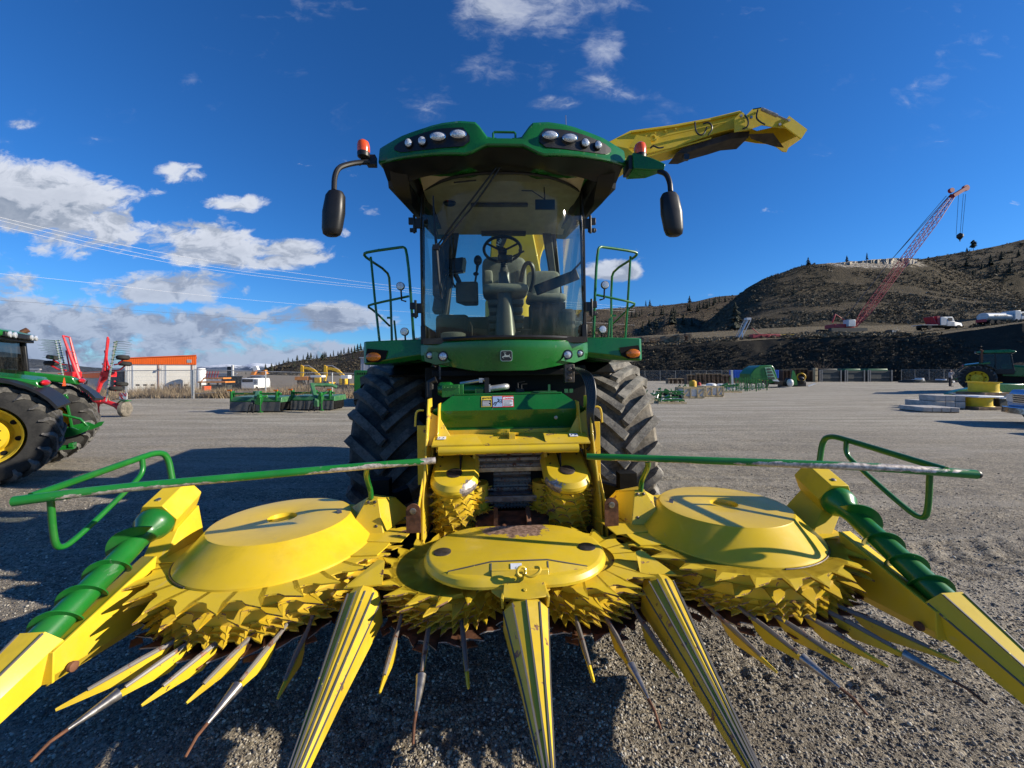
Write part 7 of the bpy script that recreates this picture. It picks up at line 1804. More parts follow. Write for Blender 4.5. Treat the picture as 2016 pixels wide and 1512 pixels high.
c = U(453, 736, 90); ch_ = thing('roof_chimney', 'grey smoke stack rising over the long low shed', 'chimney', TR(c.x, c.y)); m_ = MB(); m_.b2((c.x - .7, c.y, -1), (c.x + .2, c.y + 1, 3.0)); m_.build('stack_body', dark_hdpe, ch_); m_ = MB(); m_.lathe([(.3, 0), (.3, 3.3)], (c.x + .6, c.y, 0), (0, 0, 1), 12); m_.build('steel_flue', galv, ch_)
# orange steel stack
c = U(412, 750, 56); os_ = thing('orange_rack', 'orange steel platform rack with red frames beside the workshop', 'steel rack', TR(c.x, c.y)); m_ = MB(); m_.b2((c.x - 1.7, c.y, .25), (c.x + 2.3, c.y + 2, .45)); m_.b2((c.x - .9, c.y, .8), (c.x + 2.0, c.y + 1.6, 1.0)); m_.bar((c.x - 1.2, c.y, .4), (c.x - .6, c.y, 1.0), .1, .1); m_.build('deck', machine_orange, os_)
m_ = MB(); [m_.bar((c.x - .5 + .4 * k, c.y, 1.0), (c.x - .3 + .4 * k, c.y, 1.9), .08, .08, (0, 1, 0)) for k in range(5)]; m_.bar((c.x - .6, c.y, 1.5), (c.x + 1.4, c.y, 1.5), .08, .08); m_.build('red_frames', crane_red, os_)
m_ = MB(); [m_.b2((c.x + a, c.y + .2, -1.2), (c.x + a + .15, c.y + .4, .3)) for a in (-1.6, -.4, .9, 2.0)]; m_.b2((c.x - 1.5, c.y + .5, -1.2), (c.x + 2.2, c.y + 1.5, -.1)); m_.build('legs', dark_hdpe, os_)
# white van
c = U(487, 752, 60); vn_ = thing('white_van', 'white panel van parked behind the fence by the dark container', 'van', TR(c.x, c.y)); m_ = MB(); m_.rings([[(c.x - .95, c.y, -.75), (c.x + 1.05, c.y, -.75), (c.x + 1.05, c.y, .2), (c.x + .92, c.y, .8), (c.x - .85, c.y, .85), (c.x - .95, c.y, .2)], [(c.x - .95, c.y + 4, -.75), (c.x + 1.05, c.y + 4, -.75), (c.x + 1.05, c.y + 4, .2), (c.x + .92, c.y + 4, .8), (c.x - .85, c.y + 4, .85), (c.x - .95, c.y + 4, .2)]]); m_.build('body', white_paint, vn_, bevel=.06)
m_ = MB(); m_.b2((c.x - .8, c.y - .02, .25), (c.x + .85, c.y, .7)); m_.build('rear_window', ink, vn_); m_ = MB(); [m_.lathe([(.34, -.1), (.34, .1)], (c.x + a, c.y + .6, -.8), (1, 0, 0), 16) for a in (-.85, .95)]; m_.build('wheels', rubber_clean, vn_)
# small sign panels, barrel, orange tray, cones
for (px, py, w, h, mat, nm, lb, ct) in ((503, 752, 10, 12, white_paint, 'notice_board', 'white notice board with black markings on the chain-link fence', 'sign'), (593, 745, 26, 7, machine_orange, 'orange_skip', 'small orange skip beyond the fence', 'skip'), (678, 742, 14, 7, white_paint, 'white_bin', 'white hopper under the right-hand excavator', 'hopper'), (622, 741, 22, 4, white_paint, 'white_trailer', 'low white trailer between the excavators', 'trailer'), (400, 765, 5, 9, orange_glass, 'traffic_barrel', 'orange traffic barrel by the workshop corner', 'barrel')):
    Z = 44 if nm != 'notice_board' else 26; c = U(px, py, Z); k = Z / F; rt = thing(nm, lb, ct, TR(c.x, c.y)); m_ = MB(); m_.b2((c.x - w * k / 2, c.y, c.z - h * k / 2), (c.x + w * k / 2, c.y + (.02 if nm == 'notice_board' else 1.0), c.z + h * k / 2)); m_.build('panel' if nm == 'notice_board' else 'body', mat, rt, bevel=.01)
    m_ = MB()
    if nm == 'notice_board':
        for i in range(4): m_.b2((c.x - w * k * .35 + w * k * .18 * (i % 2), c.y - .006, c.z + h * k * (.28 - .18 * i)), (c.x + w * k * (.1 + .12 * (i % 3)), c.y - .001, c.z + h * k * (.36 - .18 * i)))
        m_.build('markings', ink, rt)
    else:
        [m_.b2((c.x + a * w * k * .4 - .05, c.y + .3, -1.3), (c.x + a * w * k * .4 + .05, c.y + .5, c.z - h * k / 2)) for a in (-1, 1)]; m_.build('legs', dark_hdpe, rt)
# excavators
def excavator(px, py, Z, s, flip, mat, label):
    c = U(px, py, Z); M = TR(c.x, Z, 0) @ Matrix.Diagonal((flip * s, s, s, 1)); rt = thing('excavator', label, 'excavator', TR(c.x, Z, 0)); z0 = c.z / s
    set_frame(M); m_ = MB()
    m_.poly([(-1.4, 0, z0 - 2.2), (-1.0, 0, z0 - .6), (-.1, 0, z0 + .5), (1.0, 0, z0 + .3), (2.4, 0, z0 - 1.0), (2.7, 0, z0 - 2.6), (2.2, 0, z0 - 2.6), (2.0, 0, z0 - 1.1), (.9, 0, z0 - .25), (0, 0, z0 - .05), (-.6, 0, z0 - .9), (-1.0, 0, z0 - 2.2)][::-1] if False else [(2.9, 0, z0 - 3.0), (2.6, 0, z0 - 1.2), (1.2, 0, z0 + .05), (-.2, 0, z0 + .35), (-.9, 0, z0 + .25), (-.9, 0, z0 - .1), (-.1, 0, z0 - .10), (1.0, 0, z0 - .45), (2.1, 0, z0 - 1.5), (2.2, 0, z0 - 3.0)], (0, .4, 0)); m_.build('boom', mat, rt, bevel=.03)
    m_ = MB(); m_.poly([(-1.2, -.05, z0 + .75), (-.7, -.05, z0 + .55), (-.6, -.05, z0 - .8), (-1.0, -.05, z0 - 2.3), (-1.3, -.05, z0 - 2.2), (-1.25, -.05, z0 - .5)], (0, .45, 0)); m_.build('stick', mat, rt, bevel=.03)
    m_ = MB(); m_.tube([(1.4, .2, z0 - .1), (.2, .2, z0 + .65), (-.9, .2, z0 + .6)], .09, 8); m_.build('cylinder', galv, rt)
    m_ = MB(); m_.poly([(-1.4, -.2, z0 - 2.1), (-.8, -.2, z0 - 2.1), (-.5, -.2, z0 - 2.9), (-1.1, -.2, z0 - 3.3), (-1.8, -.2, z0 - 2.9)], (0, .9, 0)); m_.build('bucket', dark_hdpe, rt)
    m_ = MB(); m_.b2((2.0, -1.2, z0 - 3.6), (5.0, 1.4, z0 - 2.6)); m_.b2((2.0, -1.2, z0 - 2.6), (3.2, 0, z0 - 1.6)); m_.build('house', mat, rt, bevel=.1)
    m_ = MB(); m_.b2((1.6, -1.4, -1.3), (5.0, -.7, -.5)); m_.b2((1.6, .8, -1.3), (5.0, 1.5, -.5)); m_.b2((2.5, -.8, -.7), (4, 1, z0 - 3.5)); m_.build('tracks', dark_hdpe, rt); set_frame(None)
excavator(651, 727, 70, 1.0, 1, machine_yellow, 'yellow excavator with arched boom nearest the harvester')
excavator(604, 726, 80, 1.05, 1, machine_yellow, 'yellow excavator with boom sloping down, left of the arched one')
def conv(px0, py0, px1, py1, Z, mat, label, w=.5):
    a, b = U(px0, py0, Z), U(px1, py1, Z); rt = thing('raised_boom', label, 'machine boom', TR(a.x, a.y)); m_ = MB(); m_.bar(a, b, .6, w, (0, -1, 0)); m_.build('boom', mat, rt, bevel=.05); m_ = MB(); m_.bar(b - Vector((.3, 0, .1)), b + Vector((.35, 0, .15)), .7, w * 1.2, (0, -1, 0)); m_.build('end_guard', white_paint if py1 < 730 else mat, rt); m_ = MB(); m_.b2((a.x - .8, a.y, -1.3), (a.x + .8, a.y + 1.5, a.z)); m_.build('base', dark_hdpe, rt)
conv(496, 742, 504, 726, 66, machine_orange, 'orange boom with pale tip rising behind the fence'); conv(505, 741, 521, 734, 66, machine_orange, 'short orange boom lying low behind the fence')

# ---- overhead cables
def cable(pts, label, mat, r=.012, group=None):
    M = Matrix.Identity(4); P = [U(*p) for p in pts]; m_ = MB(); r = r * .5
    m_.tube([p - P[0] for p in P], r, 6, smooth=2); return place(Matrix.Translation(P[0]), m_, 'power_cable', mat, label, 'power cable', group)
cable([(-300, 355, 40), (0, 428, 55), (200, 475, 66), (400, 513, 78), (600, 540, 92), (760, 562, 105), (1000, 585, 130), (1250, 605, 160)], 'topmost of the bright cables sloping across the left sky', cable_m, .055)
cable([(-300, 358, 40), (0, 434, 55), (200, 484, 66), (400, 524, 78), (600, 550, 92), (760, 567, 105), (1000, 590, 130), (1250, 610, 160)], 'second bright cable just beneath the topmost one in the left sky', cable_m, .05)
cable([(-300, 378, 40), (0, 445, 55), (200, 492, 66), (400, 530, 78), (600, 555, 92), (760, 571, 105), (1000, 594, 130), (1250, 614, 160)], 'third bright cable, lowest of the close-set three in the left sky', cable_m, .05)
cable([(-200, 520, 50), (160, 554, 62), (360, 578, 74), (560, 597, 88), (760, 612, 105), (1250, 640, 160)], 'single thin cable below the close-set three, passing the long cloud', cable_m, .04)
cable([(-300, 575, 45), (0, 590, 55), (300, 614, 75), (560, 631, 95), (760, 638, 110), (1250, 655, 160)], 'lowest dark cable over the low cloud bank', cable_d, .035)
# ================================================================ right side of the yard
set_frame(None)
def at(px, Z): return (px - 1008) / F * Z
# ---- timber stacks on the terrace
def timber(px0, px1, pyt, pyb, Z, label, ends=True, lay=5):
    x0, x1 = at(px0, Z), at(px1, Z); zt, zb = HC + (CY - pyt) / F * Z, HC + (CY - pyb) / F * Z; rt = thing('timber_stack', label, 'timber stack', TR((x0 + x1) / 2, Z, zb)); m_ = MB(); r = random.Random(px0)
    n = lay; h = (zt - zb) / n
    for k in range(n):
        m_.b2((x0 + r.uniform(0, .6), Z + .1, zb + h * k + .04), (x1 - r.uniform(0, .5), Z + 4, zb + h * (k + 1) - .04))
    m_.build('boards', wood_log, rt)
    m_ = MB()
    for k in range(n):
        for j in range(2): xx = x0 + (x1 - x0) * (.25 + .5 * j); m_.b2((xx, Z, zb + h * k - .02), (xx + .3, Z + 4.2, zb + h * k + .05))
    m_.build('spacers', wood_dark, rt)
timber(1308, 1340, 660, 674, 92, 'dark side-on timber stack in the row above the bank'); timber(1336, 1349, 657, 676, 90, 'pale square-ended timber stack beside the dark one', lay=6); timber(1351, 1363, 655, 673, 91, 'rightmost timber stack with square pale ends', lay=6)
timber(1264, 1282, 662, 674, 94, 'leftmost bright timber stack over the harvester platform', lay=4); timber(1279, 1302, 662, 675, 97, 'low dark timber stack second from the left', lay=3)
# ---- truss conveyor
a, b = U(1452, 668, 92), U(1472, 628, 92); cv_ = thing('tilted_conveyor', 'silver conveyor tilted steeply up on the terrace edge', 'conveyor', TR(a.x, a.y, a.z)); m_ = MB()
for dy in (0, 1.2):
    for dz in (0, .6): m_.bar(a + Vector((dz * 1.2, dy, dz * -.5)), b + Vector((dz * 1.2, dy, dz * -.5)), .1, .1)
for k in range(9): p = a.lerp(b, k / 8); m_.bar(p, p + Vector((.72, 1.2, -.3)), .06, .06); m_.bar(p, p + Vector((0, 1.2, 0)), .5, .06)
m_.build('truss', galv, cv_); m_ = MB(); m_.bar(a + Vector((0, -.05, 0)), b + Vector((0, -.05, 0)), .1, .9, (0, 1, 0)); m_.box(b, (1.0, 1.2, .5)); m_.build('belt_cover', truck_white, cv_); m_ = MB(); m_.b2((a.x - 2.5, a.y - .5, a.z - .8), (a.x + .8, a.y + 1.5, a.z - .3)); m_.bar(a + Vector((1, 0, -.8)), b.lerp(a, .5), .12, .12); m_.build('base_frame', truck_blue, cv_)
# red implement on the terrace
a = U(1500, 662, 88); ri = thing('red_frame_machine', 'low red frame machine between the tilted conveyor and the crane', 'machine', TR(a.x, a.y, a.z)); m_ = MB(); m_.b2((a.x - 2.0, a.y, a.z - .4), (a.x + 4.2, a.y + 1.5, a.z + .5)); m_.bar((a.x - 2.2, a.y, a.z + 1.8), (a.x - .6, a.y, a.z + .5), .15, .15); m_.build('frame', crane_red, ri, bevel=.05); m_ = MB(); m_.b2((a.x + 4.2, a.y, a.z + .3), (a.x + 14, a.y + .3, a.z + .45)); m_.build('yellow_beam', machine_yellow, ri)

# ---- crawler crane with lattice boom
Zc = 100; base = U(1683, 643, Zc); top = U(1878, 382, Zc); cr = thing('lattice_crane', 'red crawler crane with a long lattice boom and hanging hook block', 'crane', TR(base.x, Zc, base.z))
ax = (top - base).normalized(); sd = Vector((0, 1, 0)); nm_ = ax.cross(sd)
m_ = MB(); n = 46; L = (top - base).length
def wid(t_): return .85 * min(1, .35 + t_ * 6) * (1 if t_ < .8 else 1 - (t_ - .8) * 2.6)
cor = [[base.lerp(top, i / n) + sd * (s1 * wid(i / n)) * .8 + nm_ * (s2 * wid(i / n)) * .8 for s1, s2 in ((-1, -1), (1, -1), (1, 1), (-1, 1))] for i in range(n + 1)]
for c in range(4):
    for i in range(0, n, 2): m_.bar(cor[i][c], cor[min(i + 2, n)][c], .12, .12)
for i in range(n):
    for c in range(4): m_.bar(cor[i][c], cor[i + 1][(c + (1 if i % 2 else 3)) % 4], .07, .07)
m_.build('lattice_boom', crane_red, cr, smooth=False)
m_ = MB(); m_.bar(top - ax * .8, top + Vector((3.2, 0, 1.6)), .8, 1.1, (0, -1, 0)); m_.lathe([(.75, -.3), (.75, .3)], top + Vector((3.0, 0, 1.5)), (0, 1, 0), 16); m_.lathe([(.6, -.3), (.6, .3)], top + Vector((-.7, 0, .9)), (0, 1, 0), 16); m_.build('boom_head', crane_red, cr, smooth=False)
gp = U(1688, 575, Zc); m_ = MB(); gy0 = U(1655, 640, Zc); m_.tube([U(1650, 642, Zc), U(1758, 508, Zc), top + Vector((-.8, 0, 0))], .07, 5); m_.tube([U(1650, 642, Zc + 1), U(1758, 508, Zc + 1), top + Vector((-.8, 1, 0))], .07, 5)
for dx in (0, 2.2, 3.3): m_.tube([top + Vector((1.2 + dx * .55, .0, 0)), U(1888, 462, Zc) + Vector(((dx - 1.6) * .45, 0, 0))], .05, 4)
m_.build('cables', cable_d, cr); m_ = MB(); hkp = U(1890, 466, Zc); m_.lathe([(.2, .9), (.65, .5), (.65, -.1), (.3, -.6), (.12, -.8), (.1, -1.2)], hkp, (0, 0, 1), 14); m_.build('hook_block', black, cr)
m_ = MB(); bb = base; m_.b2((bb.x - 6.5, Zc - 1.6, bb.z - .5), (bb.x - 1.5, Zc + 1.6, bb.z + .5)); m_.bar((bb.x - 5.8, Zc, bb.z + 1), (bb.x - 5.0, Zc, bb.z + 3.2), .3, .3, (0, 1, 0)); m_.bar((bb.x - 5.0, Zc, bb.z + 3.2), (bb.x - 2, Zc, bb.z + 1.2), .2, .2, (0, 1, 0)); m_.build('crane_house', crane_red, cr, bevel=.1); m_ = MB(); m_.b2((bb.x - 3.6, Zc - 2.3, bb.z - .2), (bb.x - 1.8, Zc - .6, bb.z + 1.5)); m_.build('crane_cab', truck_white, cr, bevel=.1); m_ = MB(); m_.b2((bb.x - 8, Zc - 2.5, bb.z - 1.6), (bb.x + 1, Zc - 1.5, bb.z - .6)); m_.b2((bb.x - 8, Zc + 1.5, bb.z - 1.6), (bb.x + 1, Zc + 2.5, bb.z - .6)); m_.build('tracks', dark_hdpe, cr)

# ---- trucks on the terrace
def truck(pxf, py, Z, s, label, name, tank=None, rz=0):
    """local +X forward; origin at the front bumper on the ground"""
    p = U(pxf, py, Z); M = TR(p.x, p.y, p.z, rz) @ sc_(s); rt = thing(name, label, 'truck', M); set_frame(M)
    m_ = MB(); m_.rings([[(-2.0, -1.15, .7), (-2.0, 1.15, .7), (-2.0, 1.0, 1.75), (-2.0, -1.0, 1.75)], [(-.3, -1.0, .7), (-.3, 1.0, .7), (-.3, .85, 1.45), (-.3, -.85, 1.45)], [(0, -.9, .7), (0, .9, .7), (-.05, .7, 1.3), (-.05, -.7, 1.3)]]); m_.b2((-3.7, -1.2, .75), (-2.0, 1.2, 1.8)); m_.rings([[(-3.7, -1.2, 1.8), (-3.7, 1.2, 1.8), (-3.7, 1.05, 2.75), (-3.7, -1.05, 2.75)], [(-2.0, -1.2, 1.8), (-2.0, 1.2, 1.8), (-2.35, 1.05, 2.75), (-2.35, -1.05, 2.75)]]); m_.b2((-5.0, -1.2, .9), (-3.75, 1.2, 3.0 if tank else 2.7))
    m_.build('cab', truck_white, rt, bevel=.08)
    m_ = MB(); m_.b2((-3.45, -1.215, 1.9), (-2.55, -1.17, 2.5)); m_.poly([(-2.03, -.95, 1.9), (-2.03, .95, 1.9), (-2.30, .9, 2.6), (-2.30, -.9, 2.6)], (.03, 0, .01)); m_.build('cab_window', ink, rt)
    m_ = MB()
    for x in ((-1.1, -8.5, -9.9) if tank else (-1.1, -7.3)):
        for y in (-1.05, 1.05): m_.lathe([(.25, -.16), (.46, -.16), (.5, 0), (.46, .16), (.25, .16)], (x, y, .5), (0, 1, 0), 20)
    m_.b2((-10.5 if tank else -8.5, -.5, .5), (-.3, .5, .85)); m_.build('wheels_and_chassis', rubber_clean, rt)
    if tank:
        m_ = MB(); m_.rings([[(x, 1.15 * k * math.cos(a) , 1.75 + .85 * k * math.sin(a)) for a in [2 * PI * q / 28 for q in range(28)]] for x, k in ((-10.6, .93), (-10.5, 1), (-5.3, 1), (-5.2, .93))]); tk = m_.build('tank', truck_white, rt)
        m_ = MB(); text_mb(m_, tank, (-7.9, -1.14, 1.86), (1, 0, 0), (0, .1, 1), .34, bold=.01, z=.012); m_.build('tank_lettering', ink, tk, smooth=False); m_ = MB(); m_.b2((-11.1, -.8, .6), (-10.6, .8, 1.2)); m_.build('red_pump', crane_red, rt)
    else:
        m_ = MB(); m_.bar((-5.6, 0, 1.0), (-6.4, 0, 2.8), .2, 2.0, (0, 1, 0)); m_.b2((-5.6, -1.1, 1.0), (-5.1, 1.1, 2.9)); m_.build('red_headboard', crane_red, rt)
        m_ = MB(); m_.b2((-8.8, -1.2, .95), (-5.6, 1.2, 1.05)); m_.build('flat_deck', truck_white, rt)
    set_frame(None); return rt
truck(1886, 650, 84, 1.0, 'white bonneted truck with empty deck and red headboard beside the crane', 'white_truck')
truck(2030, 640, 78, .92, 'white tanker truck with lettered side at the right edge of the terrace', 'tanker_truck', tank='MUD WATERS')
a, b = U(1815, 642, 90), U(2000, 618, 86); db = thing('long_dark_conveyor', 'long dark inclined conveyor truss behind the two white trucks', 'conveyor', TR(a.x, a.y, a.z)); m_ = MB(); m_.bar(a, b, 1.0, .45); m_.build('belt_truss', dark_hdpe, db); m_ = MB(); [m_.bar(a.lerp(b, f), a.lerp(b, f) + Vector((s, 0, -2.2)), .12, .12) for f in (.35, .42, .8) for s in (-1, 1)]; m_.build('struts', galv, db)
p = U(1762, 657, 86); sm_ = thing('small_cab_machine', 'small dark machine cab between crane and bonneted truck', 'machine', TR(p.x, p.y, p.z)); m_ = MB(); m_.b2((p.x - .8, p.y, p.z - .8), (p.x + .8, p.y + 1.5, p.z + .9)); m_.build('cab', dark_hdpe, sm_, bevel=.08); m_ = MB(); m_.b2((p.x - .6, p.y - .02, p.z), (p.x + .3, p.y, p.z + .7)); m_.build('window', galv, sm_)

# ---- fence at the foot of the bank, gate stacks
fence((at(1240, 74), 74, 0), (at(1610, 71), 71, 0), 12, 2.0, 'dark chain-link fence along the foot of the bank on the left', gm=fence_dark)
fence((at(1762, 62), 61, 0), (at(1905, 55), 54, 0), 5, 1.9, 'chain-link fence at the bank foot behind the standing person', gm=fence_dark)
for i, (a_, b_) in enumerate(((1613, 1657), (1663, 1703), (1708, 1757))):
    Z = 60.5; rt = thing('mesh_storage_bay', ['leftmost dark mesh storage bay under the bank', 'middle dark mesh storage bay with green top cover', 'rightmost dark mesh storage bay ending in a pale post'][i], 'storage bay', TR(at(a_, Z), Z)); x0, x1 = at(a_, Z), at(b_, Z); m_ = MB(); m_.b2((x0, Z + .1, 0), (x1, Z + 2.4, 1.9)); bd_ = m_.build('dark_stack', dark_hdpe, rt)
    m_ = MB(); [m_.b2((x, Z - .05, 0), (x + .18, Z + .1, 2.1)) for x in (x0, x0 + .3, x1 - .2)]; [m_.bar((x0, Z, z), (x1, Z, z), .05, .05) for z in (.1, 1.0, 1.95)]; m_.build('gate_frame', fence_dark, rt)
    m_ = MB(); m_.b2((x0 + .3, Z + .3, 1.9), (x1 - .4, Z + 2.2, 2.3)); m_.build('top_cover', green_dull if i else dark_hdpe, rt, bevel=.1)
for i, (px, w, h, mat, nm, lb) in enumerate(((1788, 9, 5, white_paint, 'white_box', 'white box on the ground left of the white T-shaped part'), (1812, 8, 9, white_paint, 'white_part', 'white T-shaped part by the far fence'), (1852, 6, 7, sticker_white, 'pale_crate', 'small pale crate near the standing person'), (1862, 9, 4, white_paint, 'white_sheet', 'low white sheet at the feet of the standing person'), (1793, 24, 6, dark_hdpe, 'dark_beam_pile', 'dark beam pile under the white box'), (1840, 26, 5, dark_hdpe, 'dark_beam_pile', 'dark beam pile near the pale crate'))):
    Z = 56; k = Z / F; x = at(px, Z); zz2 = g0(x, Z); rt = thing(nm, lb, 'yard item', TR(x, Z, zz2)); m_ = MB(); m_.b2((x - w * k / 2, Z - i * .3, zz2), (x + w * k / 2, Z + 1, zz2 + h * k * .7)); m_.build('body', mat, rt, bevel=.03); m_ = MB(); m_.b2((x - w * k / 2.6, Z - i * .3 - .1, zz2 + h * k * .7), (x + w * k / 4, Z + .6, zz2 + h * k)); m_.build('top_part', mat, rt, bevel=.03)

# ---- pallet stacks, bins, baler
def pallets(px0, px1, h, Z, mat, label, group=None, cols=None, seed=0):
    x0, x1 = at(px0, Z), at(px1, Z); r = random.Random(seed + px0); cols = cols or max(1, round((x1 - x0) / 1.25)); w = (x1 - x0) / cols
    for c in range(cols):
        rt = thing('pallet_stack', label, 'pallet stack', TR(x0 + w * (c + .5), Z), group); m_ = MB(); n = int(h / .15 * r.uniform(.85, 1.1)); xo = r.uniform(-.05, .05)
        for k in range(n):
            z = .15 * k; j = r.uniform(-.04, .04)
            m_.b2((x0 + w * c + .04 + j, Z + j, z + .11), (x0 + w * (c + 1) - .04 + j, Z + 1.0, z + .135)); [m_.b2((x0 + w * c + .04 + j + f * (w - .18), Z + j, z), (x0 + w * c + .14 + j + f * (w - .18), Z + 1.0, z + .11)) for f in (0, .5, 1)]
        m_.build('pallets', mat, rt, smooth=False) if False else None
        o = m_.build('pallet_boards', mat, rt, smooth=False); m_ = MB(); m_.b2((x0 + w * c + .1, Z + .1, n * .15), (x0 + w * (c + 1) - .1, Z + .9, n * .15 + .03)); m_.build('top_board', wood, rt)
G1 = 'weathered pallet stacks behind the green implements'
pallets(1352, 1440, 1.55, 57, wood_old, 'weathered brown pallet stack in the row behind the green implements', G1); pallets(1315, 1350, .8, 60, wood_old, 'low weathered pallet stack at the left end of the row', 'low pallet stacks'); pallets(1541, 1608, 2.35, 60, wood_dark, 'tall dark pallet stack between the baler and the mesh bays', 'tall dark pallet stacks')
rt = thing('pale_board_end', 'pale upright board at the right end of the tall dark pallets', 'board', TR(at(1606, 59.5), 59.5)); m_ = MB(); m_.b2((at(1604, 59.5), 59.4, 0), (at(1609, 59.5), 59.9, 2.4)); m_.build('board', wood, rt, bevel=.02); m_ = MB(); [m_.b2((at(1604, 59.4), 59.34, z), (at(1609, 59.4), 59.4, z + .12)) for z in (.4, 1.2, 2.0)]; m_.build('battens', wood_old, rt)
for (a_, b_, lb) in ((1444, 1466, 'blue bin left of the round baler behind the green racks'), (1518, 1533, 'blue bin right of the round baler')):
    Z = 58; x0, x1 = at(a_, Z), at(b_, Z); rt = thing('blue_bin', lb, 'bin', TR(x0, Z)); m_ = MB(); m_.rings([[(x0, Z, .9), (x1, Z, .9), (x1, Z + 1.1, .9), (x0, Z + 1.1, .9)], [(x0, Z - .05, 2.1), (x1, Z - .05, 2.1), (x1, Z + 1.15, 2.1), (x0, Z + 1.15, 2.1)]]); m_.build('tub', blue_bin, rt); m_ = MB(); [m_.b2((x0 + (x1 - x0) * f, Z - .07, .95), (x0 + (x1 - x0) * f + .06, Z - .02, 2.05)) for f in (.1, .35, .6, .85)]; m_.build('ribs', blue_bin, rt); m_ = MB(); m_.b2((x0, Z + .1, 0), (x1, Z + 1, .88)); m_.build('pallet_base', wood_old, rt)
# round baler
pale_green = simple('sunlit_pale_green_panel', (.22, .42, .24), .5)  # pale green, lightened to paint sunlight onto the tailgate
Z = 44; x0 = at(1478, Z); M = TR(x0, Z, 0); bl = thing('round_baler', 'tall green round baler with slatted white tailgate', 'baler', M); set_frame(M)
m_ = MB(); m_.poly([(0, 0, .6), (0, 0, 1.6), (.45, 0, 2.2), (1.1, 0, 2.55), (2.3, 0, 2.6), (2.6, 0, 2.4), (3.0, 0, 1.2), (2.8, 0, .7), (1.5, 0, .35)], (0, 2.2, 0)); bd_ = m_.build('bale_chamber', green_bright, bl, bevel=.06)
m_ = MB(); m_.poly([(1.55, -.02, 2.35), (2.25, -.02, 2.42), (2.85, -.02, 1.05), (1.9, -.02, 1.0)], (0, -.03, 0)); tg = m_.build('tailgate', pale_green, bl)
m_ = MB(); [m_.poly([(1.75 + .04 * k, -.06, 2.22 - .33 * k), (2.18 + .14 * k, -.06, 2.25 - .33 * k), (2.26 + .14 * k, -.06, 2.05 - .33 * k), (1.79 + .04 * k, -.06, 2.02 - .33 * k)], (0, -.02, 0)) for k in range(4)]; m_.build('slat_opening', dark_hdpe, tg)
m_ = MB(); m_.poly([(2.35, -.1, .95), (2.95, -.1, .98), (3.2, -.1, .75), (2.5, -.1, .8)], (0, 1.5, 0)); m_.build('ramp', truck_white, bl)
m_ = MB(); m_.bar((.75, -.02, .98), (1.6, -.02, .82), .02, .05, (0, 0, 1)); m_.bar((1.6, -.02, .82), (2.0, -.02, .9), .02, .05, (0, 0, 1)); m_.build('yellow_stripe', sticker_yellow, bd_)
m_ = MB(); [m_.lathe([(.3, -.15), (.42, -.15), (.45, 0), (.42, .15), (.3, .15)], (1.4, y, .45), (0, 1, 0), 24) for y in (-.2, 2.4)]; m_.b2((3.0, .5, .4), (4.6, 1.5, .8)); m_.lathe([(.3, -.2), (.34, 0), (.3, .2)], (4.2, .2, .5), (0, 1, 0), 20); m_.build('wheels', rubber_clean, bl); m_ = MB(); m_.ball((4.3, -.2, .6), (.35, .3, .45), 12, 8); m_.build('grey_wrap', plastic_wrap, bl); set_frame(None)
# attachment with black wheel left of tall pallets
M = TR(at(1560, 45), 45, 0); sp_r = thing('hose_reel_machine', 'black machine with green upright plate and yellow hose reel', 'machine', M); set_frame(M)
m_ = MB(); m_.b2((-.9, 0, .1), (1.6, 1.2, .7)); m_.ball((1.1, .2, .8), (.5, .4, .5), 14, 8); m_.ball((-.3, .2, .7), (.4, .4, .45), 14, 8); m_.build('black_body', black, sp_r, bevel=.05); m_ = MB(); m_.poly([(-.35, -.2, .3), (.45, -.2, .3), (.35, -.2, 1.2), (.05, -.2, 2.0), (-.1, -.2, 2.0), (-.2, -.2, 1.2)], (0, .12, 0)); m_.build('green_plate', green_bright, sp_r); m_ = MB(); m_.lathe([(.42, -.08), (.48, 0), (.42, .08), (.34, .08), (.34, -.08)], (.95, -.1, 1.25), (.3, 1, 0), 24, cap=False); m_.build('yellow_reel', machine_yellow, sp_r); m_ = MB(); m_.b2((-1.4, -.8, 0), (-.2, 0, .12)); m_.b2((1.4, -.8, .05), (2.6, 0, .15)); m_.bar((1.5, -.4, .2), (2.4, -.3, .5), .1, .1); m_.build('pallet_skids', truck_white, sp_r); set_frame(None)

# ---- crates
def crate(px0, px1, pyb, h, label):
    Z = HC * F / (pyb - CY); x0, x1 = at(px0, Z), at(px1, Z); w = x1 - x0; M = TR(x0, Z, 0); rt = thing('wooden_crate', label, 'crate', M); set_frame(M)
    m_ = MB(); m_.b2((.05, .06, .16), (w - .05, 1.3, h - .04)); m_.build('wrapped_load', plastic_wrap, rt)
    m_ = MB(); D = 1.36
    for y in (0, D):
        for z in (.10, h): m_.bar((0, y, z), (w, y, z), .06, .10)
        n = max(3, int(w / .7))
        for k in range(n + 1): m_.bar((w * k / n, y, .1), (w * k / n, y, h), .06, .10, (0, 1, 0)) if True else 0
        for k in range(0, n, 1): m_.bar((w * k / n, y - .02 if y == 0 else y, .14), (w * (k + 1) / n, y - .02 if y == 0 else y, h), .03, .08, (0, 0, 1)) if k % 2 == 0 else 0
    for x in (0, w):
        m_.bar((x, 0, .1), (x, D, h), .05, .08); m_.bar((x, 0, h), (x, D, h), .06, .09); m_.bar((x, 0, .1), (x, D, .1), .06, .09)
    [m_.b2((0, y, 0), (w, y + .12, .09)) for y in (0, .6, 1.2)]; m_.build('slats', wood, rt, smooth=False); set_frame(None)
    return rt
crate(1346, 1387, 784.5, .72, 'long slatted pale crate, nearer of the crate pair'); crate(1390, 1424, 781.5, .74, 'slatted pale crate, second and right of the crate pair')
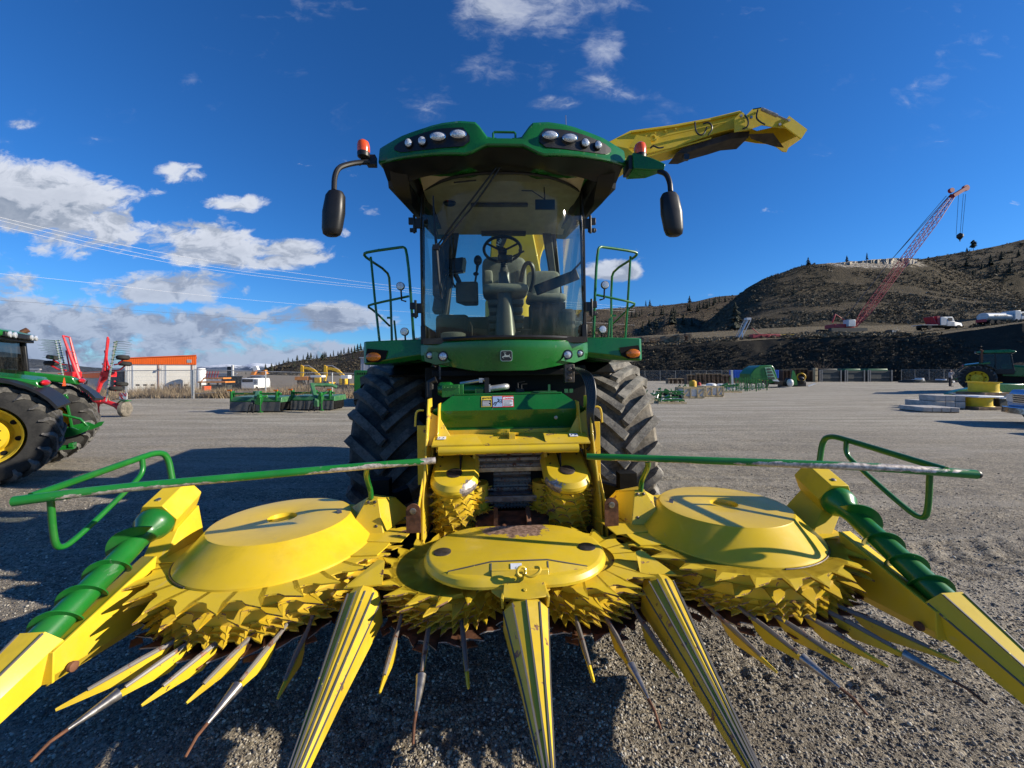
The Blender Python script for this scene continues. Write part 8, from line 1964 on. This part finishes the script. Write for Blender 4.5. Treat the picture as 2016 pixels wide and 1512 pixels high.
# ---- green implements: tillage frames with tines, racks
def implement(px0, px1, pyb, h, seed, label, pallet=True, dense=10):
    Z = HC * F / (pyb - CY); x0, x1 = at(px0, Z), at(px1, Z); w = x1 - x0; M = TR(x0, Z, 0); rt = thing('green_implement', label, 'farm implement', M); set_frame(M); r = random.Random(seed); m_ = MB()
    for k in range(3): m_.bar((0, .4 * k, h * r.uniform(.45, .7)), (w, .4 * k, h * r.uniform(.45, .75)), .09, .09)
    for k in range(dense):
        x = w * (k + .5) / dense; y = r.uniform(0, .9); z = h * r.uniform(.5, 1.0); m_.tube([(x, y, z), (x + r.uniform(-.15, .15), y, z * .6), (x + r.uniform(-.25, .25), y - .1, .12)], [.035, .03, .02], 5); 
        if r.random() < .5: m_.box((x, y, z * .9), (r.uniform(.12, .3), .2, r.uniform(.1, .25)), Matrix.Rotation(r.uniform(-.5, .5), 3, 'Y'))
        if r.random() < .4: m_.bar((x, y, z), (x + r.uniform(-.5, .5), y, z * r.uniform(.4, 1)), .05, .08)
    fr_ = m_.build('frame', green_bright, rt, bevel=.004)
    m_ = MB()
    for k in range(dense // 2): m_.lathe([(.10, -.05), (.13, 0), (.10, .05)], (w * (k + .4) / (dense / 2), r.uniform(0, .5), h * r.uniform(.25, .6)), (r.uniform(-.3, .3), 1, 0), 12)
    [m_.tube([(w * r.random(), 0, .3), (w * r.random(), .2, h * .7)], .02, 5) for k in range(4)]; m_.build('hubs_and_rods', galv if seed % 2 else engine_black, rt)
    if pallet: m_ = MB(); [m_.b2((-.15, y, .0), (w + .15, y + .12, .09)) for y in (-.15, .4, .95)]; [m_.b2((w * f, -.15, .09), (w * f + .14, 1.1, .12)) for f in (.02, .3, .6, .92)]; m_.build('pallet_base', wood, rt)
    set_frame(None); return rt
implement(1280, 1300, 793, .85, 1, 'green tangled implement hard beside the right front tyre', True, 7); implement(1300, 1346, 788, .80, 2, 'green tillage frame with discs, left of the pale crates', False, 12); implement(1300, 1345, 794.5, .36, 3, 'low green bar implement lying on a pallet in front of the tillage frame', True, 9)
implement(1345, 1372, 777, .85, 4, 'green implement poking up behind the nearer pale crate', False, 6); implement(1426, 1456, 773, .9, 5, 'green and grey implement on a pallet right of the crates', True, 9)
def rack(px0, px1, pyb, label):
    Z = HC * F / (pyb - CY); x0, x1 = at(px0, Z), at(px1, Z); w = x1 - x0; M = TR(x0, Z, 0); rt = thing('green_rack', label, 'steel rack', M); set_frame(M); m_ = MB()
    for y in (0, 1.0):
        for x in (0, w): m_.bar((x, y, 0), (x, y, 1.35), .07, .07, (0, 1, 0))
        for z in (1.15, .25): m_.bar((0, y, z), (w, y, z), .06, .06)
        m_.bar((w * .33, y, .25), (w * .33, y, 1.15), .04, .04, (0, 1, 0)); m_.bar((w * .66, y, .25), (w * .66, y, 1.15), .04, .04, (0, 1, 0)); m_.bar((0, y, .25), (w, y, .6), .04, .04)
    for x in (0, w): [m_.bar((x, 0, z), (x, 1.0, z), .05, .05) for z in (1.15, .25)]
    m_.build('frame', green_bright, rt); m_ = MB(); [m_.tube([(w * f, .3, .1), (w * (f + .08), .3, .5), (w * f, .3, .7)], .05, 6) for f in (.1, .3, .5, .7, .85)]; m_.build('stored_parts', galv, rt); set_frame(None)
rack(1449, 1467, 770.5, 'left green upright rack in front of the baler'); rack(1471, 1489, 770.5, 'middle green upright rack in front of the baler'); rack(1494, 1510, 768.5, 'right green low rack in front of the baler')
rt = thing('pale_post', 'pale upright post left of the round baler', 'post', TR(at(1443, 36.5), 36.5)); m_ = MB(); m_.bar((at(1443, 36.5), 36.5, 0), (at(1440.5, 36.5), 36.5, 1.95), .16, .10, (0, 1, 0)); m_.build('shaft', galv, rt); m_ = MB(); m_.box((at(1440.5, 36.5), 36.5, 1.97), (.2, .14, .06)); m_.build('cap', plastic_wrap, rt)
for (px, pyb, hh2, r_, mat, nm, lb, ct) in ((1364, 776, .72, .30, machine_yellow, 'yellow_drum', 'yellow drum sitting behind the nearer crate', 'drum'), (1376, 777, .55, .18, crane_red, 'red_can', 'red can between the yellow drum and the white sacks', 'can'), (1386, 776, .5, .30, white_paint, 'white_sack', 'white sack between the two pale crates', 'sack'), (1400, 768, .45, .5, white_paint, 'white_sack', 'pile of white sacks behind the right-hand crate', 'sack'), (1418, 768, .4, .4, white_paint, 'white_sack', 'white sack left of the pale upright post', 'sack')):
    Z = HC * F / (pyb - CY); m_ = MB(); m_.rings([[(r_ * k * math.cos(a), r_ * k * math.sin(a) * .8, z * hh2) for a in [2 * PI * q / 14 for q in range(14)]] for k, z in ((.8, .0), (1, .1), (1.02, .5), (.9, .85), (.4, 1.0))]); o = place(TR(at(px, Z), Z, .45 if nm in ('yellow_drum', 'red_can') else .25), m_, nm, mat, lb, ct)
    pl_ = None
# ---- concrete blocks and yellow rims
def blocks(px0, px1, pyb, pyt, Zd, z0_, n, label, dep=1.5):
    Z = Zd; x0, x1 = at(px0, Z), at(px1, Z); h = (pyb - pyt) / F * Z; M = TR(x0, Z, z0_, rad(-9)); rt = thing('concrete_block_row', label, 'concrete blocks', M); set_frame(M); w = (x1 - x0) / n
    for k in range(n): m_ = MB(); m_.b2((w * k + .012, 0, 0), (w * (k + 1) - .012, dep, h)); m_.build('block', concrete, rt, bevel=.02)
    m_ = MB(); m_.b2((-.03, .1, -.05), (w * n + .05, dep - .1, -.002)) ; m_.build('bearer', wood_old, rt); set_frame(None)
blocks(1818, 1880, 812.5, 804, 18.0, .04, 4, 'lowest flat row of pale concrete blocks in the front', 1.4); blocks(1842, 1893, 803, 790, 19.6, .05, 3, 'lower middle row of concrete blocks under the top row', 1.0); blocks(1842, 1893, 787, 776, 19.7, .40, 3, 'topmost row of weathered concrete blocks', 1.0); blocks(1818, 1840, 802, 790, 20.5, .04, 1, 'single dark concrete block left of the block rows', 1.2)
def rim(px, pyb, Z, r, h, z, label, lidm=None):
    M = TR(at(px, Z), Z, z); rt = thing('spare_wheel', label, 'wheel rim', M); set_frame(M); m_ = MB(); m_.lathe([(r, 0), (r * .98, .02), (r * .88, .04), (r * .86, h * .5), (r * .88, h - .04), (r * 1.0, h - .02), (r * 1.02, h), (r * .98, h), (r * .84, h - .05), (r * .82, .05)], (0, 0, 0), (0, 0, 1), 36, cap=False); m_.build('rim', yellow, rt); m_ = MB(); m_.lathe([(r * .83, h * .4), (r * .3, h * .35), (.1, h * .35)], (0, 0, 0), (0, 0, 1), 24, cap=False); m_.build('disc', yellow, rt)
    if lidm: m_ = MB(); m_.box((0, 0, h + .05), (r * 2.2, r * 2, .08)); m_.build('pallet_lid', lidm, rt, bevel=.02)
    m_ = MB(); m_.box((0, 0, -.07), (r * 2.3, r * 2.1, .12)); m_.build('pallet_base', wood_old, rt); set_frame(None)
rim(1936, 772, 20.5, .62, .52, .82, 'upper yellow wheel rim standing on the pallet lid'); rim(1925, 803, 19.6, .56, .44, .16, 'lower yellow wheel rim under a white lid', sticker_white)
rt = thing('dark_support_box', 'dark box beneath the upper yellow rim', 'box', TR(at(1937, 20.6), 20.6)); m_ = MB(); m_.b2((at(1916, 20.6), 20.2, .0), (at(1961, 20.6), 21.6, .64)); m_.build('box_body', dark_hdpe, rt, bevel=.02); m_ = MB(); m_.b2((at(1914, 20.6), 20.1, .64), (at(1962, 20.6), 21.7, .70)); m_.build('pallet_top', concrete, rt)
M = TR(at(1895, 25), 25, .25); mf = thing('green_loader_arm', 'green loader arm with yellow stripe lying behind the top blocks', 'loader arm', M); set_frame(M); m_ = MB(); m_.poly([(-.8, 0, .2), (-.2, 0, .45), (1.3, 0, .7), (1.3, 0, .35), (.2, 0, .0), (-.7, 0, -.05)], (0, .4, 0)); m_.build('arm', green, mf, bevel=.03); m_ = MB(); m_.bar((-.3, -.01, .25), (1.1, -.01, .5), .02, .05); m_.build('yellow_stripe', sticker_yellow, mf); set_frame(None)
M = TR(at(1980, 20), 20, 0); pc = thing('dark_parts_pallet', 'dark parts under crumpled white wrap beside the pickup', 'parts pallet', M); set_frame(M); m_ = MB(); m_.b2((-.3, 0, .1), (1.5, 1.2, .75)); m_.b2((-.4, 0, 0), (1.6, 1.2, .1)); m_.build('dark_parts', dark_hdpe, pc, bevel=.03); m_ = MB(); m_.rings([[(-.45, -.1, .5), (.3, -.15, .5), (.3, .6, .5), (-.45, .6, .5)], [(-.3, 0, .85), (.05, 0, .8), (.05, .3, .8), (-.3, .3, .85)]]); m_.build('white_wrap', plastic_wrap, pc); m_ = MB(); m_.b2((-.2, .3, .8), (1.6, 1.4, 1.25)); m_.build('green_casting', green, pc, bevel=.05); set_frame(None)

# ---- pickup trucks
def pickup(M, label):
    rt = thing('pickup_truck', label, 'pickup truck', M); set_frame(M)   # local -X forward, origin under the front bumper centre
    m_ = MB(); H = lambda x, z1, z2, w, w2: [(x, -w, z1), (x, w, z1), (x, w, z2 - .15), (x, w2, z2), (x, -w2, z2), (x, -w, z2 - .15)]
    m_.rings([H(.12, .62, 1.12, .93, .80), H(.25, .55, 1.22, .99, .88), H(1.5, .50, 1.30, 1.01, .92), H(1.9, .45, 1.32, 1.01, .95), H(3.9, .45, 1.36, 1.01, .96), H(5.9, .50, 1.36, 1.01, .96)][::-1]); bd = m_.build('body', truck_blue, rt, bevel=.04)
    m_ = MB(); m_.rings([[(1.6, -.90, 1.30), (1.6, .90, 1.30), (2.3, .74, 1.95), (2.3, -.74, 1.95)], [(3.9, -.93, 1.34), (3.9, .93, 1.34), (3.6, .76, 1.97), (3.6, -.76, 1.97)]]); m_.build('cab_roof', truck_blue, bd, bevel=.05)
    m_ = MB(); m_.add([(1.68, -.85, 1.35), (1.68, .85, 1.35), (2.24, .72, 1.90), (2.24, -.72, 1.90)], [(0, 1, 2, 3)]); m_.add([(1.9, -.925, 1.38), (3.7, -.945, 1.38), (3.5, -.80, 1.88), (2.35, -.785, 1.88)], [(0, 1, 2, 3)]); m_.v = [(x - .02, y - (.01 if y < -.8 else 0), z) for x, y, z in m_.v]; m_.build('window', ink, rt)
    m_ = MB(); m_.b2((.04, -.62, .72), (.14, .62, 1.08)); gr = m_.build('grille', chrome, rt, bevel=.02); m_ = MB(); [m_.b2((.02, -.56, .76 + .075 * k), (.045, .56, .80 + .075 * k)) for k in range(4)]; m_.build('grille_slots', ink, gr)
    m_ = MB(); m_.rings([[(-.05, -.95, .36), (-.02, -.95, .60), (.2, -1.0, .60), (.2, -1.0, .36)], [(-.12, -.5, .34), (-.10, -.5, .58), (.2, -.5, .60), (.2, -.5, .36)], [(-.12, .5, .34), (-.10, .5, .58), (.2, .5, .60), (.2, .5, .36)], [(-.05, .95, .36), (-.02, .95, .60), (.2, 1.0, .60), (.2, 1.0, .36)]]); m_.build('front_bumper', chrome, rt, bevel=.02)
    for s in (-1, 1): m_ = MB(); m_.rings([[(.06, s * .64, .76), (.06, s * .64, 1.06), (.2, s * .64, 1.06), (.2, s * .64, .76)], [(.13, s * .97, .80), (.13, s * .97, 1.04), (.4, s * 1.0, 1.04), (.4, s * 1.0, .80)]]); m_.build('headlight', headlamp, rt)
    for x in (1.0, 4.7):
        for s in (-1, 1):
            m_ = MB(); m_.lathe([(.24, -.13), (.38, -.14), (.41, -.08), (.41, .08), (.38, .14), (.24, .13)], (x, s * .90, .41), (0, s, 0), 28); w = m_.build('wheel', rubber_clean, rt); m_ = MB(); m_.lathe([(.25, .10), (.22, .08), (.06, .11), (.001, .12)], (x, s * .90, .41), (0, s, 0), 20); m_.build('wheel_rim', chrome, w)
    m_ = MB(); m_.box((1.75, -1.12, 1.38), (.1, .16, .2)); m_.build('wing_mirror', black, rt, bevel=.02); set_frame(None); return rt
pk1 = pickup(TR(18.35, 13.9, 0, rad(-14)), 'silver-blue pickup truck with chrome grille at the right edge')
dup(pk1, TR(17.6, 10.8, 0, rad(2)), 'unseen vehicle nearer on the right, a pickup copy added to cast the yard shadow')  # out-of-frame vehicle added for the shadow it throws across the yard

# ---- standing person holding something up to the face
Zp = 42; xp = at(1871, Zp); zp = g0(xp, Zp); M = TR(xp, Zp, zp, rad(20)); set_frame(M)
pr = thing('person', 'person in dark trousers and grey top, arms raised, near the parked tractors', 'person', M)
def bodymesh():
    m_ = MB()
    def el(c, rx, ry, n=14): return [Vector((c[0] + rx * math.cos(2 * PI * q / n), c[1] + ry * math.sin(2 * PI * q / n), c[2])) for q in range(n)]
    m_.rings([el((0, 0, .86), .15, .10), el((0, 0, 1.0), .155, .11), el((0, .01, 1.15), .14, .10), el((0, .01, 1.32), .18, .115), el((0, .01, 1.43), .19, .10), el((0, 0, 1.49), .10, .07), el((0, -.01, 1.53), .055, .055), el((0, -.015, 1.58), .065, .075), el((0, -.02, 1.66), .078, .095), el((0, -.01, 1.74), .070, .088), el((0, 0, 1.79), .03, .04)])
    for s in (-1, 1):
        m_.tube([(s * .09, 0, .95), (s * .10, -.01, .55), (s * .11, .02, .12), (s * .11, .01, .04)], [.098, .068, .045, .042], 12); m_.rings([[(s * .11 + a, b, z) for a, b in ((-.045, .05), (.045, .05), (.045, -.17), (-.045, -.17))] for z in (0, .07)])
        m_.tube([(s * .18, .01, 1.42), (s * .25, -.06, 1.20), (s * .16, -.22, 1.36), (s * .07, -.20, 1.56)], [.062, .048, .038, .028], 10); 
        h = Vector((s * .055, -.19, 1.60)); m_.ball(h, (.035, .02, .045), 8, 6)
        for k in range(4): m_.tube([h + Vector((s * (-.02 + .012 * k), 0, .02)), h + Vector((s * (-.02 + .010 * k), -.015, .065 - .004 * abs(k - 1.5))), h + Vector((s * (-.03 + .008 * k), .0, .085 - .006 * abs(k - 1.5)))], [.009, .008, .006], 5)
        m_.tube([h + Vector((-s * .03, 0, -.01)), h + Vector((-s * .055, -.02, .02))], [.010, .007], 5)
    m_.tube([(0, -.10, 1.66), (0, -.125, 1.645)], [.012, .014], 6)
    return m_
bodymesh().build('body', skin, pr, angle=60)
def el(c, rx, ry, n=14): return [Vector((c[0] + rx * math.cos(2 * PI * q / n), c[1] + ry * math.sin(2 * PI * q / n), c[2])) for q in range(n)]
m_ = MB(); m_.rings([el((0, 0, .84), .19, .135), el((0, 0, 1.0), .185, .135), el((0, .01, 1.15), .17, .125), el((0, .01, 1.32), .21, .14), el((0, .01, 1.43), .22, .125), el((0, .02, 1.51), .12, .10), el((0, .03, 1.53), .09, .08)])
for s in (-1, 1): m_.tube([(s * .18, .01, 1.42), (s * .25, -.06, 1.20), (s * .16, -.22, 1.36), (s * .09, -.205, 1.50)], [.082, .066, .055, .046], 12)
m_.build('hooded_top', cloth_grey, pr, angle=60)
m_ = MB()
for s in (-1, 1): m_.tube([(s * .085, 0, .97), (s * .10, -.01, .55), (s * .11, .02, .10)], [.115, .086, .068], 12); m_.rings([[(s * .11 + a, b, z) for a, b in ((-.055, .06), (.055, .06), (.055, -.19), (-.055, -.19))] for z in (0, .08)])
m_.build('trousers', cloth_dark, pr, angle=60); m_ = MB(); m_.rings([el((0, .015, 1.60), .085, .09), el((0, .01, 1.70), .09, .105), el((0, 0, 1.78), .06, .075), el((0, 0, 1.81), .02, .02)]); m_.v = [(x, y + .012, z) for x, y, z in m_.v]; m_.build('hair', cloth_dark, pr, angle=60)
m_ = MB(); m_.box((0, -.215, 1.62), (.08, .012, .15)); m_.build('phone', black, pr); set_frame(None)
# bare shrub by the storage bays
x = at(1618, 68); m_ = MB(); r = random.Random(4)
for k in range(60):
    a = r.uniform(-.9, .9); l = r.uniform(1.2, 2.6); m_.tube([(0, 0, 0), (math.sin(a) * l * .5, r.uniform(-.3, .3), l * .5), (math.sin(a) * l * .9 + r.uniform(-.2, .2), r.uniform(-.6, .6), l)], [.02, .015, .006], 4)
place(TR(x, 68, 1.2), m_, 'bare_shrub', simple('bare_twigs', (.20, .14, .09), .9), 'bare pale shrub behind the leftmost mesh storage bay', 'shrub')
